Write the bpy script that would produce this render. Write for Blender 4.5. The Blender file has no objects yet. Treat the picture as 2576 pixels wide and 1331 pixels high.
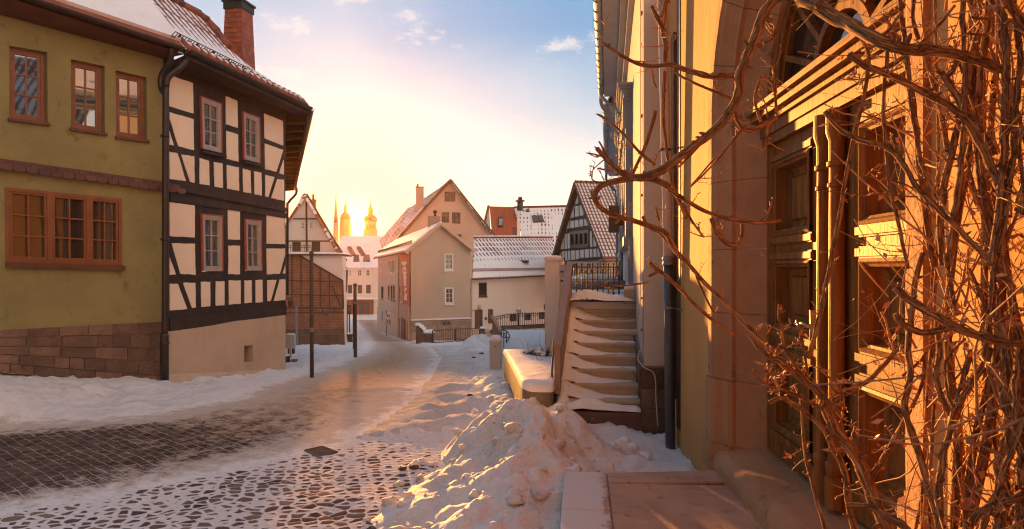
import bpy, bmesh, math, random
import numpy as np
from mathutils import Vector, noise as mn
from mathutils.geometry import tessellate_polygon

random.seed(7)
F, CX, HY, EYE = 1600.0, 1288.0, 673.0, 2.0      # focal length and horizon of the photograph (2576 px wide frame)
SUN_AZ, SUN_EL = math.radians(-13.7), math.radians(3.9)
scene = bpy.context.scene
COL = scene.collection


def P(px, py, Y):
    return Vector(((px - CX) / F * Y, Y, EYE + (HY - py) / F * Y))


def zm(x0, y0, k):
    return lambda x, y: (x0 + k * x, y0 + k * y)


A_ = zm(0, 0, .501)
B_ = zm(0, 666.6, .4988)
C_ = zm(691.8, 440.2, .378)
Za = zm(402.5, 0, .2363)
Zb = zm(402.5, 289.3, .2363)
W_ = zm(0, 440.2, .2835)
G1 = zm(704.4, 478, .1607)
G2 = zm(704.4, 679.2, .2078)
C3 = zm(842.8, 566, .2363)
BG = zm(981.1, 440.2, .1418)
CB = zm(993.7, 723.3, .1418)
LH = zm(1163.5, 628.9, .1985)
RT = zm(1195, 490.6, .1416)
D4 = zm(1195, 408.8, .378)
V0 = zm(1446.5, 0, .5007)
V1 = zm(1949.7, 0, .5007)
V2 = zm(1949.7, 666.7, .4991)
V3 = zm(1886.8, 880.5, .3384)
V4 = zm(1509.4, 408.8, .2836)


class Wall:
    """vertical plane: u runs to the right along it, n points out of it"""
    def __init__(s, ox, oy, az=None, u=None):
        s.ox, s.oy = ox, oy
        if u is None:
            a = math.radians(az)
            u = (math.sin(a), math.cos(a))
        s.ux, s.uy = u
        s.nx, s.ny = u[1], -u[0]

    def off(s, d):
        return Wall(s.ox + s.nx * d, s.oy + s.ny * d, u=(s.ux, s.uy))

    def t(s, px):
        k = (px - CX) / F
        return (k * s.oy - s.ox) / (s.ux - k * s.uy)

    def tz(s, px, py, n=0):
        if n:
            s = s.off(n)
        t = s.t(px)
        return (t, EYE + (HY - py) / F * (s.oy + s.uy * t))

    def w(s, t, z, n=0):
        return Vector((s.ox + s.ux * t + s.nx * n, s.oy + s.uy * t + s.ny * n, z))

    def q(s, pts, n=0):
        return [s.tz(x, y, n) for x, y in pts]


def wloc(o):
    v = Vector((0, 0, 0))
    while o is not None:
        v = v + o.location
        o = o.parent
    return v


class MB:
    def __init__(s):
        s.v, s.f, s.uv = [], [], []

    def face(s, pts, uv=None):
        i = len(s.v)
        s.v += [Vector(p) for p in pts]
        s.f.append(tuple(range(i, i + len(pts))))
        s.uv.append(uv)

    def idx(s, verts, faces, uvs=None):
        i = len(s.v)
        s.v += [Vector(p) for p in verts]
        for k, f in enumerate(faces):
            s.f.append(tuple(a + i for a in f))
            s.uv.append(uvs[k] if uvs else None)

    def prism(s, W, pts, n0, n1, back=True):
        m = len(pts)
        v = [W.w(t, z, n1) for t, z in pts] + [W.w(t, z, n0) for t, z in pts]
        fs = [tuple(range(m))]
        uv = [list(pts)]
        if back:
            fs.append(tuple(range(2 * m - 1, m - 1, -1)))
            uv.append(list(reversed(pts)))
        for i in range(m):
            j = (i + 1) % m
            fs.append((i, m + i, m + j, j))
            a, b = pts[i], pts[j]
            d = n1 - n0
            if abs(a[0] - b[0]) < abs(a[1] - b[1]):
                uv.append([(a[0], a[1]), (a[0] + d, a[1]), (b[0] + d, b[1]), (b[0], b[1])])
            else:
                uv.append([(a[0], a[1]), (a[0], a[1] + d), (b[0], b[1] + d), (b[0], b[1])])
        s.idx(v, fs, uv)

    def box(s, W, t0, t1, z0, z1, n0, n1):
        s.prism(W, [(t0, z0), (t1, z0), (t1, z1), (t0, z1)], n0, n1)

    def holed(s, W, outer, holes, n0, n1, depth):
        """front face at n1 with holes whose reveals go back by depth; solid slab n0..n1 outside"""
        loops = [outer] + holes
        flat = [p for l in loops for p in l]
        tris = tessellate_polygon([[Vector((a, b, 0)) for a, b in l] for l in loops])
        v = [W.w(a, b, n1) for a, b in flat]
        s.idx(v, [tuple(t) for t in tris], [[flat[i] for i in t] for t in tris])
        m = len(outer)
        for i in range(m):
            a, b = outer[i], outer[(i + 1) % m]
            s.face([W.w(*a, n1), W.w(*a, n0), W.w(*b, n0), W.w(*b, n1)], [a, (a[0] + .1, a[1]), (b[0] + .1, b[1]), b])
        for h in holes:
            for i in range(len(h)):
                a, b = h[i], h[(i + 1) % len(h)]
                s.face([W.w(*a, n1), W.w(*a, n1 - depth), W.w(*b, n1 - depth), W.w(*b, n1)],
                       [a, (a[0] + depth, a[1]), (b[0] + depth, b[1]), b])

    def wbox(s, c, size, rot=0, taper=1.0):
        """world box: c = centre of the base, size, rotation about z"""
        x, y, z = size[0] / 2, size[1] / 2, size[2]
        ca, sa = math.cos(rot), math.sin(rot)
        v = []
        for zz, k in ((0, 1.0), (z, taper)):
            for a, b in ((-x, -y), (x, -y), (x, y), (-x, y)):
                a, b = a * k, b * k
                v.append(Vector((c[0] + a * ca - b * sa, c[1] + a * sa + b * ca, c[2] + zz)))
        s.idx(v, [(3, 2, 1, 0), (4, 5, 6, 7), (0, 1, 5, 4), (1, 2, 6, 5), (2, 3, 7, 6), (3, 0, 4, 7)])

    def slab(s, pts, th, uv0=(0, 0)):
        """roof slab: pts = eave left, eave right, ridge right .. ridge left; thickness goes down along the normal"""
        pts = [Vector(p) for p in pts]
        e = (pts[1] - pts[0]).normalized()
        n = (pts[1] - pts[0]).cross(pts[-1] - pts[0]).normalized()
        if n.z < 0:
            n = -n
        up = n.cross(e)
        if up.z < 0:
            up = -up
        uv = [((p - pts[0]).dot(e) + uv0[0], (p - pts[0]).dot(up) + uv0[1]) for p in pts]
        lo = [p - n * th for p in pts]
        m = len(pts)
        fs = [tuple(range(m)), tuple(range(2 * m - 1, m - 1, -1))]
        us = [uv, list(reversed(uv))]
        for i in range(m):
            j = (i + 1) % m
            fs.append((i, m + i, m + j, j))
            us.append([uv[i], uv[i], uv[j], uv[j]])
        s.idx(pts + lo, fs, us)
        return n

    def tube(s, pts, r, sides=8, cap=True):
        pts = [Vector(p) for p in pts]
        n = len(pts)
        rr = r if isinstance(r, (list, tuple)) else [r] * n
        t0 = (pts[1] - pts[0]).normalized()
        a = t0.orthogonal().normalized()
        base = len(s.v)
        ln = [0.0]
        for i in range(1, n):
            ln.append(ln[-1] + (pts[i] - pts[i - 1]).length)
        cir = 6.283 * max(rr)
        for i, p in enumerate(pts):
            t = (pts[min(i + 1, n - 1)] - pts[max(i - 1, 0)]).normalized()
            a = (a - t * a.dot(t))
            a = a.normalized() if a.length > 1e-6 else t.orthogonal().normalized()
            b = t.cross(a)
            for k in range(sides):
                g = 2 * math.pi * k / sides
                s.v.append(p + (a * math.cos(g) + b * math.sin(g)) * rr[i])
        for i in range(n - 1):
            for k in range(sides):
                k2 = (k + 1) % sides
                s.f.append((base + i * sides + k, base + i * sides + k2, base + (i + 1) * sides + k2, base + (i + 1) * sides + k))
                u0, u1 = cir * k / sides, cir * (k + 1) / sides
                s.uv.append([(u0, ln[i]), (u1, ln[i]), (u1, ln[i + 1]), (u0, ln[i + 1])])
        if cap:
            s.f.append(tuple(base + k for k in range(sides - 1, -1, -1)))
            s.uv.append(None)
            s.f.append(tuple(base + (n - 1) * sides + k for k in range(sides)))
            s.uv.append(None)

    def bar(s, a, b, w, h=None, up=Vector((0, 0, 1))):
        """square bar between two points"""
        a, b = Vector(a), Vector(b)
        h = h or w
        d = (b - a).normalized()
        x = d.cross(up)
        if x.length < 1e-4:
            x = d.cross(Vector((1, 0, 0)))
        x.normalize()
        y = x.cross(d).normalized()
        c = [(-1, -1), (1, -1), (1, 1), (-1, 1)]
        v = [p + x * (i * w / 2) + y * (j * h / 2) for p in (a, b) for i, j in c]
        s.idx(v, [(3, 2, 1, 0), (4, 5, 6, 7), (0, 1, 5, 4), (1, 2, 6, 5), (2, 3, 7, 6), (3, 0, 4, 7)])

    def lathe(s, c, prof, seg=16):
        base = len(s.v)
        for r, z in prof:
            for k in range(seg):
                g = 2 * math.pi * k / seg
                s.v.append(Vector((c[0] + r * math.cos(g), c[1] + r * math.sin(g), c[2] + z)))
        for i in range(len(prof) - 1):
            for k in range(seg):
                k2 = (k + 1) % seg
                s.f.append((base + i * seg + k, base + i * seg + k2, base + (i + 1) * seg + k2, base + (i + 1) * seg + k))
                s.uv.append(None)
        s.f.append(tuple(base + k for k in range(seg - 1, -1, -1)))
        s.uv.append(None)
        s.f.append(tuple(base + (len(prof) - 1) * seg + k for k in range(seg)))
        s.uv.append(None)

    def blob(s, c, rad, sub=2, amp=.25, fr=1.6, seed=0):
        bm = bmesh.new()
        bmesh.ops.create_icosphere(bm, subdivisions=sub, radius=1)
        off = Vector((seed * 3.1, seed * 1.7, seed * .9))
        vs = []
        for v in bm.verts:
            d = 1 + amp * mn.noise(v.co * fr + off) * 1.6
            vs.append(Vector((c[0] + v.co.x * rad[0] * d, c[1] + v.co.y * rad[1] * d, c[2] + v.co.z * rad[2] * d)))
        s.idx(vs, [tuple(v.index for v in f.verts) for f in bm.faces])
        bm.free()

    def dome(s, c, sx, sy, h, rot=0, n=10, amp=.2, seed=0, lip=.0):
        """a pillow of snow lying on a rectangle"""
        ca, sa = math.cos(rot), math.sin(rot)
        vs, fs = [], []
        for j in range(n + 1):
            for i in range(n + 1):
                a, b = -1 + 2 * i / n, -1 + 2 * j / n
                k = (1 - abs(a) ** 4) * (1 - abs(b) ** 4)
                z = h * (k ** .5) * (1 + amp * mn.noise(Vector((a * 1.5 + seed, b * 1.5, seed * .37))) * 1.5)
                x, y = a * (sx / 2 + lip), b * (sy / 2 + lip)
                vs.append((c[0] + x * ca - y * sa, c[1] + x * sa + y * ca, c[2] + z))
        for j in range(n):
            for i in range(n):
                q = j * (n + 1) + i
                fs.append((q, q + 1, q + n + 2, q + n + 1))
        m = len(vs)
        rim = [i for i in range(n + 1)] + [(j * (n + 1) + n) for j in range(1, n + 1)] + [n * (n + 1) + i for i in range(n - 1, -1, -1)] + [j * (n + 1) for j in range(n - 1, 0, -1)]
        fs.append(tuple(reversed(rim)))
        s.idx(vs, fs)

    def build(s, name, mat, parent=None, smooth=False, kind=None, label=None, cat=None, group=None, loc=None, fix=True):
        me = bpy.data.meshes.new(name)
        o = bpy.data.objects.new(name, me)
        COL.objects.link(o)
        base = wloc(parent) if parent else Vector((0, 0, 0))
        if parent:
            o.parent = parent
        if loc is not None:
            o.location = Vector(loc) - base
            base = Vector(loc)
        me.from_pydata([tuple(p - base) for p in s.v], [], s.f)
        if any(u is not None for u in s.uv):
            l = me.uv_layers.new(name='UVMap')
            for pol, u in zip(me.polygons, s.uv):
                if u:
                    for k, li in enumerate(pol.loop_indices):
                        l.data[li].uv = u[k]
        if fix:
            bm = bmesh.new()
            bm.from_mesh(me)
            bmesh.ops.recalc_face_normals(bm, faces=bm.faces)
            bm.to_mesh(me)
            bm.free()
        if smooth:
            me.polygons.foreach_set('use_smooth', [True] * len(me.polygons))
        me.materials.append(mat)
        if kind:
            o['kind'] = kind
        tag(o, label, cat, group)
        return o


def tag(o, label=None, cat=None, group=None):
    if label:
        o['label'] = label
    if cat:
        o['category'] = cat
    if group:
        o['group'] = group
    return o


def thing(name, label, cat, loc, group=None):
    o = bpy.data.objects.new(name, None)
    COL.objects.link(o)
    o.location = loc
    o.empty_display_size = .2
    return tag(o, label, cat, group)


def smooth_path(pts, sub=5):
    """Catmull-Rom through points given as vectors of any length"""
    pts = [np.array(p, float) for p in pts]
    out = []
    n = len(pts)
    for i in range(n - 1):
        p0, p1, p2, p3 = pts[max(i - 1, 0)], pts[i], pts[i + 1], pts[min(i + 2, n - 1)]
        for k in range(sub):
            t = k / sub
            out.append(.5 * ((2 * p1) + (-p0 + p2) * t + (2 * p0 - 5 * p1 + 4 * p2 - p3) * t * t + (-p0 + 3 * p1 - 3 * p2 + p3) * t ** 3))
    out.append(pts[-1])
    return out


# ------------------------------------------------------------------ materials
class T:
    def __init__(s, name):
        s.m = bpy.data.materials.new(name)
        s.m.use_nodes = True
        s.nt = s.m.node_tree
        s.b = s.nt.nodes['Principled BSDF']
        s.out = s.nt.nodes['Material Output']

    def n(s, typ, attrs=None, **ins):
        nd = s.nt.nodes.new('ShaderNode' + typ)
        for k, v in (attrs or {}).items():
            setattr(nd, k, v)
        for k, v in ins.items():
            key = int(k[1:]) if k[0] == '_' else k.replace('_', ' ')
            s.set(nd.inputs[key], v)
        return nd

    def set(s, sock, v):
        if isinstance(v, bpy.types.NodeSocket):
            s.nt.links.new(v, sock)
        elif isinstance(v, (tuple, list)) and len(v) == 3 and sock.type == 'RGBA':
            sock.default_value = (*v, 1)
        else:
            sock.default_value = v

    def coord(s, kind='Object', sc=(1, 1, 1), rot=(0, 0, 0)):
        c = s.n('TexCoord').outputs[kind]
        if sc != (1, 1, 1) or rot != (0, 0, 0):
            c = s.n('Mapping', Vector=c, Scale=sc, Rotation=rot).outputs[0]
        return c

    def noise(s, scale, detail=4, rough=.55, vec=None, dist=0):
        return s.n('TexNoise', Vector=vec if vec is not None else s.coord(), Scale=scale, Detail=detail, Roughness=rough, Distortion=dist).outputs[0]

    def math(s, op, a, b=0.0, c=0.0, clamp=False):
        return s.n('Math', {'operation': op, 'use_clamp': clamp}, _0=a, _1=b, _2=c).outputs[0]

    def mapr(s, v, a, b, c=0.0, d=1.0, interp='SMOOTHSTEP'):
        return s.n('MapRange', {'interpolation_type': interp}, Value=v, _1=a, _2=b, _3=c, _4=d).outputs[0]

    def mix(s, f, a, b, mode='MIX'):
        nd = s.n('Mix', {'data_type': 'RGBA', 'blend_type': mode})
        s.set(nd.inputs[0], f)
        s.set(nd.inputs[6], a)
        s.set(nd.inputs[7], b)
        return nd.outputs[2]

    def island(s):
        return s.n('NewGeometry').outputs['Random Per Island']

    def attr(s, name):
        return s.n('Attribute', {'attribute_name': name}).outputs['Fac']

    def bump(s, h, strength=.3, dist=.02, normal=None):
        nd = s.n('Bump', Strength=strength, Distance=dist, Height=h)
        if normal is not None:
            s.set(nd.inputs['Normal'], normal)
        return nd.outputs[0]

    def done(s, col=None, rough=None, normal=None, **kw):
        if col is not None:
            s.set(s.b.inputs['Base Color'], col)
        if rough is not None:
            s.set(s.b.inputs['Roughness'], rough)
        if normal is not None:
            s.set(s.b.inputs['Normal'], normal)
        for k, v in kw.items():
            s.set(s.b.inputs[k.replace('_', ' ')], v)
        return s.m


def surf(name, c1, c2, scale=3, rough=.8, bs=40, bstr=.25, bdist=.01, isl=0.0, stretch=(1, 1, 1), c3=None, s3=12, t3=.6, **kw):
    t = T(name)
    vec = t.coord('Object', stretch)
    f = t.mapr(t.noise(scale, 6, .62, vec), .32, .68)
    col = t.mix(f, c1, c2)
    if c3:
        g = t.mapr(t.noise(s3, 8, .7, vec), t3, t3 + .1)
        col = t.mix(g, col, c3)
    if isl:
        k = t.mapr(t.island(), 0, 1, 1 - isl, 1 + isl, 'LINEAR')
        col = t.mix(1.0, col, t.n('CombineColor', Red=k, Green=k, Blue=k).outputs[0], 'MULTIPLY')
    h = t.noise(bs, 5, .65, vec)
    h2 = t.noise(bs * .17, 4, .6, vec)
    nrm = t.bump(h, bstr, bdist)
    nrm = t.bump(h2, bstr, bdist * 3, nrm)
    return t.done(col, rough, nrm, **kw)


MAT = {}
MAT['green'] = surf('green_stucco', (.275, .222, .082), (.22, .176, .068), 1.3, .9, 130, .55, .006, c3=(.17, .14, .045), s3=4, t3=.58)
MAT['cream'] = surf('cream_plaster', (.87, .70, .51), (.82, .64, .455), 1.5, .85, 30, .3, .006, c3=(.70, .54, .40), s3=3, t3=.63)
MAT['white'] = surf('white_plaster', (.74, .68, .62), (.67, .61, .54), .8, .85, 30, .25, .006)
MAT['timber'] = surf('dark_timber', (.045, .026, .015), (.022, .013, .009), 4, .65, 26, .6, .01, stretch=(.6, .6, .6), c3=(.085, .05, .03), s3=9, t3=.58)
MAT['timber2'] = surf('weathered_timber', (.15, .075, .035), (.09, .045, .022), 3, .7, 30, .4, .01)
MAT['redwood'] = surf('red_brown_frame', (.24, .080, .032), (.18, .058, .024), 5, .4, 60, .1, .003)
MAT['redcase'] = surf('red_casing', (.42, .10, .06), (.34, .08, .05), 5, .6, 60, .1, .003)
MAT['brownframe'] = surf('brown_frame', (.115, .05, .024), (.085, .036, .018), 5, .4, 60, .1, .003)
MAT['greyframe'] = surf('grey_frame', (.42, .35, .30), (.36, .30, .25), 5, .5, 60, .1, .003)
MAT['whiteframe'] = surf('white_frame', (.72, .66, .6), (.66, .6, .54), 5, .5, 60, .1, .003)
MAT['fascia'] = surf('fascia_board', (.13, .045, .024), (.09, .032, .018), 3, .6, 40, .3, .005)
MAT['gutter'] = surf('gutter_metal', (.052, .034, .025), (.036, .025, .02), 6, .45, 60, .1, .002, Metallic=.3)
MAT['shingle'] = surf('brown_shingle', (.13, .048, .03), (.09, .034, .022), 4, .75, 60, .3, .005, isl=.22)
MAT['redtile'] = surf('red_tile', (.24, .075, .042), (.17, .05, .03), 4, .75, 60, .3, .005, isl=.25)
MAT['slate'] = surf('chimney_shingle', (.36, .10, .05), (.28, .075, .04), 3, .65, 60, .15, .004, isl=.22, c3=(.14, .06, .045), s3=2.0, t3=.66)
MAT['darkcap'] = surf('dark_metal_cap', (.045, .04, .035), (.03, .028, .026), 4, .5, 30, .2, .004)
MAT['stone'] = surf('plinth_sandstone', (.20, .115, .074), (.13, .076, .052), 3, .9, 30, .7, .02, isl=.30, c3=(.075, .045, .034), s3=5, t3=.58)
MAT['mortar'] = surf('mortar', (.30, .21, .15), (.23, .16, .11), 5, .95, 60, .5, .01)
MAT['plinthplaster'] = surf('plinth_plaster', (.56, .41, .28), (.49, .35, .235), 1.6, .9, 26, .4, .01, c3=(.42, .29, .19), s3=2.5, t3=.6)
MAT['plinthlight'] = surf('plinth_band', (.66, .53, .40), (.58, .44, .32), 2.5, .9, 26, .5, .01)
MAT['pink'] = surf('pink_plaster', (.60, .41, .30), (.53, .35, .25), .35, .9, 20, .25, .006, c3=(.54, .39, .31), s3=.5, t3=.6)
MAT['greywall'] = surf('grey_plaster', (.50, .39, .29), (.44, .335, .25), .3, .9, 20, .2, .006)
MAT['lowwall'] = surf('pale_plaster', (.70, .62, .54), (.64, .56, .48), .3, .9, 20, .2, .006)
MAT['orangewall'] = surf('ochre_plaster', (.54, .28, .085), (.46, .23, .068), 1.6, .85, 45, .35, .006, c3=(.35, .18, .06), s3=3, t3=.60, stretch=(1, 1, .45))
MAT['sandstone'] = surf('carved_sandstone', (.44, .22, .10), (.34, .163, .07), 1.7, .85, 55, .5, .009, c3=(.21, .105, .05), s3=4, t3=.58)
MAT['slabstone'] = surf('landing_slab', (.42, .25, .16), (.34, .195, .125), 1.6, .75, 50, .4, .006, c3=(.22, .13, .09), s3=3, t3=.6, isl=.08)
MAT['door'] = surf('oiled_oak', (.29, .115, .027), (.14, .052, .013), 3, .52, 40, .25, .004, stretch=(6, 6, .5), c3=(.06, .022, .007), s3=6, t3=.6, Specular_IOR_Level=.12)
MAT['blueplaster'] = surf('lilac_plaster', (.60, .51, .46), (.55, .46, .415), 1.0, .9, 90, .4, .005)
MAT['bluegrey'] = surf('blue_grey_paint', (.30, .33, .37), (.25, .28, .32), 2, .55, 40, .1, .004)
MAT['zinc'] = surf('zinc_pipe', (.26, .255, .26), (.20, .20, .21), 3, .42, 30, .1, .003, Metallic=.4)
MAT['zincdark'] = surf('dark_zinc', (.105, .105, .115), (.08, .08, .09), 3, .4, 30, .1, .003, Metallic=.35)
MAT['iron'] = surf('wrought_iron', (.085, .062, .05), (.06, .045, .038), 8, .6, 60, .2, .003, Metallic=.3)
MAT['concrete'] = surf('stair_concrete', (.52, .40, .28), (.44, .335, .235), 2.5, .85, 40, .4, .006, c3=(.27, .205, .145), s3=4, t3=.6)
MAT['concretedark'] = surf('shaded_concrete', (.20, .155, .11), (.14, .105, .075), 3, .9, 40, .5, .008, c3=(.28, .22, .16), s3=5, t3=.6)  # planter side's shade is put into this darker base colour
MAT['granite'] = surf('red_granite', (.16, .075, .055), (.10, .05, .04), 5, .6, 60, .4, .006, c3=(.25, .15, .11), s3=9, t3=.62)
MAT['rail'] = surf('brown_stringer', (.30, .19, .135), (.24, .15, .105), 3, .6, 30, .3, .005)
MAT['pillar'] = surf('white_pillar', (.66, .58, .52), (.60, .52, .46), 1, .85, 30, .25, .006)
MAT['plastic'] = surf('pale_cabinet', (.56, .46, .37), (.50, .41, .33), 2, .5, 20, .05, .002)
MAT['post'] = surf('brown_post', (.085, .048, .03), (.06, .034, .022), 5, .6, 40, .2, .003)
MAT['bin'] = surf('bin_plastic', (.05, .035, .028), (.035, .025, .02), 4, .5, 20, .05, .002)
MAT['churchstone'] = surf('church_stone', (.42, .31, .2), (.35, .26, .17), .08, .9, 1, .2, .05)
MAT['towerroof'] = surf('slate_dome', (.16, .13, .1), (.11, .09, .07), .1, .6, 1, .2, .05)
def make_bark():
    t = T('vine_bark')
    v = t.coord('UV', (1, .12, 1))
    f = t.noise(70, 6, .65, v)
    g = t.noise(16, 5, .6, t.coord('UV', (1, .4, 1)))
    k = t.mapr(t.math('ADD', t.math('MULTIPLY', f, .6), t.math('MULTIPLY', g, .4)), .36, .64)
    col = t.mix(k, (.24, .10, .042), (.58, .285, .115))
    col = t.mix(t.mapr(g, .60, .68), col, (.30, .165, .085))
    big = t.noise(5, 4, .6, t.coord('UV', (1, .5, 1)))
    col = t.mix(t.mapr(big, .52, .64, 0, .75), col, (.30, .195, .12))
    crack = t.mapr(t.math('ABSOLUTE', t.math('SUBTRACT', f, .5)), .0, .035, 1, 0)
    col = t.mix(t.math('MULTIPLY', crack, .55), col, (.07, .028, .013))
    h = t.math('SUBTRACT', t.math('ADD', f, t.math('MULTIPLY', g, 1.8)), t.math('MULTIPLY', crack, .6))
    return t.done(col, .85, t.bump(h, 1.0, .010), Specular_IOR_Level=.2)


MAT['bark'] = make_bark()
MAT['pit'] = surf('pit_dark', (.012, .01, .009), (.008, .007, .006), 4, .9, 20, .1, .002, Specular_IOR_Level=0.0)
MAT['castiron'] = surf('cast_iron', (.17, .125, .10), (.11, .08, .065), 8, .95, 60, .3, .003, Specular_IOR_Level=0.0)
MAT['twig'] = surf('vine_twig', (.46, .225, .092), (.32, .14, .058), 20, .65, 120, .4, .002)
MAT['leaf'] = surf('dry_leaf', (.62, .25, .07), (.44, .13, .035), 12, .6, 60, .2, .002, isl=.35)
MAT['rockdark'] = surf('dark_stone', (.11, .075, .055), (.075, .05, .04), 6, .8, 40, .5, .01)
MAT['shop'] = surf('shop_front', (.30, .11, .065), (.22, .08, .05), 1, .6, 10, .1, .01)
MAT['banner'] = surf('banner_red', (.55, .10, .05), (.47, .085, .045), 3, .8, 30, .1, .003)
MAT['ink'] = surf('banner_white', (.85, .80, .74), (.8, .75, .7), 3, .8, 30, .1, .003)
MAT['signblue'] = surf('sign_blue', (.05, .10, .32), (.045, .09, .28), 3, .5, 30, .1, .003)
MAT['shrub'] = surf('shrub_stem', (.10, .075, .045), (.06, .05, .03), 10, .8, 60, .3, .003)
MAT['brass'] = surf('old_brass', (.55, .36, .14), (.42, .26, .10), 8, .35, 60, .1, .002, Metallic=.9)
MAT['glowglass'] = surf('lamp_glass', (.5, .45, .38), (.45, .4, .34), 6, .3, 60, .05, .002)


def make_glass(name, dark, spec, warp=.02, rough=.03):
    t = T(name)
    h = t.noise(1.0, 1, .5)
    return t.done(dark, rough, t.bump(h, .25, warp * .5), IOR=spec)


MAT['glass'] = make_glass('reflecting_pane', (.035, .026, .02), 1.95)
MAT['glassblue'] = make_glass('sky_pane', (.03, .03, .032), 3.4, .03)
MAT['glassfar'] = make_glass('far_pane', (.10, .075, .055), 1.8)
MAT['curtain'] = surf('curtain', (.62, .50, .40), (.40, .31, .24), 9, .9, 20, .3, .01, stretch=(3, 3, .12))


def make_snow(name, c1, c2, fine=26, bstr=.45, dirt=None, coarse=3.0):
    t = T(name)
    vec = t.coord()
    col = t.mix(t.mapr(t.noise(1.7, 5, .6, vec), .35, .7), c1, c2)
    if dirt:
        sp = t.mapr(t.noise(30, 6, .75, vec), .66, .72)
        col = t.mix(sp, col, dirt)
    h = t.noise(fine, 7, .68, vec)
    h2 = t.noise(coarse, 5, .6, vec)
    nrm = t.bump(h, bstr, .02)
    nrm = t.bump(h2, bstr, .10, nrm)
    return t.done(col, .75, nrm, Subsurface_Weight=.0)


MAT['snow'] = make_snow('snow', (.86, .82, .80), (.79, .74, .72))
MAT['snowheap'] = make_snow('ploughed_snow', (.85, .78, .73), (.70, .61, .54), 38, .9, (.40, .31, .25))
MAT['roofsnow'] = make_snow('roof_snow', (.86, .82, .80), (.80, .75, .73), 8, .3)


def make_tileroof(name, tw, th, wide, tall, cover, vary, tile=(.20, .06, .035), snow=(.84, .80, .78), row=.16, sm=.55, grad=None):
    """clay tiles with snow on them: the front edges and the troughs of the tiles stay bare where the snow is thin"""
    t = T(name)
    uv = t.n('SeparateXYZ', Vector=t.coord('UV'))
    u = t.math('FRACT', t.math('DIVIDE', uv.outputs[0], tw))
    v = t.math('FRACT', t.math('DIVIDE', uv.outputs[1], th))
    big = t.noise(.55, 4, .6, t.coord('UV'))
    small = t.noise(7, 3, .6, t.coord('UV'))
    k = t.math('ADD', t.math('MULTIPLY', t.math('SUBTRACT', big, .5), vary), t.math('MULTIPLY', t.math('SUBTRACT', small, .5), sm))
    k = t.math('SUBTRACT', k, cover)                       # > 0: bare, < 0: covered
    if grad:
        k = t.math('ADD', k, t.mapr(uv.outputs[1], *grad))
    du = t.math('ABSOLUTE', t.math('SUBTRACT', u, .5))     # distance from the trough
    e = t.math('SUBTRACT', wide, du)
    g = t.math('SUBTRACT', tall, v)
    s = t.math('ADD', t.math('MINIMUM', t.math('MULTIPLY', e, 2.0), g), k)
    bare = t.mapr(s, -.04, .05)
    edge = t.math('SUBTRACT', row, v)
    bare2 = t.mapr(t.math('ADD', edge, t.math('MULTIPLY', k, .8)), -.03, .04)
    bare = t.math('MAXIMUM', bare, bare2)
    iv = t.noise(1.7, 3, .6, t.coord('UV', (1 / tw * .7, 1 / th * .7, 1)))
    tc = t.mix(iv, tile, tuple(c * 1.6 for c in tile))
    col = t.mix(bare, snow, tc)
    h = t.math('ADD', t.math('COSINE', t.math('MULTIPLY', du, 6.2832)), t.math('MULTIPLY', t.math('SUBTRACT', 1.0, v), 1.2))
    hs = t.math('ADD', t.math('MULTIPLY', h, .25), t.math('MULTIPLY', t.math('SUBTRACT', 1.0, bare), 1.2))
    return t.done(col, .8, t.bump(hs, .7, .035))


MAT['tile_left'] = make_tileroof('tile_roof_left', .21, .33, .19, .98, .10, 1.5, row=.03, grad=(.2, 1.3, -.28, .22))
MAT['tile_low'] = make_tileroof('tile_roof_low', .36, .52, .19, .66, .02, .9, (.16, .055, .035), row=-.5, sm=.2, grad=(1.0, 2.6, -.34, .10))
MAT['tile_gable'] = make_tileroof('tile_roof_gable', .25, .33, .17, .95, -.12, .5, (.19, .07, .045), (.74, .66, .60))
MAT['tile_far'] = make_tileroof('tile_roof_far', .50, .75, .19, .66, .20, 2.2, row=-.5, sm=.3)
MAT['tile_bare'] = make_tileroof('tile_roof_bare', .30, .40, .5, 1.2, -1.3, .2, (.27, .075, .035))
MAT['tile_big'] = make_tileroof('tile_roof_big', .28, .5, .25, .95, .0, 2.0, (.23, .09, .05))
MAT['tile_snowy'] = make_tileroof('tile_roof_snowy', .28, .42, .12, .4, .30, 1.2)


def make_brick(name, c1, c2, mortar, bw, bh, ms=.012, uvrot=0):
    t = T(name)
    vec = t.coord('UV')
    br = t.n('TexBrick', {'offset': .5}, Vector=vec, Color1=c1, Color2=c2, Mortar=mortar, Scale=1.0, Mortar_Size=ms, Mortar_Smooth=.2, Bias=0.0, Brick_Width=bw, Row_Height=bh)
    n = t.noise(2.2, 5, .65, vec)
    col = t.mix(t.mapr(n, .35, .7, 0, .6), br.outputs[0], tuple(c * .55 for c in c1))
    h = t.math('SUBTRACT', t.noise(20, 4, .6, vec), t.math('MULTIPLY', br.outputs[1], 1.5))
    return t.done(col, .85, t.bump(h, .5, .012))


MAT['brick'] = make_brick('brick_infill', (.33, .13, .065), (.24, .09, .05), (.36, .25, .17), .26, .085)
MAT['rubble'] = make_brick('rubble_stone', (.42, .29, .20), (.30, .19, .125), (.46, .36, .27), .62, .36, .02)
MAT['brickstone'] = make_brick('grey_stone_course', (.20, .125, .08), (.14, .088, .06), (.22, .15, .1), .8, .4, .02)


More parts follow.
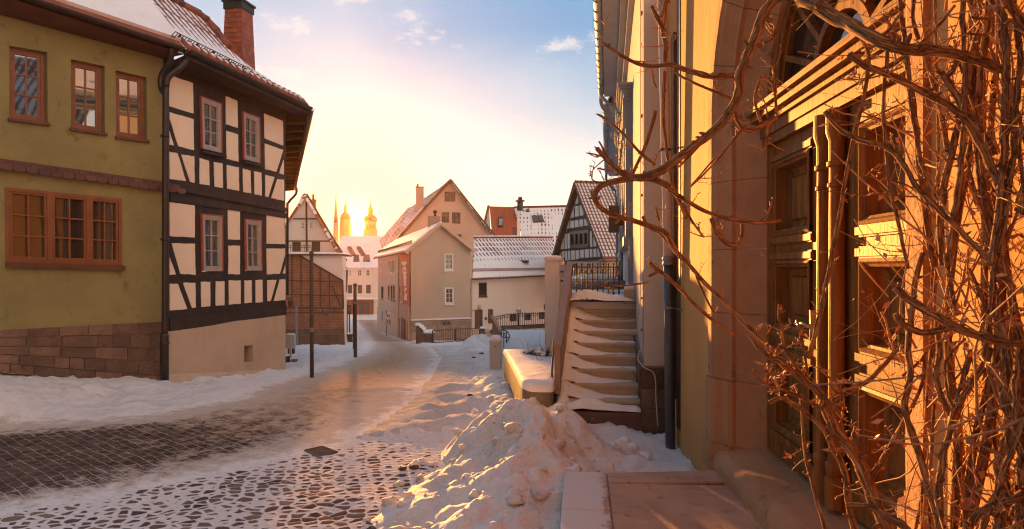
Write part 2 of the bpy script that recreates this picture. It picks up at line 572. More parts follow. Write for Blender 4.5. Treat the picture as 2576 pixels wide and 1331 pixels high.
def make_road():
    t = T('road_pavers')
    raw = t.coord('UV')
    wob = t.n('TexNoise', Vector=raw, Scale=3.0, Detail=2).outputs[1]
    uvw = t.n('VectorMath', {'operation': 'MULTIPLY_ADD'}, _0=wob, _1=(.06, .06, 0), _2=raw).outputs[0]
    uv = t.n('Mapping', Vector=uvw, Rotation=(0, 0, math.radians(38))).outputs[0]
    br = t.n('TexBrick', {'offset': .5}, Vector=uv, Color1=(.105, .054, .039), Color2=(.050, .038, .035), Mortar=(1, 1, 1), Scale=1.0, Mortar_Size=.007, Mortar_Smooth=.8, Bias=-.1, Brick_Width=.20, Row_Height=.10)
    n1 = t.noise(.75, 6, .6, raw)
    n2 = t.noise(5, 8, .74, raw, .4)
    n3 = t.noise(46, 5, .75, raw)
    n4 = t.noise(17, 5, .7, t.n('Mapping', Vector=raw, Rotation=(0, 0, math.radians(20)), Scale=(.35, 1.3, 1)).outputs[0])
    rd, dust = t.attr('rd'), t.attr('dust')
    brick = t.mix(br.outputs[1], br.outputs[0], (.07, .05, .042))
    brick = t.mix(t.mapr(n2, .36, .62, 0, .7), brick, (.19, .125, .095))
    # snow that has been driven into the joints, then a thin brown crust over everything
    f = t.math('ADD', t.math('MULTIPLY', n1, .85), t.math('MULTIPLY', n2, 1.15))
    f = t.math('ADD', f, t.math('MULTIPLY', n4, .5))
    f = t.math('SUBTRACT', f, .13)
    f = t.math('ADD', f, t.math('MULTIPLY', n3, .55))
    f = t.math('ADD', f, t.math('ADD', dust, t.mapr(rd, -1.0, .15, 0, .55)))
    fj = t.math('ADD', f, t.math('MULTIPLY', t.math('MULTIPLY', br.outputs[1], n4), .55))
    crust = t.mapr(fj, 1.32, 1.70, 0, 1)
    brown = t.mix(t.mapr(t.math('ADD', n2, t.math('MULTIPLY', n3, .4)), .5, .9), (.38, .24, .15), (.60, .43, .31))
    brown = t.mix(t.mapr(rd, -1.3, -.1, 0, .6), brown, (.68, .58, .52))
    col = t.mix(crust, brick, brown)
    white = t.mapr(t.math('ADD', t.math('ADD', rd, t.math('MULTIPLY', t.math('SUBTRACT', n2, .5), 1.5)), t.math('MULTIPLY', t.math('SUBTRACT', n1, .5), .9)), -.25, .10)
    col = t.mix(white, col, (.80, .72, .67))
    h = t.math('ADD', t.math('MULTIPLY', crust, .6), t.math('SUBTRACT', t.math('MULTIPLY', n3, .5), t.math('MULTIPLY', br.outputs[1], .5)))
    return t.done(col, .9, t.bump(h, .7, .014), Specular_IOR_Level=0.0)


def make_cobble():
    t = T('snowy_cobbles')
    raw = t.coord('UV')
    warp = t.n('TexNoise', Vector=raw, Scale=3.5, Detail=3).outputs[1]
    vec = t.n('VectorMath', {'operation': 'MULTIPLY_ADD'}, _0=warp, _1=(.10, .10, 0), _2=raw).outputs[0]
    vec = t.n('Mapping', Vector=vec, Rotation=(0, 0, math.radians(-12)), Scale=(8.6, 11.5, 1)).outputs[0]
    ed = t.n('TexVoronoi', {'feature': 'DISTANCE_TO_EDGE', 'voronoi_dimensions': '2D'}, Vector=vec, Scale=1.0, Randomness=.8).outputs[0]
    cellc = t.n('TexVoronoi', {'feature': 'F1', 'voronoi_dimensions': '2D'}, Vector=vec, Scale=1.0, Randomness=.8).outputs[1]
    cc = t.n('SeparateColor', Color=cellc)
    cv, cw = cc.outputs[0], cc.outputs[1]
    n1 = t.noise(.9, 4, .6, raw)
    n2 = t.noise(22, 6, .72, raw)
    cb = t.attr('cb')          # 0 bare stones .. 1 snowed over
    thr = t.math('ADD', t.math('ADD', t.math('MULTIPLY', cv, .34), t.math('MULTIPLY', cb, .42)), t.math('MULTIPLY', t.math('SUBTRACT', n1, .5), .8))
    thr = t.math('ADD', thr, .0)
    s = t.math('SUBTRACT', t.math('ADD', ed, t.math('MULTIPLY', t.math('SUBTRACT', n2, .5), .20)), thr)
    bare = t.mapr(s, .03, .11)
    st = t.mix(cw, (.07, .05, .045), (.26, .17, .125))
    st = t.mix(t.mapr(n2, .45, .75, 0, .5), st, (.34, .26, .22))
    col = t.mix(bare, t.mix(t.mapr(n2, .3, .7), (.80, .72, .68), (.66, .56, .51)), st)
    h = t.math('ADD', t.math('MULTIPLY', t.mapr(ed, 0, .35), .8), t.math('MULTIPLY', n2, .35))
    h = t.math('SUBTRACT', h, t.math('MULTIPLY', bare, .3))
    return t.done(col, .85, t.bump(h, .30, .022), Specular_IOR_Level=.0)


def make_ground():
    t = T('trodden_snow')
    raw = t.coord('UV')
    n1 = t.noise(1.1, 5, .6, raw)
    n2 = t.noise(14, 7, .7, raw)
    n3 = t.noise(50, 5, .7, raw)
    dirt = t.attr('dirt')
    k = t.math('ADD', t.math('ADD', t.math('MULTIPLY', n1, .8), t.math('MULTIPLY', n2, .8)), t.math('MULTIPLY', dirt, 1.1))
    col = t.mix(t.mapr(k, .95, 1.7), (.85, .80, .78), (.60, .47, .37))
    col = t.mix(t.mapr(n2, .3, .7, 0, .3), col, (.72, .64, .60))
    sp = t.mapr(t.math('ADD', n3, t.math('MULTIPLY', dirt, .06)), .71, .76)
    col = t.mix(sp, col, (.22, .15, .11))
    v = t.n('TexVoronoi', {'feature': 'SMOOTH_F1', 'voronoi_dimensions': '2D'}, Vector=raw, Scale=5.5, Smoothness=.6).outputs[0]
    h = t.math('ADD', t.math('MULTIPLY', n2, .8), t.math('ADD', t.math('MULTIPLY', v, .9), t.math('MULTIPLY', n3, .25)))
    return t.done(col, .9, t.bump(h, .9, .06), Specular_IOR_Level=0.0)


def make_dusted():
    """sandstone slab with a dusting of crumbly snow that follows the slab's outer edge"""
    t = T('snow_dusted_slab')
    vec = t.coord('UV')
    n2 = t.noise(7, 6, .7, vec)
    n3 = t.noise(34, 6, .75, vec)
    uvx = t.n('SeparateXYZ', Vector=vec).outputs[0]
    k = t.math('ADD', t.math('ADD', t.math('MULTIPLY', t.math('SUBTRACT', n2, .5), .9), t.math('MULTIPLY', t.math('SUBTRACT', n3, .5), 1.0)), t.mapr(uvx, .24, .56, .26, -.75, 'LINEAR'))
    s = t.mapr(k, -.05, .07)
    sp = t.mapr(t.noise(60, 4, .7, vec), .62, .68)
    f = t.mapr(t.noise(1.8, 6, .62, vec), .35, .65)
    st = t.mix(f, (.50, .29, .175), (.38, .215, .13))
    st = t.mix(t.mapr(t.noise(5, 7, .7, vec), .56, .66), st, (.27, .15, .095))
    st = t.mix(t.mapr(t.noise(3.1, 7, .75, t.coord('UV', (.5, 2.2, 1), (0, 0, .5))), .54, .60, 0, .5), st, (.56, .36, .24))
    sn = t.mix(n3, (.74, .66, .60), (.60, .50, .43))
    col = t.mix(s, st, t.mix(t.math('MULTIPLY', sp, .75), sn, (.20, .14, .11)))
    return t.done(col, .8, t.bump(t.math('ADD', t.math('MULTIPLY', s, 1.0), n3), .6, .012))


MAT['road'] = make_road()
MAT['cobble'] = make_cobble()
MAT['ground'] = make_ground()
MAT['dusted'] = make_dusted()

# ------------------------------------------------------------------ terrain
def ss(a, b, x):
    t = np.clip((np.asarray(x, float) - a) / (b - a), 0, 1)
    return t * t * (3 - 2 * t)


PY = [-60, 10.6, 15, 22, 34, 40, 65, 130, 900]
PZ = [0, 0, -.45, -1.12, -2.19, -2.68, -4.5, -8.5, -9.5]


def hbase(X, Y):
    X, Y = np.asarray(X, float), np.asarray(Y, float)
    z = np.interp(Y, PY, PZ)
    s = np.clip(-((X + 6) * .602 + (Y - 11) * .799), 0, 5)
    d = (X + 6) * .799 - (Y - 11) * .602
    z = z + .17 * s * ss(1.7, .1, d) * (d > -3)
    # yard on the right, held a little above the street
    xb = np.interp(Y, [9, 11.2, 24, 34, 36], [.1, -.12, -.6, -1.0, -1.0])
    z = z + ss(0, .5, X - xb) * (.42 + .35 * ss(11, 30, Y)) * ss(9.3, 10.2, Y) * ss(37, 34.5, Y)
    return z


def G(px, py):
    """where the line of sight meets the ground"""
    dx, dz = (px - CX) / F, (HY - py) / F
    a = 2.0
    while a < 400:
        b = a * 1.01
        if EYE + dz * b < float(hbase(dx * b, b)):
            for _ in range(24):
                m = (a + b) / 2
                if EYE + dz * m < float(hbase(dx * m, m)):
                    b = m
                else:
                    a = m
            return Vector((dx * b, b, EYE + dz * b))
        a = b
    return Vector((dx * 400, 400, EYE + dz * 400))


def gxy(pts):
    out = []
    for x, y in pts:
        g = G(x, y)
        out.append((g.x, g.y))
    return out


def sdist(poly, X, Y):
    d = np.full(X.shape, 1e9)
    ins = np.zeros(X.shape, bool)
    n = len(poly)
    for i in range(n):
        (x0, y0), (x1, y1) = poly[i], poly[(i + 1) % n]
        ex, ey = x1 - x0, y1 - y0
        t = np.clip(((X - x0) * ex + (Y - y0) * ey) / (ex * ex + ey * ey + 1e-12), 0, 1)
        d = np.minimum(d, np.hypot(X - x0 - t * ex, Y - y0 - t * ey))
        c = (y0 > Y) != (y1 > Y)
        with np.errstate(divide='ignore', invalid='ignore'):
            xi = (x1 - x0) * (Y - y0) / (y1 - y0 + 1e-15) + x0
        ins ^= c & (X < xi)
    return np.where(ins, -d, d)


ROADP = gxy([(-500, 1035), (0, 1047), (250, 1052), (430, 1034), (600, 998), (720, 958), (850, 917), (925, 887), (942, 862), (925, 836), (900, 812), (880, 800),
             (952, 800), (955, 815), (962, 838), (1010, 858), (1080, 876), (1100, 900), (1080, 940), (1040, 985), (960, 1050), (860, 1108), (760, 1130), (600, 1172), (300, 1230), (0, 1283), (-500, 1370)])
COBP = gxy([(-500, 1370), (0, 1283), (300, 1230), (600, 1172), (760, 1130), (860, 1108), (1000, 1090), (1180, 1080), (1250, 1150), (1250, 1500), (500, 1700), (-900, 1700)])
DIRTP = gxy([(960, 838), (1010, 855), (1080, 872), (1215, 872), (1215, 900), (1180, 960), (1160, 1050), (1050, 1130), (860, 1108), (960, 1050), (1040, 985), (1080, 940), (1100, 900)])


def build_terrain():
    NX, NY = 420, 430
    ys = np.concatenate([np.linspace(-25, 2.6, 24)[:-1], 2.6 * (900 / 2.6) ** np.linspace(0, 1, NY)])
    ss_ = np.linspace(-1, 1, NX)
    w = np.maximum(ys, 4) * 1.0 + 5.5
    X = ss_[None, :] * w[:, None]
    Y = np.repeat(ys[:, None], NX, 1)
    Z = hbase(X, Y)
    near = (Y > 2) & (Y < 120)
    rd = np.where(near, sdist(ROADP, X, Y), 9.0)
    cb = np.where((Y > 1) & (Y < 14), sdist(COBP, X, Y), 9.0)
    dr = np.where(near, sdist(DIRTP, X, Y), 9.0)
    nz = np.zeros(X.shape)
    for i in range(X.shape[0]):
        if ys[i] < 2 or ys[i] > 90:
            continue
        for j in range(NX):
            p = Vector((X[i, j], Y[i, j], 0))
            if abs(p.x) > ys[i] * .95:
                continue
            nz[i, j] = mn.noise(p * 2.3) * .55 + mn.noise(p * 6.1) * .35 + mn.noise(p * 13) * .25
    amp = .075 * ss(-.1, .7, rd) * ss(-.05, .5, cb) + .010
    # ridge of swept snow along the edges of the carriageway
    lump = .055 * np.exp(-((rd - .45) / .35) ** 2) * ss(11, 18, Y) * (1 + nz * 1.5)
    Z = Z + nz * amp * (1 + 1.0 * ss(.2, 1.0, rd)) + .05 * ss(.0, .5, rd) * (cb > 0) + np.maximum(lump, 0) * (dr > .2)
    dust = ss(5.8, 11.5, Y) * .62 + ss(-5.0, -1.0, X) * .22 - .20
    dirt = ss(.9, -.4, dr) * .5 + ss(.5, .0, rd) * .2
    cbv = ss(-.4, .9, X + (Y - 5.2) * .25 + .6) * .9 + ss(6.4, 7.6, Y) * .5
    global GRID
    GRID = (X, Y, Z, ys, ss_, w)
    c = lambda A: (A[:-1, :-1] + A[1:, :-1] + A[:-1, 1:] + A[1:, 1:]) / 4
    frd, fcb = c(rd), c(cb)
    for nm, sel, attrs, mt in (('road', frd < .12, {'rd': rd, 'dust': dust}, 'road'),
                               ('cobbled_verge', (frd >= .12) & (fcb < 0), {'cb': np.clip(cbv + ss(-.25, .0, cb), 0, 1.4)}, 'cobble'),
                               ('ground', (frd >= .12) & (fcb >= 0), {'dirt': dirt}, 'ground')):
        ii, jj = np.nonzero(sel)
        q = np.stack([ii * NX + jj, ii * NX + jj + 1, (ii + 1) * NX + jj + 1, (ii + 1) * NX + jj], 1)
        used, inv = np.unique(q, return_inverse=True)
        inv = inv.reshape(q.shape)
        co = np.stack([X.ravel()[used], Y.ravel()[used], Z.ravel()[used]], 1)
        me = bpy.data.meshes.new(nm)
        me.from_pydata(co.tolist(), [], inv.tolist())
        uvl = me.uv_layers.new(name='UVMap')
        uvl.data.foreach_set('uv', co[inv.ravel()][:, :2].ravel())
        for k, A in attrs.items():
            at = me.attributes.new(k, 'FLOAT', 'POINT')
            at.data.foreach_set('value', A.ravel()[used].astype(np.float32))
        me.polygons.foreach_set('use_smooth', [True] * len(me.polygons))
        me.materials.append(MAT[mt])
        o = bpy.data.objects.new(nm, me)
        COL.objects.link(o)
        o['kind'] = 'structure'


build_terrain()


def ground_z(x, y):
    """height of the finished ground mesh"""
    X, Y, Z, ys, s_, w = GRID
    i = int(np.clip(np.searchsorted(ys, y) - 1, 0, len(ys) - 2))
    k = (y - ys[i]) / (ys[i + 1] - ys[i])
    return float((1 - k) * np.interp(x, X[i], Z[i]) + k * np.interp(x, X[i + 1], Z[i + 1]))


def on_ground(g):
    return Vector((g.x, g.y, ground_z(g.x, g.y)))


# ------------------------------------------------------------------ generic building pieces
def bil(q):
    TL, TR, BR, BL = q
    def f(a, b):
        return tuple((1 - b) * ((1 - a) * TL[i] + a * TR[i]) + b * ((1 - a) * BL[i] + a * BR[i]) for i in (0, 1))
    return f


def rect(f, a0, a1, b0, b1):
    return [f(a0, b0), f(a1, b0), f(a1, b1), f(a0, b1)]


def window(parent, W, quad, n, cols=2, rows=3, fm='whiteframe', gm='glass', fw=.05, mw=.022, dep=.05, sashes=None, sill=None, casing=None, curtain=False, name='window', sill_mat=None, label=None, backing=None):
    """quad: TL, TR, BR, BL in wall coordinates; n: front of the frame"""
    f = bil(quad)
    wd = math.hypot(quad[1][0] - quad[0][0], quad[1][1] - quad[0][1])
    ht = abs(quad[0][1] - quad[3][1])
    fa, fb = fw / wd, fw / ht
    m = MB()
    for r in ((0, 1, 0, fb), (0, 1, 1 - fb, 1), (0, fa, fb, 1 - fb), (1 - fa, 1, fb, 1 - fb)):
        m.prism(W, rect(f, *r), n - dep, n)
    sashes = sashes or [(fa, 1 - fa)]
    for k, (a0, a1) in enumerate(sashes):
        if k:
            m.prism(W, rect(f, sashes[k - 1][1], a0, fb, 1 - fb), n - dep, n + .002)
        ga, gb = .6 * fa, .6 * fb
        for r in ((a0, a1, fb, fb + gb), (a0, a1, 1 - fb - gb * 1.3, 1 - fb), (a0, a0 + ga, fb + gb, 1 - fb - gb * 1.3), (a1 - ga, a1, fb + gb, 1 - fb - gb * 1.3)):
            m.prism(W, rect(f, *r), n - dep, n - .012)
        ma, mb_ = mw / wd / 2, mw / ht / 2
        for c in range(1, cols):
            a = a0 + ga + (a1 - a0 - 2 * ga) * c / cols
            m.prism(W, rect(f, a - ma, a + ma, fb + gb, 1 - fb - gb * 1.3), n - dep, n - .018)
        for r in range(1, rows):
            b = fb + gb + (1 - 2 * fb - 2.3 * gb) * r / rows
            m.prism(W, rect(f, a0 + ga, a1 - ga, b - mb_, b + mb_), n - dep, n - .020)
    w = m.build(name, MAT[fm], parent, label=label)
    p = MB()
    for a0, a1 in sashes:
        p.prism(W, rect(f, a0, a1, fb, 1 - fb), n - dep - .012, n - dep + .012)
    p.build('pane', MAT['clear' if curtain else gm], w)
    if curtain:
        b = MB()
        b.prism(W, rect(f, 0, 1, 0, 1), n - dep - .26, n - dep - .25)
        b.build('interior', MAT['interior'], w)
        c = MB()
        for a0, a1, b1 in ((fa, .40, .97), (.60, 1 - fa, .97)) if curtain != 'full' else ((fa, 1 - fa, .97),):
            K = 16
            top = [(a0 + (a1 - a0) * i / K) for i in range(K + 1)]
            for i in range(K):
                n0 = n - dep - .10 + .022 * math.sin(i * 1.9)
                n1 = n - dep - .10 + .022 * math.sin((i + 1) * 1.9)
                c.face([W.w(*f(top[i], fb), n0), W.w(*f(top[i + 1], fb), n1), W.w(*f(top[i + 1], b1), n1), W.w(*f(top[i], b1), n0)])
        c.build('curtain', MAT['curtain'], w, smooth=True, fix=False)
    if casing:
        c = MB()
        cw = casing[1]
        ca, cb = cw / wd, cw / ht
        for r in ((-ca, 1 + ca, -cb, 0), (-ca, 0, 0, 1), (1, 1 + ca, 0, 1)) + (((-ca, 1 + ca, 1, 1 + cb),) if len(casing) > 2 else ()):
            c.prism(W, rect(f, *r), n - dep, n + .012)
        c.build('casing', MAT[casing[0]], w)
    if sill:
        s = MB()
        h, out, side = sill
        BL, BR = quad[3], quad[2]
        s.prism(W, [(BL[0] - side, BL[1]), (BR[0] + side, BR[1]), (BR[0] + side, BR[1] - h), (BL[0] - side, BL[1] - h)], n - dep, n + out)
        s.build('sill', MAT[sill_mat or fm], w)
    return w


def clear_mat():
    t = T('clear_pane')
    fr = t.n('Fresnel', IOR=1.6)
    k = t.math('ADD', t.math('MULTIPLY', fr.outputs[0], 1.3), .16, clamp=True)
    h = t.noise(1.1, 2, .5)
    gl = t.n('BsdfGlossy', Roughness=.02, Color=(.95, .95, .95), Normal=t.bump(h, .3, .02))
    tr = t.n('BsdfTransparent', Color=(.8, .78, .75))
    mx = t.n('MixShader', _0=k, _1=tr.outputs[0], _2=gl.outputs[0])
    t.nt.links.new(mx.outputs[0], t.out.inputs[0])
    return t.m


MAT['clear'] = clear_mat()
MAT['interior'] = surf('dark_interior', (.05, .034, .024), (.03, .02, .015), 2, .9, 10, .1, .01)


def ray_plane(px, py, p0, n):
    o, d = Vector((0, 0, EYE)), Vector(((px - CX) / F, 1, (HY - py) / F))
    return o + d * ((p0 - o).dot(n) / d.dot(n))


def gutter(mb, a, b, r=.065, seg=7):
    """half-round channel from a to b"""
    a, b = Vector(a), Vector(b)
    d = (b - a).normalized()
    x = d.cross(Vector((0, 0, 1))).normalized()
    vs = []
    for p in (a, b):
        for rr in (r, r * .86):
            for k in range(seg + 1):
                g = math.pi + math.pi * k / seg
                vs.append(p + x * math.cos(g) * rr + Vector((0, 0, math.sin(g) * rr)))
    m = seg + 1
    fs = []
    for k in range(seg):
        fs.append((k, k + 1, 2 * m + k + 1, 2 * m + k))
        fs.append((m + k + 1, m + k, 3 * m + k, 3 * m + k + 1))
    fs += [(0, 2 * m, 3 * m, m), (seg, m + seg, 3 * m + seg, 2 * m + seg)]
    fs += [tuple(list(range(0, m)) + list(range(2 * m - 1, m - 1, -1))), tuple(list(range(2 * m, 3 * m)) + list(range(4 * m - 1, 3 * m - 1, -1)))]
    mb.idx(vs, fs)


# ------------------------------------------------------------------ green house and half-timbered house on the left
GW = Wall(-6.0, 11.0, 37)
HW = Wall(-6.0, 11.0, 11)
green = thing('green_house', 'olive green stuccoed house with red-brown windows on a sandstone plinth', 'house', GW.w(-1.2, .1))
half = thing('half_timbered_house', 'near half-timbered house with cream panels, pale plinth and brick-red chimney', 'house', HW.w(1.9, -.2))

# --- green house
g_open = [[A_(47, 228), A_(238, 262), A_(240, 622), A_(47, 598)],
          [A_(356, 297), A_(526, 332), A_(528, 672), A_(357, 648)],
          [A_(580, 353), A_(737, 388), A_(740, 708), A_(583, 688)]]
big = [W_(42, 108), W_(1078, 210), W_(1082, 803), W_(50, 772)]
m = MB()
m.holed(GW, GW.q([(-260, 844), (411, 808), (411, 148), (-260, -33)]), [GW.q(o) for o in g_open] + [GW.q(big)], -.3, 0, .14)
m.build('wall', MAT['green'], green)
for k, o in enumerate(g_open):
    q = GW.q(o)
    f = bil(q)
    q2 = [f(.02, .0), f(.98, .0), f(.98, .985), f(.02, .985)]
    w = window(green, GW, q2, -.085, 2, 3, 'redwood', 'glassblue', .052, .02, .05)
    s = MB()
    s.prism(GW, [(q[3][0] - .02, q[3][1] + .012), (q[2][0] + .02, q[2][1] + .012), (q[2][0] + .02, q[2][1] - .03), (q[3][0] - .02, q[3][1] - .03)], -.13, .05)
    s.build('sill', MAT['brownframe'], w)
q = GW.q(big)
wb = window(green, GW, q, .012, 2, 3, 'redwood', 'glass', .05, .02, .09, sashes=[(.035, .33), (.378, .668), (.712, .965)])
s = MB()
a, b = GW.tz(*W_(46, 772)), GW.tz(*W_(1098, 806))
s.prism(GW, [a, b, (b[0], b[1] - .075), (a[0], a[1] - .075)], -.05, .07)
s.build('sill', MAT['brownframe'], wb)
# the shingled band
m = MB()
L0, L1 = GW.tz(-130, 385), GW.tz(411, 461)
tw = .155
n = int((L1[0] - L0[0] + .12) / tw)
for row, (drop, nn) in enumerate(((.0, .045), (.055, .075))):
    for i in range(n + 1):
        t0 = L0[0] + tw * (i + .5 * row)
        zt = L0[1] + (L1[1] - L0[1]) * (t0 - L0[0]) / (L1[0] - L0[0]) - drop + random.uniform(-.006, .006)
        pts = [(t0 + .004, zt), (t0 + tw - .004, zt)]
        for k in range(7):
            g = math.pi * k / 6
            pts.append((t0 + tw / 2 + math.cos(g) * (tw / 2 - .004), zt - .065 - math.sin(g) * .03))
        b0 = len(m.v)
        m.prism(GW, pts, nn - .012 + random.uniform(0, .006), nn + .006)
        for v in m.v[b0:]:       # lean the shingle out at the bottom
            k = (zt - v.z) / .13
            v.x += GW.nx * .035 * k
            v.y += GW.ny * .035 * k
m.build('shingle_band', MAT['shingle'], green)
m = MB()
m.prism(GW, [(L0[0], L0[1] + .02), (L1[0] + .1, L1[1] + .02), (L1[0] + .1, L1[1] - .10), (L0[0], L0[1] - .10)], 0, .045)
m.build('shingle_batten', MAT['fascia'], green)


def ashlar(W, top, bot, n1, hgt, wid, mbs, seed):
    """courses of cut stone between two straight lines top=(a,b), bot=(a,b) in wall coordinates"""
    rnd = random.Random(seed)
    (ta, za), (tb, zb) = top
    (ba, ya), (bb, yb) = bot
    rows = max(1, round(((za - ya) + (zb - yb)) / 2 / hgt))
    cuts = [0]
    for r in range(rows):
        cuts.append(cuts[-1] + rnd.uniform(.75, 1.25))
    cuts = [c / cuts[-1] for c in cuts]
    L = tb - ta
    for r in range(rows):
        t = ta - rnd.uniform(0, wid)
        while t < tb:
            w = wid * rnd.uniform(.55, 1.5)
            t0, t1 = max(t, ta), min(t + w, tb)
            t += w
            if t1 - t0 < .05:
                continue
            pts = []
            for tt, ds in ((t0 + .006, 0), (t1 - .006, 0), (t1 - .006, 1), (t0 + .006, 1)):
                k = (tt - ta) / L
                zt, zbm = za + (zb - za) * k, ya + (yb - ya) * k
                c = cuts[r + ds]
                e = .006 if ds == 0 else -.006
                pts.append((tt, zt + (zbm - zt) * c - e))
            mbs.prism(W, pts, n1 - .05, n1 + rnd.uniform(-.012, .012))


m = MB()
top = (GW.tz(-260, 844), GW.tz(413, 808))
bot = (GW.tz(-260, 905), GW.tz(413, 985))
ashlar(GW, top, bot, .035, .155, .34, m, 3)
pl = m.build('stone_plinth', MAT['stone'], green)
m = MB()
m.prism(GW, [top[0], top[1], bot[1], bot[0]], -.3, .014)
m.build('mortar', MAT['mortar'], pl)

# --- eaves and roofs shared by the bend of the street
OV = .48
go, ho = GW.off(OV), HW.off(OV)
den = go.ux * ho.uy - go.uy * ho.ux
k = ((ho.ox - go.ox) * ho.uy - (ho.oy - go.oy) * ho.ux) / den
tH = ((ho.ox - go.ox) * go.uy - (ho.oy - go.oy) * go.ux) / den
ZE = 5.72
E1 = Vector((go.ox + go.ux * k, go.oy + go.uy * k, ZE))
EL = Vector((go.ox + go.ux * -5.2, go.oy + go.uy * -5.2, ZE + .30))
tE2 = ho.t(776)
E2 = ho.w(tE2, EYE + (HY - 268) / F * (ho.oy + ho.uy * tE2))
HEND = HW.tz(718, 500)[0]
SL = math.radians(47)
ev = Vector((math.sin(math.radians(-20)), math.cos(math.radians(-20)), 0))
E3 = E2 + ev * 15.5


def hip(n1, n2, w):
    d = n1[0] * n2[1] - n1[1] * n2[0]
    return Vector(((-w * n2[1] + w * n1[1]) / d, (-w * n1[0] + w * n2[0]) / d, w * math.tan(SL)))


HT = E1 + hip((GW.nx, GW.ny), (HW.nx, HW.ny), 4.2)
TLf = EL + Vector((-GW.nx * 4.2, -GW.ny * 4.2, 4.2 * math.tan(SL)))
m = MB()
m.slab([EL, E1, HT, TLf], .10)
rf = m.build('roof', MAT['redtile'], green)
m = MB()
up = Vector((0, 0, .085))
m.slab([EL + up - (EL - TLf) * .012, E1 + up - (E1 - HT) * .02, HT + up, TLf + up], .075)
m.build('snow_cover', MAT['roofsnow'], rf)
m = MB()
wt0, wt1 = GW.tz(-260, -33), GW.tz(411, 148)
m.face([GW.w(*wt0, .0), GW.w(*wt1, .0), E1 - Vector((0, 0, .10)), EL - Vector((0, 0, .10))])
m.face([GW.w(wt0[0], wt0[1] + .06, .0), GW.w(wt1[0], wt1[1] + .06, .0), E1 - Vector((0, 0, .03)), EL - Vector((0, 0, .03))])
m.build('soffit', MAT['fascia'], green, fix=False)
m = MB()
gd = Vector((GW.nx, GW.ny, 0)) * .05
gutter(m, EL + gd - Vector((0, 0, .02)), E1 + gd * .9 - Vector((0, 0, .02)) - (E1 - EL).normalized() * .05)
m.build('gutter', MAT['gutter'], green)

# half-timbered roof
n_ = (E2 - E1).cross(Vector((-HW.nx * math.cos(SL), -HW.ny * math.cos(SL), math.sin(SL)))).normalized()
if n_.z < 0:
    n_ = -n_
hipx = [(700, 214), (640, 176), (570, 118), (545, 82), (522, 56), (500, 38), (455, 12), (405, -14), (340, -40)]
hp = [ray_plane(x, y, E1, n_) for x, y in hipx]
print('HIP', [tuple(round(c, 2) for c in p) for p in hp], 'HT', tuple(round(c, 2) for c in HT), 'E1', tuple(E1), 'E2', tuple(E2))
m = MB()
m.slab([E1, E2] + hp + [HT], .10)
rf = m.build('roof', MAT['tile_left'], half)
m = MB()
hq = [p + Vector((0, 0, .02)) for p in hp]
for a, b in zip(hq[2:-1], hq[3:]):       # ridge tiles
    L = (b - a).length
    for i in range(max(1, int(L / .33))):
        nn = max(1, int(L / .33))
        p, q2 = a.lerp(b, i / nn), a.lerp(b, (i + 1.12) / nn)
        m.tube([p, q2], [.10, .075], 8)
m.build('ridge_tiles', MAT['redtile'], rf, smooth=True)
m = MB()
su = Vector((-HW.nx * math.cos(SL), -HW.ny * math.cos(SL), math.sin(SL)))
L = (E2 - E1).length
for i in range(int(L / .205)):
    p = E1.lerp(E2, (i + .5) * .205 / L) + Vector((0, 0, .01))
    m.tube([p - su * .05, p + su * .28], [.062, .055], 8)
m.build('eave_tiles', MAT['redtile'], rf, smooth=True)
m = MB()
for i in range(int(L / .205)):
    p = E1.lerp(E2, (i + 1.0) * .205 / L) + Vector((0, 0, .03))
    m.blob(p + su * .16, (.08, .09, .05), 1, .3, 2, i)
m.build('eave_snow', MAT['roofsnow'], rf, smooth=True)
# snow guard
m = MB()
a, b = ray_plane(*Za(118, 388), E1, n_), ray_plane(*Za(955, 792), E1, n_)
zu = n_ * .11
for h in (.02, .11):
    m.bar(a + n_ * h, b + n_ * h, .012)
L2 = (b - a).length
for i in range(int(L2 / .07) + 1):
    p = a.lerp(b, i * .07 / L2)
    m.bar(p, p + zu, .009)
for i in range(5):
    p = a.lerp(b, (i + .3) / 5)
    m.bar(p, p + zu, .03, .02)
m.build('snow_guard', MAT['iron'], rf)
# chimney
CY = 15.6
cb_ = P(601, 205, CY)
ct = P(598, 14, CY)
m = MB()
rot = math.radians(-11)
w0, w1 = .555, .435
hh = ct.z - cb_.z
nc = 15
for i in range(nc):
    wa = w0 + (w1 - w0) * i / nc
    m.wbox((cb_.x, CY, cb_.z + hh * i / nc), (wa * .985, wa * .985, hh / nc + .01), rot, .965)
    k = 4 if i % 2 else 3
    for s_ in range(4):           # shingles of the course
        for j in range(k):
            a0, a1 = -wa / 2 + wa * j / k, -wa / 2 + wa * (j + 1) / k
            dirs = [(1, 0), (0, 1), (-1, 0), (0, -1)][s_]
            tang = (-dirs[1], dirs[0])
            v = []
            for (o_, zz) in ((wa / 2 + .012, 0), (wa / 2 - .004, hh / nc * 1.08)):
                for aa in (a0 + .004, a1 - .004):
                    x = dirs[0] * o_ + tang[0] * aa
                    y = dirs[1] * o_ + tang[1] * aa
                    v.append(Vector((cb_.x + x * math.cos(rot) - y * math.sin(rot), CY + x * math.sin(rot) + y * math.cos(rot), cb_.z + hh * i / nc + zz)))
            m.face([v[0], v[1], v[3], v[2]])
ch = m.build('chimney', MAT['slate'], rf, fix=False)
m = MB()
for i in range(12):      # zinc-edged cap that hangs over the top course
    pass
m.wbox((cb_.x, CY, cb_.z + hh - .16), (w1 + .07, w1 + .07, .17), rot)
m.wbox((cb_.x, CY, cb_.z + hh + .008), (w1 + .13, w1 + .13, .05), rot)
m.build('chimney_cap', MAT['darkcap'], rf)
m = MB()
m.dome((cb_.x, CY, cb_.z + hh + .058), w1 + .1, w1 + .1, .05, rot, seed=3)
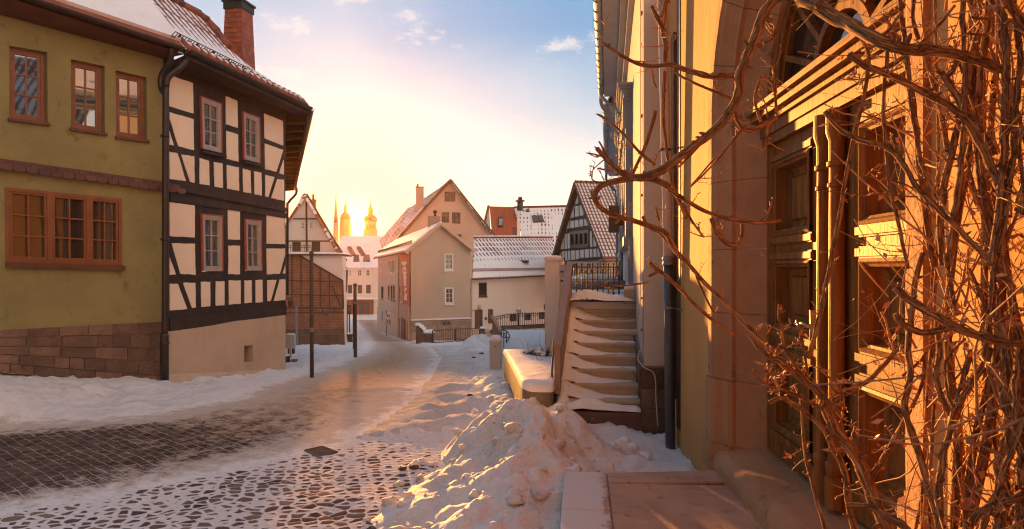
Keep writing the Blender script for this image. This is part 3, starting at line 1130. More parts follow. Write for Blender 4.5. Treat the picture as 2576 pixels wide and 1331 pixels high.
m.build('chimney_snow', MAT['roofsnow'], rf, smooth=True)

# hipped end of the roof with its open eave
hip_top = hp[2]
m = MB()
m.slab([E2, E3, E3 + Vector((-4, -1.5, 3.6)), hp[1].lerp(hp[0], .1)], .09)
m.build('end_roof', MAT['redtile'], half)
zi = E2.z - .12
i0 = HW.w(HEND + .02, zi - .02, .0)
i1 = i0 + ev * 15.3
m = MB()
m.face([i0, i1, E3 - Vector((0, 0, .11)), E2 - Vector((0, 0, .11))])
c0 = HW.w(0, GW.tz(411, 148)[1], 0)
m.face([HW.w(0, ZE - .2, 0), HW.w(HEND, zi - .02, 0), E2 - Vector((0, 0, .11)), E1 - Vector((0, 0, .11))])
m.build('soffit', MAT['timber'], half, fix=False)
m = MB()
for i in range(15):
    a, b = i0.lerp(i1, (i + .5) / 15), E2.lerp(E3, (i + .5) / 15)
    m.bar(a - Vector((0, 0, .10)), a.lerp(b, .9) - Vector((0, 0, .17)), .13, .15)
m.bar(E2 - Vector((0, 0, .13)), E3 - Vector((0, 0, .13)), .03, .2)
m.bar(E2 - Vector((0, 0, .09)), E1 - Vector((0, 0, .09)), .03, .15)
m.build('rafters', MAT['timber'], half)
m = MB()
hd = Vector((HW.nx, HW.ny, 0)) * .05
dn = Vector((0, 0, -.03))
gutter(m, E1 + hd + dn, E2 + hd + dn, .068)
ed = Vector((math.cos(math.radians(-20)), -math.sin(math.radians(-20)), 0)) * .06
gutter(m, E2 + ed + dn + hd * .3, E3 + ed + dn, .068)
m.build('gutter', MAT['gutter'], half)
m = MB()
e3 = E3 + dn + ed
pp = [e3 - ev * .3, e3 - ev * .3 - Vector((0, 0, .35)), e3 - ev * .3 + Vector((-.35, 0, -.75)), e3 - ev * .3 + Vector((-.4, 0, -1.2)), e3 - ev * .3 + Vector((-.4, 0, -5))]
m.tube(smooth_path(pp, 3), .06, 8)
m.build('downpipe', MAT['gutter'], half, smooth=True)

# --- half-timbered wall: dark frame with raised plaster panels
panels = []
for p in ([Za(92, 800), Za(345, 885), Za(352, 1208), Za(92, 1130)],
          [Zb(99, -30), Zb(352, 45), Zb(358, 375), Zb(192, 335), Zb(102, 50)],
          [Zb(97, 175), Zb(142, 325), Zb(97, 318)],
          [Zb(98, 390), Zb(180, 408), Zb(272, 705), Zb(99, 683)],
          [Zb(222, 420), Zb(360, 440), Zb(363, 722), Zb(318, 715)],
          [Zb(418, 460), Zb(517, 490), Zb(523, 750), Zb(420, 735)],
          [Zb(570, 500), Zb(662, 517), Zb(665, 777), Zb(577, 762)],
          [Za(697, 1025), Za(820, 1075), Zb(824, 138), Zb(700, 100)],
          [Zb(703, 168), Zb(826, 208), Zb(831, 498), Zb(706, 468)],
          [Zb(708, 532), Zb(834, 557), Zb(838, 810), Zb(712, 785)],
          [Zb(880, 570), Zb(960, 595), Zb(967, 835), Zb(884, 820)],
          [Zb(1000, 598), Zb(1075, 615), Zb(1080, 860), Zb(1003, 845)],
          [Za(1105, 1208), Za(1305, 1290), Zb(1308, 325), Zb(1110, 248)],
          [Zb(1113, 303), Zb(1308, 372), Zb(1235, 605), Zb(1117, 577)],
          [Zb(1311, 480), Zb(1315, 635), Zb(1268, 622)],
          [Zb(1118, 637), Zb(1215, 662), Zb(1150, 875), Zb(1118, 868)],
          [Zb(1248, 680), Zb(1316, 690), Zb(1318, 915), Zb(1182, 885)],
          [Zb(100, 928), Zb(365, 962), Zb(365, 1305), Zb(100, 1290)],
          [Zb(718, 1005), Zb(845, 1022), Zb(848, 1328), Zb(722, 1325)],
          [Zb(1130, 1068), Zb(1320, 1100), (716, 614), (670, 613)],
          [(431, 612), (489, 613), (491, 692), (453, 689)],
          [(426, 648), (441, 690), (426, 692)],
          [(573.6, 618), (602.7, 618), (602.6, 690), (573.6, 690)],
          [(670, 625), (716, 625), (716, 641), (703, 689), (671, 690)],
          [(716.5, 668), (717, 688), (711, 688)],
          [B_(855, 95), B_(895, 95), B_(942, 222), B_(855, 230)],
          [B_(922, 90), B_(983, 90), B_(985, 215), B_(968, 218)],
          [B_(1012, 85), B_(1058, 85), B_(1058, 208), B_(1014, 212)],
          [B_(1087, 82), B_(1130, 82), B_(1130, 203), B_(1087, 205)],
          [B_(1152, 78), B_(1211, 78), B_(1212, 195), B_(1153, 200)],
          [B_(1232, 78), B_(1267, 78), B_(1268, 190), B_(1232, 193)],
          [B_(1288, 76), B_(1322, 75), B_(1323, 187), B_(1288, 190)],
          [B_(1347, 77), B_(1393, 75), B_(1363, 182), B_(1347, 183)],
          [B_(1410, 73), B_(1437, 73), B_(1438, 178), B_(1380, 182)]):
    panels.append(HW.q(p))
wins = [[Za(412, 1012), Za(648, 1100), Zb(650, 428), Zb(430, 376)],
        [Za(864, 1178), Za(1053, 1250), Zb(1058, 533), Zb(876, 488)],
        [Zb(425, 1042), Zb(658, 1064), B_(1120, 42), B_(1013, 42)],
        [Zb(888, 1097), Zb(1071, 1117), B_(1317, 38), B_(1233, 38)]]
m = MB()
holes = []
for w_ in wins:
    f = bil(HW.q(w_))
    holes.append(rect(f, .05, .95, .03, .97))
outer = HW.q([(415, 846), (719, 797), (718, 258), (415, 140)])
m.holed(HW, outer, holes, -.3, 0, .32)
for z0, z1, z2, z3 in (((425, 476), (718, 533), (718, 523), (425, 464)),):
    m.prism(HW, HW.q([z0, z1, z2, z3]), -.01, .045)
for q in (((425, 506), (717, 549), (717, 536), (425, 488)), ((425, 838), (718, 793), (718, 770), (425, 801)), ((425, 178), (717, 283), (717, 262), (425, 155))):
    m.prism(HW, HW.q(q), -.01, .03)
# end wall, receding round the corner
EWn = Wall(HW.w(HEND, 0).x, HW.w(HEND, 0).y, u=(-ev.x, -ev.y))
m.box(EWn, -15.3, -.01, -3, zi, .005, .3)
tf = m.build('timber_frame', MAT['timber'], half)
m = MB()
for p in panels:
    cx_, cz_ = sum(a for a, b in p) / len(p), sum(b for a, b in p) / len(p)
    r_ = []
    for i, (a, b) in enumerate(p):           # hand-trowelled, slightly wavy edges
        a2, b2 = p[(i + 1) % len(p)]
        for k in range(4):
            x, z = a + (a2 - a) * k / 4, b + (b2 - b) * k / 4
            j = .0 if k == 0 else 1
            r_.append((x + j * random.uniform(-.005, .005), z + j * random.uniform(-.006, .006)))
    m.prism(HW, r_, -.005, .012)
m.build('plaster_infill', MAT['cream'], tf)
for i, w_ in enumerate(wins):
    q = HW.q(w_)
    f = bil(q)
    inner = [f(.055, .03), f(.945, .03), f(.945, .965), f(.055, .965)]
    w = window(half, HW, inner, .03, 2, 3, 'greyframe', 'glass', .055, .018, .06, curtain=True if i < 2 else 'full', casing=('redcase', .022))
    if i < 2:
        s = MB()
        s.prism(HW, [(q[3][0] - .02, q[3][1] - .0), (q[2][0] + .05, q[2][1] - .0), (q[2][0] + .05, q[2][1] - .05), (q[3][0] - .02, q[3][1] - .05)], .0, .09)
        s.build('sill', MAT['timber'], w)
# plinth
m = MB()
hole = HW.q([B_(1232, 408), B_(1277, 404), B_(1277, 487), B_(1232, 492)], .09)
pts = HW.q([B_(848, 338), B_(905, 331), B_(1000, 318), B_(1090, 304), B_(1200, 283), B_(1320, 270), B_(1440, 253), B_(1440, 640), B_(848, 660)], .09)
m.holed(HW, pts, [hole], -.2, .09, .25)
pl = m.build('plaster_plinth', MAT['plinthplaster'], half)
m = MB()
m.prism(HW, HW.q([B_(850, 552), B_(1010, 545), B_(1200, 537), B_(1440, 524), B_(1440, 640), B_(850, 660)], .1), -.1, .10)
m.build('plinth_band', MAT['plinthlight'], pl)
m = MB()
m.prism(HW, hole, -.15, -.13)
m.prism(HW, [hole[0], ((hole[0][0] * .8 + hole[1][0] * .2), hole[1][1]), ((hole[3][0] * .8 + hole[2][0] * .2), hole[2][1]), hole[3]], -.12, -.07)
m.build('cellar_window', MAT['brownframe'], half)
# downpipe at the corner with its two swan necks
m = MB()
YD = 10.72
def DP(x, y, dy=0):
    return P(x, y, YD + dy)
base_px = 413.5
pa = [DP(*Za(118, 470), -.05), DP(*Za(122, 540), -.08), DP(*Za(95, 680), 0), DP(*Za(25, 790), .05), DP(*Za(8, 880), .05), DP(*Za(22, 950), .05), DP(*Za(52, 990), 0)]
m.tube(smooth_path(pa, 4), .052, 10)
pb = [DP(*Za(290, 530), .18), DP(*Za(290, 590), .18), DP(*Za(235, 700), .1), DP(*Za(130, 780), .03), DP(*Za(78, 840), 0), DP(*Za(66, 920), 0), DP(*Za(62, 1000), 0), DP(416, 480), DP(415, 800), DP(414.5, 838)]
m.tube(smooth_path(pb, 4), .052, 10)
m.tube([DP(414, 838), DP(414, 845), DP(414, 975)], [.06, .068, .068], 10)
for y in (340, 600, 860):
    m.tube([DP(415, y), DP(415, y + 5)], .072, 10)
dpo = m.build('downpipe', MAT['gutter'], half, smooth=True, label='brown downpipe with two swan necks at the corner')

# ------------------------------------------------------------------ brick house and white gable house at the bend
def quadwin(parent, W, pts, **k):
    return window(parent, W, W.q(pts), **k)


BW = Wall(P(700, 870, 34).x, 34, 84)
gb = G(800, 874)
brick = thing('brick_house', 'low annex with dark-framed brick infill, sloping brick edge and snowy terrace ledge', 'house', (BW.w(1.5, 0).x, 34, -2.2))
m = MB()
outer = BW.q([(690, 884), (867, 884), (862, 700), (861, 641), (690, 641)])
m.prism(BW, outer, -.3, 0)
se = BW.w(*BW.tz(864, 700), -.2)
m.bar(Vector((se.x, se.y, -.4)), Vector((se.x - 1.1, se.y + 3.0, -.4)), .2, 6.0)
wl = m.build('wall', MAT['white'], brick)
m = MB()
m.prism(BW, BW.q([(690, 830), (866, 826), (862, 707), (756, 643), (690, 643)]), -.05, .03)
br = m.build('brick_panel', MAT['brick'], wl)
m = MB()
m.prism(BW, BW.q([(690, 890), (868, 888), (866, 826), (690, 829)]), -.05, .07)
m.build('stone_base', MAT['brickstone'], wl)
m = MB()
def tb(x0, y0, x1, y1, w=3.4, W=BW, n=.055, mm=None):
    """timber between two pixels, w pixels wide"""
    d = math.hypot(x1 - x0, y1 - y0)
    ex, ey = -(y1 - y0) / d * w / 2, (x1 - x0) / d * w / 2
    (mm or m).prism(W, W.q([(x0 - ex, y0 - ey), (x1 - ex, y1 - ey), (x1 + ex, y1 + ey), (x0 + ex, y0 + ey)]), .0, n)
tb(754, 643, 863, 707, 4.5)
tb(690, 773, 865, 776, 4.5)
tb(690, 787, 866, 786, 3.5)
tb(862, 704, 864, 776, 4)
for x, y in ((735, 643), (758, 645), (782, 660), (806, 674), (829, 688)):
    tb(x, y, x + .5, 774, 3.6)
for y, x1 in ((706, 862), (741, 863)):
    tb(690, y - 1, x1, y + 3, 3)
tb(835, 718, 857, 770, 3.2)
for x in (757, 812, 842):
    tb(x, 776, x, 787, 3)
m.build('timber_frame', MAT['timber2'], wl)
m = MB()
a, b = BW.tz(690, 640), BW.tz(864, 640)
m.box(BW, a[0], b[0], a[1] - .06, a[1] + .02, -3.3, .16)
led = m.build('terrace_ledge', MAT['timber2'], brick)
m = MB()
c = (BW.w((a[0] + b[0]) / 2, 0, -1.5))
m.dome((c.x, c.y, a[1] + .02), b[0] - a[0] + .1, 3.4, .13, math.radians(6), 12, .15, 2)
m.build('snow_cover', MAT['roofsnow'], led, smooth=True)
m = MB()
for y in (614.5, 620):
    m.bar(BW.w(a[0], BW.tz(700, y)[1], -1.5), BW.w(BW.tz(768, 620)[0], BW.tz(700, y)[1], -1.5), .03)
for i in range(14):
    t = a[0] + (BW.tz(768, 620)[0] - a[0]) * i / 13
    m.bar(BW.w(t, BW.tz(700, 634)[1], -1.5), BW.w(t, BW.tz(700, 614)[1], -1.5), .025)
m.build('railing', MAT['timber2'], led)
m = MB()
p = BW.q([(814, 786), (828, 786), (828, 791), (814, 791)])
m.prism(BW, p, .06, .09)
tag(m.build('street_sign', MAT['signblue'], None), 'small blue street name plate on the brick wall', 'street sign')

GH = Wall(P(700, 870, 37.6).x, 37.6, 86)
ghouse = thing('gabled_house', 'white gabled house with thin timber cross behind the brick annex terrace', 'house', (GH.w(2, 0).x, 37.6, -2.3))
m = MB()
gw = [[G1(305, 488), G1(396, 488), G1(396, 630), G1(305, 630)], [G1(440, 486), G1(530, 486), G1(532, 630), G1(440, 630)],
      [G1(190, 815), G1(325, 815), G1(325, 962), G1(190, 962)], [G1(496, 812), G1(628, 812), G1(628, 966), G1(496, 966)]]
m.holed(GH, GH.q([(690, 880), (864, 880), (866, 640), (771, 497), (690, 612)]), [GH.q(g) for g in gw], -.4, 0, .12)
se = GH.w(*GH.tz(864, 700), -.2)
m.bar(Vector((se.x, se.y, -2)), Vector((se.x - 3.2, se.y + 8.5, -2)), .3, 7.5)
m.build('wall', MAT['white'], ghouse)
for i, g in enumerate(gw):
    quadwin(ghouse, GH, g, n=-.03, cols=2, rows=2 if i < 2 else 3, fm='whiteframe' if i < 2 else 'timber2', gm='glassfar', fw=.07, mw=.03, dep=.06, casing=('timber2', .10, 1) if i < 2 else None)
m = MB()
for q in ((*G1(415, 150), *G1(420, 965), 4.6), (*G1(210, 452), *G1(615, 452), 3.2), (690, 606.5, *G1(860, 800), 3), (*G1(410, 62), 690, 612, 6), (*G1(415, 62), *G1(1040, 1110), 6)):
    tb(*q, W=GH, n=.05)
m.build('timber_frame', MAT['timber2'], ghouse)
m = MB()
ap = GH.w(*GH.tz(*G1(415, 58)), .35)
el_ = GH.w(*GH.tz(680, 626), .35)
er_ = GH.w(*GH.tz(*G1(1045, 1120)), .35)
bk = Vector((-.36, .933, 0)) * 9
m.slab([el_ + bk, el_, ap, ap + bk], .16)
m.slab([er_, er_ + bk, ap + bk, ap], .16)
rf = m.build('roof', MAT['tile_big'], ghouse)
m = MB()
c = P(*G1(525, 250), 41)
m.wbox((c.x, c.y, c.z - 1.2), (.30, .30, 1.55), .1)
ch = m.build('chimney', MAT['slate'], rf)
m = MB()
m.wbox((c.x, c.y, c.z + .35), (.36, .36, .06), .1)
m.tube([(c.x - .02, c.y, c.z + .4), (c.x - .02, c.y, c.z + .75)], .07, 8)
m.build('chimney_pot', MAT['slate'], ch)
m = MB()
for q in ((*G2(800, 270), *G2(812, 0), 5), (*G2(776, 238), *G2(800, 238), 3), (*G2(780, 95), *G2(800, 95), 3), (*G2(775, 185), *G2(800, 150), 3)):
    tb(*q, W=GH, n=.3)
m.build('side_post', MAT['timber2'], ghouse)

# ------------------------------------------------------------------ church towers far behind
def tower(name, label, cx, Y, prof, roofprof, win=None):
    """prof: list of (half width px, y px); stone below, slate roof above"""
    base = P(cx, HY, Y)
    o = thing(name, label, 'tower', (base.x, Y, -9))
    for nm, pr, mt in (('stone_shaft', prof, 'churchstone'), ('roof_cap', roofprof, 'towerroof')):
        m = MB()
        m.lathe((base.x, Y, 0), [(w * Y / F, EYE + (HY - y) / F * Y) for w, y in pr], 16)
        m.build(nm, MAT[mt], o, smooth=False)
    return o, base


o, b = tower('church_tower', 'domed church tower left of the sun, nearer the needle spire', 869, 520, [(15, 760), (15, 575), (14, 560), (13, 553)],
             [(14, 553), (14.5, 551), (13, 546), (10.5, 540), (6.5, 536), (4, 534), (3.6, 533.5), (3.6, 522), (4.4, 521.5), (3.2, 518), (2, 514), (.9, 511), (.6, 505), (.2, 497)])
o, b = tower('church_tower', 'domed church tower with lantern right of the sun', 932, 520, [(18, 760), (18, 577), (15, 576), (14.6, 566), (14.6, 558)],
             [(15, 558), (17.5, 555), (17, 550), (14, 545), (9, 541.5), (6.5, 540.5), (6, 540), (6, 528), (7, 527), (5.4, 524), (3, 519), (1.6, 514), (.9, 508), (1.3, 506), (.6, 503), (.2, 495)])
for dx in (-9, 0, 9):
    m = MB()
    m.wbox((P(932 + dx * .8, 600, 515).x, 515.3, P(0, 575, 515).z), (1.1, .5, 3.2))
    m.build('tower_window', MAT['towerroof'], o)
o, b = tower('church_spire', 'thin needle church spire standing left of both domed towers', 845, 500, [(6.5, 740), (6.5, 563), (6, 561)],
             [(6.3, 561), (5.4, 556), (3.4, 530), (1.4, 500), (.8, 494), (1.4, 492.5), (1.2, 490), (.5, 489), (.2, 484)])

# ------------------------------------------------------------------ street end: pale house with shop front
FW = Wall(P(860, 790, 130).x, 130, 88)
fend = thing('shop_house', 'far pale house with skylit snowy roof and red shop front closing the street', 'house', (FW.w(4, 0).x, 130, -8.5))
fw = []
for x0, x1, x2, x3 in ((146, 178, 138, 182), (235, 285, 240, 288), (325, 374, 330, 380)):
    fw.append([C3(x0, 473), C3(x1, 473), C3(x1, 550), C3(x0, 550)])
    fw.append([C3(x2, 638), C3(x3, 638), C3(x3, 728), C3(x2, 728)])
m = MB()
m.holed(FW, FW.q([(835, 806), (965, 806), (965, 668), (835, 668)]), [FW.q(g) for g in fw], -10, 0, .2)
wl = m.build('wall', MAT['lowwall'], fend)
for i, g in enumerate(fw):
    quadwin(fend, FW, g, n=-.05, cols=2, rows=3 if i % 2 else 2, fm='brownframe' if i % 2 else 'whiteframe', gm='glassfar', fw=.12, mw=.07, dep=.1, casing=('brownframe', .12, 1))
m = MB()
m.prism(FW, FW.q([C3(105, 790), C3(412, 780), C3(412, 950), C3(105, 950)]), -.1, .25)
sh = m.build('shop_front', MAT['shop'], fend)
m = MB()
for x in (268, 318, 370, 404):
    m.prism(FW, FW.q([C3(x - 3, 830), C3(x + 3, 830), C3(x + 3, 946), C3(x - 3, 946)]), .2, .34)
m.prism(FW, FW.q([C3(105, 826), C3(408, 826), C3(408, 832), C3(105, 832)]), .2, .34)
m.build('mullion', MAT['redtile'], sh)
m = MB()
m.prism(FW, FW.q([C3(272, 836), C3(315, 836), C3(315, 940), C3(272, 940)]), .2, .27)
m.prism(FW, FW.q([C3(322, 836), C3(366, 836), C3(366, 940), C3(322, 940)]), .2, .27)
m.build('pane', MAT['glass'], sh)
m = MB()
a, b = FW.tz(835, 750), FW.tz(965, 748)
m.box(FW, a[0], b[0], a[1] - .25, a[1] + .15, 0, 1.1)
m.build('shop_canopy', MAT['roofsnow'], fend)
m = MB()
zt = FW.tz(900, 672)[1]
e0, e1 = FW.w(a[0], zt, .9), FW.w(b[0], zt, .9)
zr = EYE + (HY - 594) / F * 140
r0, r1 = FW.w(a[0], zr, -9), FW.w(b[0], zr, -9)
m.slab([e0, e1, r1, r0], .3)
rf = m.build('roof', MAT['tile_snowy'], fend)
nn = (e1 - e0).cross(r0 - e0).normalized()
nn = nn if nn.z > 0 else -nn
for x0, x1, tx in ((195, 260, 150), (300, 372, 250)):
    m = MB()
    q = [ray_plane(*C3(x0 + 8, 325), e0, nn), ray_plane(*C3(x1 - 5, 325), e0, nn), ray_plane(*C3(x1, 392), e0, nn), ray_plane(*C3(x0, 392), e0, nn)]
    m.idx([p + nn * .0 for p in q] + [p + nn * .22 for p in q], [(4, 5, 6, 7), (0, 1, 5, 4), (1, 2, 6, 5), (2, 3, 7, 6), (3, 0, 4, 7)])
    s_ = m.build('skylight', MAT['brownframe'], rf)
    m = MB()
    c = sum(q, Vector()) / 4
    m.face([c + (p - c) * .75 + nn * .23 for p in q])
    m.build('pane', MAT['glassfar'], s_, fix=False)
    m = MB()
    m.bar(ray_plane(*C3(tx, 245), e0, nn) + nn * .2, ray_plane(*C3(x0 + 5, 330), e0, nn) + nn * .2, .8, .4)
    m.build('skylight_flashing', MAT['darkcap'], s_)

# ------------------------------------------------------------------ grey house with the banner
CF = Wall(P(1034, 800, 40).x, 40, 66)
d16 = math.radians(-16.4)
CL = Wall(CF.ox, CF.oy, u=(-math.sin(d16), -math.cos(d16)))
back = Vector((math.sin(d16), math.cos(d16), 0))
castle = thing('banner_house', 'grey house with stone basement and long red banner on its street side', 'house', (CF.ox, CF.oy, -2.7))
cw = [[CB(882, -100), CB(882, -100), CB(882, -100), CB(882, -100)]]
cw = [[D4(0, 0)] * 4]
Cz = C_
w1 = [Cz(1126, 522), Cz(1189, 522), Cz(1189, 634), Cz(1128, 636)]
w2 = [Cz(1129, 748), Cz(1191, 748), Cz(1192, 860), Cz(1131, 860)]
cel = [CB(822, 592), CB(988, 592), CB(988, 668), CB(822, 676)]
m = MB()
m.holed(CF, CF.q([(1034, 806), (1183, 801), (1183, 622), (1106, 562), (1034, 620)]), [CF.q(w1), CF.q(w2)], -.3, 0, .15)
# street side
LEN = 26.0
lw = []
for x0, x1, y0, y1, y2, y3 in ((665, 690, 330, 348, 490, 500), (610, 632, 350, 362, 520, 528), (585, 605, 362, 372, 515, 520), (560, 575, 370, 378, 508, 512), (487, 500, 395, 400, 488, 490),
                               (705, 722, 652, 656, 812, 818), (670, 690, 645, 650, 798, 804), (615, 635, 632, 636, 802, 808), (590, 608, 634, 636, 797, 800), (560, 580, 640, 642, 777, 782), (490, 515, 648, 650, 788, 792)):
    lw.append([C3(x0, y1), C3(x1, y0), C3(x1, y3), C3(x0, y2)])
q = CL.q([(1034, 806), (1034, 626)])
zE = q[1][1]
gz = [CL.tz(*C3(805, 1012)), CL.tz(*C3(455, 872))]
m.holed(CL, [(-LEN, -6), (0, -6), (0, zE), (-LEN, zE)], [CL.q(g) for g in lw], -.3, 0, .14)
# back walls
R0 = CF.w(*CF.tz(1183, 700))
m2 = Wall(R0.x, R0.y, u=(-CL.ux, -CL.uy))
m.box(m2, 0, LEN, -4, zE, -.3, 0)
m.build('wall', MAT['greywall'], castle)
m = MB()
m.prism(CF, CF.q([(1034, 868), (1183, 852), (1183, 800), (1034, 805.5)]), -.2, .06)
sb = m.build('stone_basement', MAT['rubble'], castle)
m = MB()
m.prism(CL, [(-LEN, -6), (0, -6), gz[0], (gz[1][0], gz[1][1]), (-LEN, gz[1][1] - .2)], -.2, .08)
m.build('basement_plaster', MAT['pink'], castle)
m = MB()
m.prism(CF, CF.q([(1033, 806.5), (1184, 801.5), (1184, 798.5), (1033, 803.5)]), -.05, .16)
m.build('snowy_ledge', MAT['roofsnow'], castle)
for g in (w1, w2):
    quadwin(castle, CF, g, n=-.02, cols=2, rows=3, fm='whiteframe', gm='glassfar', fw=.07, mw=.03, dep=.1, sill=(.07, .10, .03))
for i, g in enumerate(lw):
    quadwin(castle, CL, g, n=-.04, cols=2, rows=3, fm='whiteframe' if i < 6 else 'brownframe', gm='glassfar', fw=.07, mw=.03, dep=.08, sill=(.08, .12, .02))
cq = CF.q(cel)
f = bil(cq)
m = MB()
for r in ((0, 1, 0, .18), (0, 1, .82, 1), (0, .12, .18, .82), (.44, .56, .18, .82), (.88, 1, .18, .82)):
    m.prism(CF, rect(f, *r), .0, .10)
w = m.build('basement_window', MAT['mortar'], castle)
m = MB()
m.prism(CF, rect(f, .1, .9, .15, .85), .05, .068)
m.build('pane', MAT['glass'], w)
# garage doors on the street side
for (x0, x1, y0, y1, nsl) in ((703, 748, 1000, 1215, 4), (668, 700, 985, 1195, 0), (752, 790, 1020, 1225, 0)):
    m = MB()
    q = CL.q([C3(x0, y0 - 14), C3(x1, y0 + 4), C3(x1, y1 + 6), C3(x0, y1 - 8)], .08)
    m.prism(CL, q, .0, .11 if nsl else .095)
    gd_ = m.build('garage_door', MAT['timber2' if nsl else 'pink'], castle)
    f = bil(q)
    m = MB()
    for k in range(5 if nsl else 2):
        a = (k + .25) / (5 if nsl else 2)
        m.prism(CL, rect(f, a, a + .09, .02, .98), .1, .135)
    m.build('slats', MAT['brownframe'], gd_)
m = MB()
m.prism(CL, CL.q([C3(490, 918), C3(511, 924), C3(511, 1022), C3(490, 1016)], .08), .0, .095)
m.build('side_door', MAT['brownframe'], castle)
# roof
A0 = CF.w(*CF.tz(1106, 558), .3)
A1 = A0 + back * (LEN + .6)
eL = CL.w(.3, zE - .14, .38)
eL1 = eL + back * (LEN + .6)
eR = CF.w(*CF.tz(1193, 628), .3)
eR1 = eR + back * (LEN + .6)
m = MB()
m.slab([eL1, eL, A0, A1], .12)
m.slab([eR, eR1, A1, A0], .12)
rf = m.build('roof', MAT['tile_snowy'], castle)
m = MB()
nl = (eL1 - eL).cross(A0 - eL).normalized()
nl = nl if nl.z > 0 else -nl
u3 = nl * .10
m.slab([eL1 + u3, eL + u3, eL.lerp(A0, .74) + u3, eL1.lerp(A1, .72) + u3], .09)
m.build('snow_cover', MAT['roofsnow'], rf)
m = MB()
k0, k1 = eL.lerp(A0, .20), eL1.lerp(A1, .20)
for i in range(70):
    p = k0.lerp(k1, i / 70) + u3
    m.bar(p, p + Vector((0, 0, .22)), .035)
m.bar(k0 + u3 + Vector((0, 0, .2)), k1 + u3 + Vector((0, 0, .2)), .04)
m.build('snow_guard', MAT['timber2'], rf)
m = MB()
gutter(m, eL + Vector((0, 0, -.08)), eL1 + Vector((0, 0, -.08)), .08)
m.build('gutter', MAT['timber2'], castle)
m = MB()
for s_, e in ((eL, A0), (eR, A0)):
    m.bar(e - Vector((0, 0, .14)), s_ - Vector((0, 0, .14)), .05, .2)
m.build('barge_board', MAT['pink'], rf)
m = MB()
m.tube([CL.w(-.25, zE - .1, .12), CL.w(-.25, -3, .12)], .06, 8)
m.build('downpipe', MAT['pink'], castle)
m = MB()
m.tube([CL.w(-6.1, zE - .1, .12), CL.w(-6.1, -4, .12)], .06, 8)
m.build('downpipe', MAT['pink'], castle)
m = MB()
cp = P(*BG(775, 850), 44.5)
m.wbox((cp.x, cp.y, cp.z - 1), (.75, .6, 1.45), .3)
ch = m.build('chimney', MAT['brick'], rf)
m = MB()
m.tube([(cp.x + .1, cp.y, cp.z + .4), (cp.x + .1, cp.y, cp.z + .75)], .1, 8)
m.blob((cp.x + .1, cp.y, cp.z + .78), (.16, .16, .12), 2, .1)
m.build('chimney_pot', MAT['brownframe'], ch, smooth=True)

# --- banner with its lettering
bq = [C3(693, 300), C3(767, 288), C3(786, 846), C3(721, 838)]
BQ = CL.q(bq, .2)
bf = bil(BQ)
m = MB()
pts = [bf(0, 0), bf(1, 0), bf(1, 1.03), bf(.55, .985), bf(0, 1.03)]
m.prism(CL, pts, .19, .2)
ban = m.build('banner', MAT['banner'], None, label='tall red swallow-tailed banner with white lettering on the grey street wall', cat='banner')
GLY = {
    'C': [[(.85, .18), (.6, .02), (.3, .08), (.12, .3), (.12, .68), (.35, .92), (.65, .98), (.88, .8)], [(.5, .1), (.42, .5), (.5, .88)], [(.62, .3), (.8, .42)]],
    'a': [[(.2, .15), (.5, .0), (.75, .15), (.75, .85), (.95, 1.0)], [(.75, .5), (.3, .5), (.18, .72), (.35, .97), (.75, .82)]],
    's': [[(.8, .1), (.5, .0), (.2, .18), (.3, .42), (.72, .56), (.82, .8), (.5, 1.0), (.15, .86)]],
    't': [[(.5, -.05), (.42, .2), (.42, .8), (.6, 1.0), (.85, .88)], [(.15, .22), (.8, .22)]],
    'l': [[(.25, .05), (.5, .0), (.5, .85), (.68, 1.0), (.9, .9)], [(.35, .1), (.35, .9)]],
    'e': [[(.25, .52), (.78, .34), (.6, .05), (.32, .08), (.16, .4), (.18, .75), (.45, 1.0), (.85, .85)]],
}
m = MB()
def stroke(line, f, w, mm, W=CL, n0=.2, n1=.206):
    for (a, b), (c, d) in zip(line, line[1:]):
        L = math.hypot(c - a, d - b) or 1
        p, q = f(a, b), f(c, d)
        L = math.hypot(q[0] - p[0], q[1] - p[1]) or 1
        ex, ez = -(q[1] - p[1]) / L * w / 2, (q[0] - p[0]) / L * w / 2
        sx, sz = (q[0] - p[0]) / L * w * .3, (q[1] - p[1]) / L * w * .3
        mm.prism(W, [(p[0] - ex - sx, p[1] - ez - sz), (q[0] - ex + sx, q[1] - ez + sz), (q[0] + ex + sx, q[1] + ez + sz), (p[0] + ex - sx, p[1] + ez - sz)], n0, n1)
for chh, y0, y1 in (('C', 458, 522), ('a', 534, 566), ('s', 572, 612), ('t', 622, 690), ('l', 694, 750), ('e', 754, 796)):
    b0, b1 = (y0 - 294) / 548, (y1 - 294) / 548
    wd_ = .37 if chh == 'C' else .30
    cc = .53
    for ln in GLY[chh]:
        stroke(ln, lambda a, b: bf(cc + (a - .5) * 2 * wd_ * .95, b0 + (b1 - b0) * b), .16, m)
for ln in ([(.5, 0), (.5, 1)], [(.5, .3), (.2, .1), (.0, .35), (.25, .55), (.5, .45)], [(.5, .3), (.8, .1), (1, .35), (.75, .55), (.5, .45)], [(.5, .7), (.3, .95)], [(.5, .7), (.7, .95)]):
    stroke(ln, lambda a, b: bf(.16 + a * .72, .185 + .075 * b), .12, m)
m.build('lettering', MAT['ink'], ban)

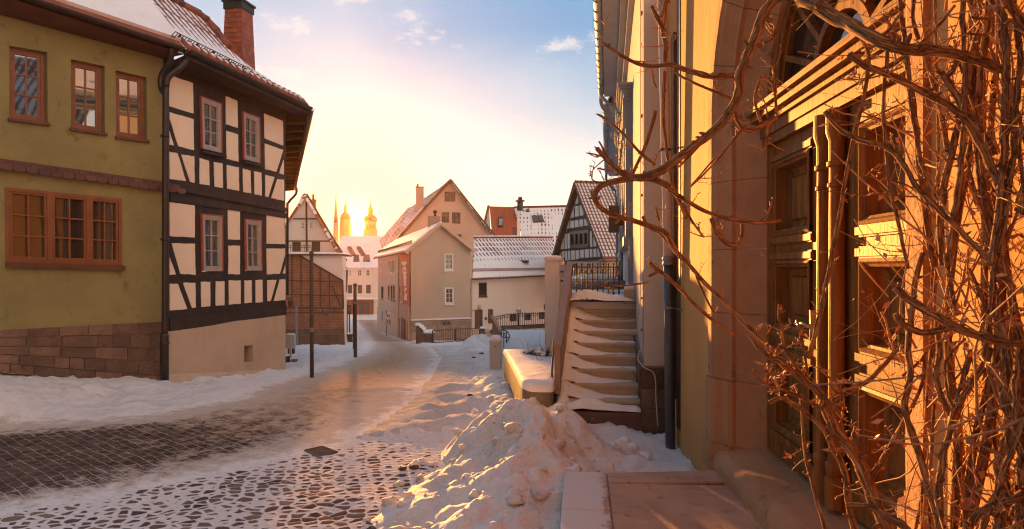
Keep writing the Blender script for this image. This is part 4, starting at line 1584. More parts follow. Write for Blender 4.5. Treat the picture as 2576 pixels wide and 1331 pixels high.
# --- traffic sign in front of the street wall
sg = G(972, 846)
sp = thing('traffic_sign', 'pedestrian zone sign with two square panels on a thin grey post', 'sign', sg)
SW = Wall(sg.x, sg.y, 80)
m = MB()
m.tube([sg, (sg.x, sg.y, P(0, 781, sg.y).z)], .04, 8)
m.build('post', MAT['zinc'], sp)
for (y0, y1, mt, dm) in ((789.5, 802.5, 'whiteframe', 'signblue'), (804, 817, 'plastic', 'signblue')):
    m = MB()
    q = SW.q([(970, y0), (984, y0), (984, y1), (970, y1)])
    m.prism(SW, q, .05, .08)
    pn = m.build('sign_panel', MAT[mt], sp)
    f = bil(q)
    m = MB()
    m.prism(SW, [f(.5 + .30 * math.cos(g), .40 + .28 * math.sin(g)) for g in [2 * math.pi * k / 20 for k in range(20)]], .075, .088)
    m.build('sign_disc', MAT[dm], pn)
    m = MB()
    for ln, w in (([(.5, .28), (.5, .46)], .05), ([(.5, .46), (.42, .66)], .035), ([(.5, .46), (.6, .64)], .035), ([(.5, .3), (.62, .42)], .03)):
        stroke(ln, f, w, m, SW, .085, .094)
    m.prism(SW, [f(.5 + .05 * math.cos(g), .2 + .05 * math.sin(g)) for g in [2 * math.pi * k / 10 for k in range(10)]], .085, .094)
    m.build('pictogram', MAT['ink'], pn)

# ------------------------------------------------------------------ big pink gable house behind
BG_W = Wall(P(975, 700, 70).x, 70, 88)
bgh = thing('big_gable_house', 'large pink house with steep gable rising behind the grey house', 'house', (BG_W.w(5, 0).x, 70, -5))
bw = [[BG(968, 297), BG(1157, 297), BG(1157, 473), BG(968, 473)], [BG(916, 662), BG(1048, 662), BG(1048, 846), BG(916, 842)],
      [BG(1098, 664), BG(1250, 666), BG(1248, 866), BG(1098, 860)], [BG(1180, 1052), BG(1268, 1052), BG(1268, 1110), BG(1180, 1110)], [BG(1520, 1064), BG(1648, 1064), BG(1648, 1120), BG(1520, 1120)]]
m = MB()
m.holed(BG_W, BG_W.q([(968, 800), (1246, 800), (1246, 592), (1134, 456), (1066, 524), (968, 640)]), [BG_W.q(g) for g in bw], -.4, 0, .2)
m.build('wall', MAT['pink'], bgh)
for g in bw:
    quadwin(bgh, BG_W, g, n=-.03, cols=2, rows=1, fm='brownframe', gm='glassfar', fw=.10, mw=.12, dep=.12)
ap = BG_W.w(*BG_W.tz(1134, 451), .5)
er_ = BG_W.w(*BG_W.tz(1250, 598), .5)
el1 = BG_W.w(*BG_W.tz(1064, 527), .5)
el2 = BG_W.w(*BG_W.tz(966, 640), .5)
fr = P(1007, 560, 95)
fe = P(955, 604, 95)
m = MB()
m.slab([el1 + (fe - el2), el1, ap, fr], .2)
m.slab([fe, el2, el1, el1 + (fe - el2)], .2)
m.slab([er_, er_ + (fr - ap), fr, ap], .2)
rf = m.build('roof', MAT['tile_big'], bgh)
m = MB()
m.bar(ap - Vector((0, 0, .2)), er_ - Vector((0, 0, .2)), .1, .35)
m.bar(ap - Vector((0, 0, .2)), el1 - Vector((0, 0, .2)), .1, .3)
m.bar(el1 - Vector((0, 0, .2)), el2 - Vector((0, 0, .2)), .1, .3)
m.build('barge_board', MAT['timber2'], rf)
m = MB()
n2_ = (el1 - el2).normalized()
m.bar(el1 + Vector((0, .3, .14)), el2 + Vector((0, .3, .14)), .5, .16)
m.build('verge_snow', MAT['roofsnow'], rf)
m = MB()
c0, c1 = P(1056, 545, 78), P(1056, 473, 78)
m.wbox((c0.x, 78, c0.z), (.95, .9, c1.z - c0.z), .1)
ch = m.build('chimney', MAT['pink'], rf)
m = MB()
m.wbox((c1.x, 78, c1.z), (1.05, 1.0, .12), .1)
m.tube([(c1.x - .25, 78, c1.z + .1), (c1.x - .25, 78, c1.z + .5)], .12, 8)
m.build('chimney_cap', MAT['brownframe'], ch)

# ------------------------------------------------------------------ long low house
LW = Wall(P(1180, 700, 43).x, 43, u=(lambda a, b: ((b - a).normalized().x, (b - a).normalized().y))(P(1180, 700, 43).xy.to_3d(), P(1374, 700, 49).xy.to_3d()))
low = thing('long_low_house', 'long pale house with snow-speckled tile roof and dark door', 'house', LW.w(2.5, -2.2))
ld = [LH(153, 757), LH(258, 753), LH(258, 1005), LH(153, 1005)]
lwin = [LH(205, 412), LH(313, 412), LH(313, 590), LH(205, 592)]
lsm = [[LH(600, 818), LH(690, 814), LH(690, 903), LH(600, 907)], [LH(788, 803), LH(870, 800), LH(870, 890), LH(788, 893)], [LH(965, 790), LH(1042, 787), LH(1042, 875), LH(965, 880)]]
m = MB()
m.holed(LW, LW.q([(1180, 862), (1384, 850), (1384, 690), (1180, 699)]), [LW.q(x) for x in [ld, lwin] + lsm], -.3, 0, .15)
m.build('wall', MAT['lowwall'], low)
m = MB()
m.prism(LW, LW.q([(1180, 872), (1384, 862), (1384, 824), (1180, 829)]), -.2, .05)
m.build('plinth', MAT['concrete'], low)
quadwin(low, LW, lwin, n=-.08, cols=1, rows=1, fm='brownframe', gm='glass', fw=.06, dep=.06, sill=(.06, .12, .02))
for g in lsm:
    w = quadwin(low, LW, g, n=-.08, cols=1, rows=1, fm='brownframe', gm='glass', fw=.05, dep=.06)
    f = bil(LW.q(g))
    m = MB()
    for k in range(1, 5):
        m.prism(LW, rect(f, k / 5 - .02, k / 5 + .02, 0, 1), -.04, -.02)
    for k in range(1, 4):
        m.prism(LW, rect(f, 0, 1, k / 4 - .015, k / 4 + .015), -.045, -.025)
    m.build('window_grille', MAT['iron'], w)
m = MB()
f = bil(LW.q(ld))
m.prism(LW, rect(f, 0, 1, 0, 1), -.14, -.08)
dr = m.build('door', MAT['brownframe'], low)
m = MB()
m.prism(LW, rect(f, .88, .92, .48, .62), -.08, -.03)
m.build('handle', MAT['zinc'], dr)
m = MB()
m.prism(LW, LW.q([LH(325, 750), LH(380, 750), LH(380, 925), LH(325, 928)]), 0, .06)
m.build('shutter', MAT['brownframe'], low)
m = MB()
m.prism(LW, LW.q([LH(280, 852), LH(306, 852), LH(306, 886), LH(280, 886)]), 0, .06)
m.build('intercom', MAT['zincdark'], low)
m = MB()
m.prism(LW, LW.q([LH(118, 760), LH(138, 760), LH(138, 778), LH(118, 778)]), 0, .03)
m.build('number_plate', MAT['redcase'], low)
m = MB()
c = LW.w(*LW.tz(*LH(205, 722)), .08)
m.blob(c, (.16, .1, .18), 2, .05)
m.build('wall_lamp', MAT['glowglass'], low, smooth=True)
m = MB()
m.prism(LW, LW.q([LH(1030, 690), LH(1062, 690), LH(1062, 755), LH(1030, 755)]), 0, .1)
m.build('wall_box', MAT['brownframe'], low)
a, b = LW.w(*LW.tz(1180, 699), .35), LW.w(*LW.tz(1388, 690), .35)
ra = P(1194, 598, a.y + 4.2)
rb = P(1389, 597, b.y + 4.2)
m = MB()
m.slab([a, b, rb, ra], .14)
m.slab([rb, ra, ra + (ra - a) * Vector((1, 1, -1)), rb + (rb - b) * Vector((1, 1, -1))], .14)
rf = m.build('roof', MAT['tile_low'], low)
n_l = (b - a).cross(ra - a).normalized()
n_l = n_l if n_l.z > 0 else -n_l
m = MB()
gutter(m, a + Vector((0, -.08, -.05)), b + Vector((0, -.08, -.05)), .09)
m.build('gutter', MAT['timber2'], low)
m = MB()
s0, s1 = ray_plane(*LH(115, 272), a, n_l), ray_plane(*LH(1085, 254), a, n_l)
for h in (.03, .25):
    m.bar(s0 + n_l * h, s1 + n_l * h, .03)
for i in range(90):
    p = s0.lerp(s1, i / 89)
    m.bar(p, p + n_l * .25, .022)
m.build('snow_guard', MAT['redtile'], rf)
m = MB()
p = ray_plane(*LH(772, 160), a, n_l)
q = ray_plane(*LH(742, 120), a, n_l)
m.bar(p - Vector((.35, 0, 0)) + n_l * .1, p + Vector((.35, 0, 0)) + n_l * .1, .25, .2)
m.bar(p - Vector((.3, 0, 0)) + n_l * .1, q + n_l * .1, .06)
m.build('roof_step', MAT['darkcap'], rf)
m = MB()
for i in range(34):
    p0, p1 = ra.lerp(rb, i / 34), ra.lerp(rb, (i + 1.1) / 34)
    m.tube([p0 + Vector((0, 0, .02)), p1 + Vector((0, 0, .02))], [.12, .10], 7)
m.build('ridge_tiles', MAT['redtile'], rf, smooth=True)
m = MB()
for i in range(40):
    p0 = ra.lerp(rb, (i + .5) / 40) + Vector((0, -.1, .10))
    m.blob(p0, (.19, .12, .07), 1, .4, 2, i)
m.build('ridge_snow', MAT['roofsnow'], rf, smooth=True)
m = MB()
m.tube([LW.w(.12, 1.2, .12), LW.w(.12, -2.3, .12)], .06, 8)
m.build('downpipe', MAT['pink'], low)

# ------------------------------------------------------------------ red and white roofs beyond
RW = Wall(P(1236, 700, 88).x, 88, 90)
rh = thing('red_roof_house', 'far house with bare red tile roof, small skylight and white gable edge', 'house', (RW.w(2, 0).x, 88, -6))
m = MB()
a, b = P(1242, 640, 88), P(1301, 640, 88)
c, d = P(1304, 521, 92), P(1231, 519, 92)
m.slab([a, b, c, d], .2)
rf = m.build('roof', MAT['tile_bare'], rh)
nr = (b - a).cross(d - a).normalized()
nr = nr if nr.z > 0 else -nr
m = MB()
q = [ray_plane(*RT(x, y), a, nr) for x, y in ((415, 412), (498, 415), (498, 576), (418, 576))]
m.idx(q + [p + nr * .25 for p in q], [(4, 5, 6, 7), (0, 1, 5, 4), (1, 2, 6, 5), (2, 3, 7, 6), (3, 0, 4, 7)])
s_ = m.build('skylight', MAT['darkcap'], rf)
m = MB()
cc = sum(q, Vector()) / 4
m.face([cc + (p - cc) * .74 + nr * .26 for p in q])
m.build('pane', MAT['glassblue'], s_, fix=False)
m = MB()
g0, g1, g2 = d + Vector((0, 0, -.2)), P(1237, 640, 88), P(1216, 585, 96)
m.face([g0, g1, g2])
m.face([g1, P(1237, 700, 88), P(1216, 700, 96), g2])
m.face([P(1243, 640, 88.1), P(1303, 640, 88.1), P(1303, 720, 88.1), P(1243, 720, 88.1)])
m.build('wall', MAT['white'], rh, fix=False)
m = MB()
m.bar(d + Vector((-.1, 0, .1)), g2 + Vector((-.2, 0, 0)), .3, .25)
m.build('barge_board', MAT['mortar'], rf)
m = MB()
for i in range(9):
    x = 1195 + .1416 * (665 + i * 10)
    m.bar(P(x, 595, 86), P(x, 572, 86), .05)
m.bar(P(1195 + .1416 * 660, 572, 86), P(1195 + .1416 * 748, 572, 86), .06)
m.build('railing', MAT['zincdark'], rh)

sh_ = thing('snowy_roof_house', 'far house with wide snow-covered roof, twin skylights and thin dark chimney', 'house', (P(1370, 0, 88).x, 88, -6))
m = MB()
a, b = P(1324, 640, 86), P(1450, 640, 86)
c, d = P(1440, 518.5, 92), P(1293, 522, 92)
m.slab([a, b, c, d], .2)
rf = m.build('roof', MAT['tile_far'], sh_)
nr = (b - a).cross(d - a).normalized()
nr = nr if nr.z > 0 else -nr
for xs in (((1010, 382), (1098, 380), (1125, 492), (1045, 500)), ((1110, 380), (1197, 382), (1226, 488), (1140, 494)), ((905, 280), (960, 255), (970, 305), (905, 305))):
    q = [ray_plane(*RT(x, y), a, nr) for x, y in xs]
    m = MB()
    m.idx(q + [p + nr * .25 for p in q], [(4, 5, 6, 7), (0, 1, 5, 4), (1, 2, 6, 5), (2, 3, 7, 6), (3, 0, 4, 7)])
    s_ = m.build('skylight', MAT['brownframe'], rf)
    m = MB()
    cc = sum(q, Vector()) / 4
    m.face([cc + (p - cc) * .78 + nr * .26 for p in q])
    m.build('pane', MAT['glassfar'], s_, fix=False)
m = MB()
for i in range(38):
    p0, p1 = d.lerp(c, i / 38), d.lerp(c, (i + 1.1) / 38)
    m.tube([p0, p1], [.2, .16], 6)
m.build('ridge_tiles', MAT['redtile'], rf, smooth=True)
m = MB()
c0, c1 = P(1308, 530, 90), P(1308.5, 506, 90)
m.tube([c0, c1], .42, 10)
m.lathe((c1.x, 90, c1.z), [(.75, -.05), (.75, .05), (.3, .25), (.3, .55), (.2, .6)], 10)
m.build('chimney', MAT['darkcap'], rf, smooth=False)
m = MB()
for xs in (((745, 465), (800, 460), (800, 735), (748, 740)),):
    m.face([P(*RT(x, y), 85) for x, y in xs])
m.wbox((P(*RT(775, 700), 86).x, 86.2, P(0, 597, 86).z), (.4, 1.5, 1.6))
m.build('dormer_wall', MAT['lowwall'], sh_, fix=False)
m = MB()
m.face([P(1324, 640, 86.1), P(1450, 640, 86.1), P(1450, 720, 86.1), P(1324, 720, 86.1)])
m.build('wall', MAT['lowwall'], sh_, fix=False)

# ------------------------------------------------------------------ steep half-timbered gable beyond the gate
TW = Wall(P(1447, 700, 46).x, 46, u=(.266, -.964))
th_ = thing('steep_gable_house', 'small house with black-and-white gable and steep snowy tile roof beyond the gate', 'house', (TW.w(2, 0).x, 46, 0))
def tq(*pts):
    return TW.q([RT(x, y) for x, y in pts])
m = MB()
outer = tq((1470, 1150), (2262, 1118), (1838, 20))
twin = [(1700, 655), (2040, 612), (2040, 930), (1705, 945)]
m.prism(TW, tq((1470, 1500), (2262, 1480), (2262, 1118), (1838, 10), (1470, 1150)), -.4, 0)
m.build('timber_gable', MAT['timber'], th_)
m = MB()
for p in (((1835, 30), (1842, 150), (1782, 165), (1805, 80)), ((1782, 200), (1842, 188), (1850, 375), (1782, 390)), ((1862, 185), (1885, 182), (1930, 290), (1932, 360), (1866, 372)),
          ((1752, 215), (1762, 395), (1690, 410)), ((1660, 470), (1676, 468), (1684, 590), (1625, 603)), ((1700, 462), (1760, 455), (1765, 580), (1700, 588)), ((1778, 452), (1840, 443), (1846, 565), (1780, 577)),
          ((1860, 440), (1922, 430), (1930, 553), (1862, 563)), ((1944, 428), (1972, 425), (2012, 520), (2012, 540), (1948, 550)),
          ((1600, 690), (1632, 686), (1636, 955), (1598, 960)), ((1648, 684), (1682, 682), (1690, 945), (1652, 952)), ((1540, 850), (1580, 770), (1582, 962), (1525, 965)),
          ((2045, 640), (2080, 632), (2090, 920), (2047, 925)), ((2108, 745), (2155, 850), (2156, 912), (2112, 918)),
          ((1480, 1140), (1530, 1020), (1538, 1130)), ((1548, 1000), (1590, 998), (1592, 1120), (1550, 1128)), ((1606, 996), (1640, 994), (1645, 1165), (1608, 1165)), ((1660, 992), (1692, 990), (1696, 1160), (1662, 1160)),
          ((1712, 990), (1775, 985), (1778, 1150), (1715, 1152)), ((1792, 985), (1850, 980), (1856, 1125), (1795, 1150)), ((1870, 978), (1935, 972), (1940, 1115), (1874, 1118)), ((1955, 970), (2026, 964), (2030, 1110), (1960, 1115)),
          ((2044, 962), (2085, 960), (2092, 1105), (2048, 1110)), ((2108, 958), (2160, 952), (2166, 1100), (2112, 1104)), ((2180, 950), (2212, 990), (2228, 1098), (2184, 1100))):
    m.prism(TW, tq(*p), -.02, .03)
m.build('plaster_infill', MAT['white'], th_)
quadwin(th_, TW, [RT(x, y) for x, y in twin], n=.10, cols=1, rows=1, fm='brownframe', gm='glassfar', fw=.14, dep=.12, sashes=[(.05, .25), (.30, .49), (.54, .73), (.78, .96)])
m = MB()
m.prism(TW, TW.q([(1404, 760), (1516, 760), (1516, 655), (1404, 658)]), -.3, .10)
RWt = Wall(TW.w(*TW.tz(1516, 700), .1).x, TW.w(*TW.tz(1516, 700), .1).y, u=(-TW.nx, -TW.ny))
m.box(RWt, 0, 10, -1, 2.55, -.3, 0)
m.build('ground_floor', MAT['pink'], th_)
for x0, x1 in ((1444, 1456), (1480, 1493)):
    quadwin(th_, TW, [(x0, 664), (x1, 664), (x1, 694), (x0, 694)], n=.16, cols=2, rows=2, fm='brownframe', gm='glassfar', fw=.07, dep=.08)
ap = TW.w(*TW.tz(1446, 458, .35), .35)
lft = TW.w(*TW.tz(1387, 656, .35), .35)
rgt = TW.w(*TW.tz(1518.5, 647, .35), .35)
bk = Vector((-TW.nx, -TW.ny, 0)) * 11
bk = Vector((-TW.nx, -TW.ny, 0)) * 10
m = MB()
m.slab([rgt, rgt + bk, ap + bk, ap], .15)
m.slab([lft + bk, lft, ap, ap + bk], .15)
rf = m.build('roof', MAT['tile_gable'], th_)
m = MB()
m.bar(ap - Vector((0, 0, .15)), rgt - Vector((0, 0, .15)), .08, .2)
a2, l2 = ap - Vector((0, 0, .1)), lft - Vector((0, 0, .1))
m.bar(a2, l2, .1, .35)
inn = Vector((-TW.nx, -TW.ny, 0)) * .34
m.face([a2 - Vector((0, 0, .25)), l2 - Vector((0, 0, .25)), l2 - Vector((0, 0, .25)) + inn, a2 - Vector((0, 0, .25)) + inn])
m.build('barge_board', MAT['timber2'], rf, fix=False)
m = MB()
for i in range(26):
    p0, p1 = ap.lerp(ap + bk, i / 26), ap.lerp(ap + bk, (i + 1.1) / 26)
    m.tube([p0, p1], [.14, .11], 7)
m.build('ridge_tiles', MAT['redtile'], rf, smooth=True)

# ------------------------------------------------------------------ street furniture on the left
def post(px, ytop, ybot, wpx, name, label, cat='post', mt='post', group=None, bands=()):
    g = G(px, ybot)
    r = wpx / 2 / F * g.y
    top = P(px - (0 if not bands else 1), ytop, g.y)
    if not bands:
        m = MB()
        m.tube([g - Vector((0, 0, .15)), top], r, 10)
        return tag(m.build(name, MAT[mt], None, smooth=True, loc=g), label, cat, group)
    o = thing(name, label, cat, g, group)
    m = MB()
    m.tube([g - Vector((0, 0, .15)), top], [r, r * .92], 10)
    m.build('pole', MAT[mt], o, smooth=True)
    m = MB()
    for y0, y1 in bands:
        a, b = P(px, y0, g.y), P(px, y1, g.y)
        m.tube([a, b], r * 1.12, 10)
    m.build('sticker_band', MAT['mortar'], o)
    m = MB()
    m.lathe((top.x, top.y, top.z - .05), [(r * 1.05, 0), (r * 1.15, .03), (r * 1.1, .07), (r * .4, .10)], 10)
    m.build('post_cap', MAT[mt], o)
    return o


post(784.5, 637, 950, 10, 'street_post', 'tall brown bare post with pale sticker band nearest the half-timbered house', bands=((824, 835),))
post(894, 716, 900, 9, 'street_post', 'brown bare post at the bend beside the bin', bands=((760, 764),))
post(890.5, 752, 884, 6, 'street_post', 'shorter thin post right behind the brown post at the bend')
post(873, 766, 838, 3.4, 'thin_post', 'thin dark post left of the one with a small plate, by the brick corner', group='thin posts by the brick corner')
g = G(879.5, 842)
o = thing('plate_post', 'thin dark post carrying a small plate beside the bin', 'post', g)
m = MB()
m.tube([g, P(879, 767, g.y)], .05, 8)
m.build('pole', MAT['post'], o)
m = MB()
pw = Wall(g.x, g.y, 85)
m.prism(pw, pw.q([(874.5, 768), (883, 768), (883, 791), (874.5, 791)]), .03, .07)
m.build('plate', MAT['post'], o)
m = MB()
m.prism(pw, pw.q([(877.5, 772), (879.5, 772), (879.5, 783), (877.5, 783)]), .07, .08)
m.build('plate_mark', MAT['mortar'], o)
g = G(746, 866)
m = MB()
m.tube([P(745, 770, 33.2), P(748, 880, 33.2)], .06, 8)
tag(m.build('drain_pipe', MAT['zinc'], None), 'thin grey pipe standing against the brick wall', 'pipe')
# bin
g = G(880, 863)
o = thing('wheelie_bin', 'dark wheelie bin beside the brick corner', 'bin', g)
s_ = 12.0 / F * g.y
m = MB()
v = []
for zz, k in ((.05, .78), (1.0, 1.0)):
    for a, b in ((-1, -1), (1, -1), (1, 1), (-1, 1)):
        v.append(Vector((g.x + a * s_ / 2 * k, g.y + b * s_ / 2 * k, g.z + zz * s_ * 1.7)))
m.idx(v, [(3, 2, 1, 0), (4, 5, 6, 7), (0, 1, 5, 4), (1, 2, 6, 5), (2, 3, 7, 6), (3, 0, 4, 7)])
m.build('bin_body', MAT['bin'], o)
m = MB()
m.wbox((g.x, g.y, g.z + s_ * 1.7), (s_ * 1.12, s_ * 1.12, .05))
m.tube([(g.x - s_ * .5, g.y - s_ * .6, g.z + s_ * 1.75), (g.x + s_ * .5, g.y - s_ * .6, g.z + s_ * 1.75)], .025, 6)
m.build('lid', MAT['bin'], o)
for sx in (-1, 1):
    m = MB()
    m.tube([(g.x + sx * s_ * .36, g.y + s_ * .3, g.z + .09), (g.x + sx * s_ * .46, g.y + s_ * .3, g.z + .09)], .09, 10)
    m.build('wheel', MAT['bin'], o)
m = MB()
m.dome((g.x, g.y, g.z + s_ * 1.7 + .05), s_ * 1.05, s_ * 1.05, .08)
m.build('snow_cap', MAT['snow'], o, smooth=True)
# pale cabinet by the half-timbered corner
g = G(733, 893)
o = thing('power_cabinet', 'pale snow-topped cabinet on a post behind the half-timbered corner', 'cabinet', g)
kx = g.y / F
m = MB()
m.wbox((P(731, 0, g.y).x, g.y, P(0, 876, g.y).z), (22 * kx, .25, 34 * kx), .1)
m.build('cabinet_body', MAT['plastic'], o)
m = MB()
m.wbox((P(733, 0, g.y).x, g.y, g.z - .1), (15 * kx, .2, 17 * kx + .1), .1)
m.build('dark_base', MAT['post'], o)
m = MB()
m.dome((P(731, 0, g.y).x, g.y, P(0, 842, g.y).z), 22 * kx, .26, .05, .1)
m.build('snow_cap', MAT['snow'], o, smooth=True)
g = G(731, 906)
m = MB()
k2 = g.y / F
m.wbox((g.x, g.y, g.z - .05), (5 * k2, .06, 66 * k2), .1)
tag(m.build('white_stake', MAT['plastic'], None, loc=g), 'white flat stake standing in front of the pale cabinet', 'stake')
g = G(722, 918)
k2 = g.y / F
o = thing('sign_board', 'small dark board leaning near the plinth corner', 'board', g)
bw_ = Wall(g.x, g.y, 80)
m = MB()
m.prism(bw_, bw_.q([(715, 897), (729, 896), (729, 920), (715, 921)]), -.04, 0)
bd = m.build('board', MAT['post'], o)
m = MB()
for y in (900, 904, 908):
    m.prism(bw_, bw_.q([(719, y), (725, y), (725, y + 1.2), (719, y + 1.2)]), 0, .005)
m.build('board_mark', MAT['mortar'], bd)
g = G(737, 914)
m = MB()
m.wbox((g.x, g.y, g.z - .02), (17 * k2, .45, .11), .15)
tag(m.build('stone_slab', MAT['redtile'], None, loc=g), 'flat reddish slab in the snow by the white stake', 'slab')
# lamp on the corner of the half-timbered house
m = MB()
c = HW.w(HEND + .02, EYE + (HY - 763) / F * 14.8, .12)
m.tube([HW.w(HEND - .02, c.z + .1, .0), c + Vector((0, 0, .12))], .012, 6)
m.lathe(c, [(.02, -.09), (.05, -.07), (.065, .05), (.02, .11)], 8)
tag(m.build('corner_lantern', MAT['brownframe'], None), 'small wall lantern on the far corner of the half-timbered wall', 'lantern')

# drain grate
g = G(806, 1137)
o = thing('drain_grate', 'rectangular iron drain grate in the gutter line', 'drain', g)
a, b, c, d = [on_ground(G(x, y)) for x, y in ((768, 1133), (810, 1124), (848, 1139), (800, 1149))]
for p in (a, b, c, d):
    p.z += .001
m = MB()
for p, q in ((a, b), (b, c), (c, d), (d, a)):
    m.bar(p, q, .03, .016)
m.build('grate_frame', MAT['castiron'], o)
m = MB()
for i in range(1, 9):
    m.bar(a.lerp(b, i / 9), d.lerp(c, i / 9), .020, .012)
m.build('grate_bars', MAT['castiron'], o)
m = MB()
m.face([p - Vector((0, 0, .006)) for p in (a, b, c, d)])
m.build('grate_pit', MAT['pit'], o, fix=False)

# ------------------------------------------------------------------ gate, pillars and fence before the grey house
def snow_pillar(name, label, px0, px1, ytop, ybot, dep, mt, slope=0, cap=.12, Yk=None):
    g = G((px0 + px1) / 2, ybot)
    Y = Yk or g.y
    z0 = P(0, ybot, Y).z
    x0, x1 = P(px0, 0, Y).x, P(px1, 0, Y).x
    z1 = P(0, ytop, Y).z
    o = thing(name, label, 'pillar', ((x0 + x1) / 2, Y + dep / 2, z0))
    m = MB()
    if slope:
        v = [Vector((x, y, z)) for y in (Y, Y + dep) for x, z in ((x0, z0 - .2), (x1, z0 - .2), (x1, z1 - slope), (x0 + (x1 - x0) * .45, z1 - slope * .95), (x0, z1))]
        m.idx(v, [(4, 3, 2, 1, 0), (5, 6, 7, 8, 9)] + [(i, (i + 1) % 5, 5 + (i + 1) % 5, 5 + i) for i in range(5)])
    else:
        m.wbox(((x0 + x1) / 2, Y + dep / 2, z0 - .2), (x1 - x0, dep, z1 - z0 + .2))
    m.build('pillar_body', MAT[mt], o)
    m = MB()
    if slope:
        m.dome((x0 + (x1 - x0) * .75, Y + dep / 2, z1 - slope), (x1 - x0) * .62, dep * 1.05, cap, 0, seed=4, lip=.03)
        n = 7
        for i in range(n):
            t = i / (n - 1)
            m.blob((x0 + (x1 - x0) * .52 * t, Y + dep / 2, z1 - slope * .95 * t * t + .03), ((x1 - x0) * .12, dep * .5, cap * .8), 2, .2, 1.5, i)
    else:
        m.dome(((x0 + x1) / 2, Y + dep / 2, z1), x1 - x0, dep, cap, 0, seed=6, lip=.03)
    m.build('snow_cap', MAT['snow'], o, smooth=True)
    return o


snow_pillar('gate_pillar', 'brown stone pillar with sloping snowy top at the corner of the grey house', 1046, 1086, 820, 866, 1.0, 'stone', .42, .14)
snow_pillar('gate_pillar', 'dark square pillar with snow cap at the right end of the low gate', 1207, 1219.5, 827, 858, .35, 'stone', 0, .10, 37.0)
g0, g1 = G(1088, 866), G(1206, 858)
o = thing('low_gate', 'low two-leaf bar gate before the stone basement', 'gate', (g0 + g1) / 2)
def gz2(px, y):
    k = (px - 1088) / 118
    return P(px, y, g0.y + (g1.y - g0.y) * k)
for a, b in ((1088, 1144), (1147, 1206)):
    ka, kb = (a - 1088) / 118, (b - 1088) / 118
    m = MB()
    yt = lambda px: 829 - 3 * (px - 1088) / 118 + (3 if px < 1092 else 0)
    yb = lambda px: 862 - 7 * (px - 1088) / 118
    for f_ in (lambda x: yt(x), lambda x: yb(x)):
        m.bar(gz2(a, f_(a)), gz2(b, f_(b)), .04)
    for x in (a, b):
        m.bar(gz2(x, yt(x)), gz2(x, yb(x) + 3), .06)
    n = int((b - a) / 5.6)
    for i in range(1, n):
        x = a + (b - a) * i / n
        m.bar(gz2(x, yt(x)), gz2(x, yb(x)), .022)
    m.build('gate_leaf', MAT['iron'], o)
# post right of pillar, short railing up to the balustrade
m = MB()
q = [P(x, y, 35.5) for x, y in ((1222, 836), (1240, 834), (1241, 856), (1222, 858))]
for a, b in zip(q, q[1:] + q[:1]):
    m.bar(a, b, .035)
for i in range(1, 5):
    m.bar(q[0].lerp(q[1], i / 5), q[3].lerp(q[2], i / 5), .02)
tag(m.build('short_railing', MAT['iron'], None), 'short iron railing between dark pillar and stone stair cheek', 'railing')

# stone cheek with sloping handrail and its scroll rail
m = MB()
Yc = 24.0
v = [P(x, y, Yc + dy) for dy in (0, .35) for x, y in ((1238, 795), (1258, 830), (1262, 845), (1262, 900), (1238, 900))]
m.idx(v, [(4, 3, 2, 1, 0), (5, 6, 7, 8, 9)] + [(i, (i + 1) % 5, 5 + (i + 1) % 5, 5 + i) for i in range(5)])
o = thing('stair_cheek', 'weathered stone stair cheek sloping down behind the white cabinet', 'wall', P(1250, 880, Yc))
m.build('cheek_wall', MAT['rail'], o)
m = MB()
m.bar(P(1237, 793, Yc - .03), P(1260, 832, Yc - .03), .10, .12)
m.build('coping', MAT['pink'], o)
Yr = 22.0
o = thing('scroll_railing', 'curly wrought iron scroll railing right of the stone stair cheek', 'railing', P(1268, 879, Yr))
m = MB()
def pp(pts, r, mm=None, Y=Yr, sub=4):
    (mm or m).tube([Vector(p) for p in smooth_path([P(x, y, Y) for x, y in pts], sub)], r, 6)
pp([(1259, 830), (1270, 831), (1279, 838), (1281, 848), (1277, 858), (1272, 857)], .018)
for x in (1261, 1267.5, 1274):
    m.tube([P(x, 832, Yr), P(x, 879 if x < 1270 else 876, Yr)], .016, 6)
pp([(1262, 842), (1264, 838), (1267, 840), (1266, 845), (1263, 845)], .012)
pp([(1273, 842), (1271, 838), (1268, 840), (1269, 845), (1272, 845)], .012)
m.bar(P(1260, 848, Yr), P(1280, 849, Yr), .03)
m.build('ironwork', MAT['iron'], o, smooth=True)
pst = MB()
pst.wbox(P(1268, 882, Yr) - Vector((0, 0, .2)), (.06, .06, .25))
pst.build('foot', MAT['iron'], o)

# yard fence with its lantern
o = thing('yard_fence', 'long wrought iron fence with curled pickets on the yard wall', 'fence', P(1310, 824, 34))
def fy(px):
    k = np.interp(px, [1240, 1270, 1300, 1380], [796, 789, 786, 784])
    b = np.interp(px, [1240, 1262, 1300, 1380], [832, 822, 821, 817])
    return float(k), float(b)
YF = lambda px: float(np.interp(px, [1240, 1262, 1380], [31, 33.5, 35.5]))
m = MB()
xs = np.arange(1241, 1381, 4.6)
for x in xs:
    a, b = fy(x)
    m.bar(P(x, a, YF(x)), P(x, b, YF(x)), .026)
for dy in (3.5, 33):
    pts = [P(x, fy(x)[0] + (dy if dy < 10 else (fy(x)[1] - fy(x)[0] - 2)), YF(x)) for x in xs]
    m.tube(pts, .022, 5)
m.build('pickets', MAT['iron'], o)
m = MB()
for x in xs[::2]:
    a, b = fy(x)
    for s_ in (-1, 1):
        pts = [P(x + s_ * (1.9 + 1.3 * math.cos(g)), a + 8.5 + 2.2 * math.sin(g), YF(x)) for g in [k * .8 for k in range(7)]]
        m.tube(pts, .013, 4)
m.build('scrolls', MAT['iron'], o)
m = MB()
pts = [P(x, fy(x)[1] + 3, YF(x) + .1) for x in np.arange(1241, 1392, 10)]
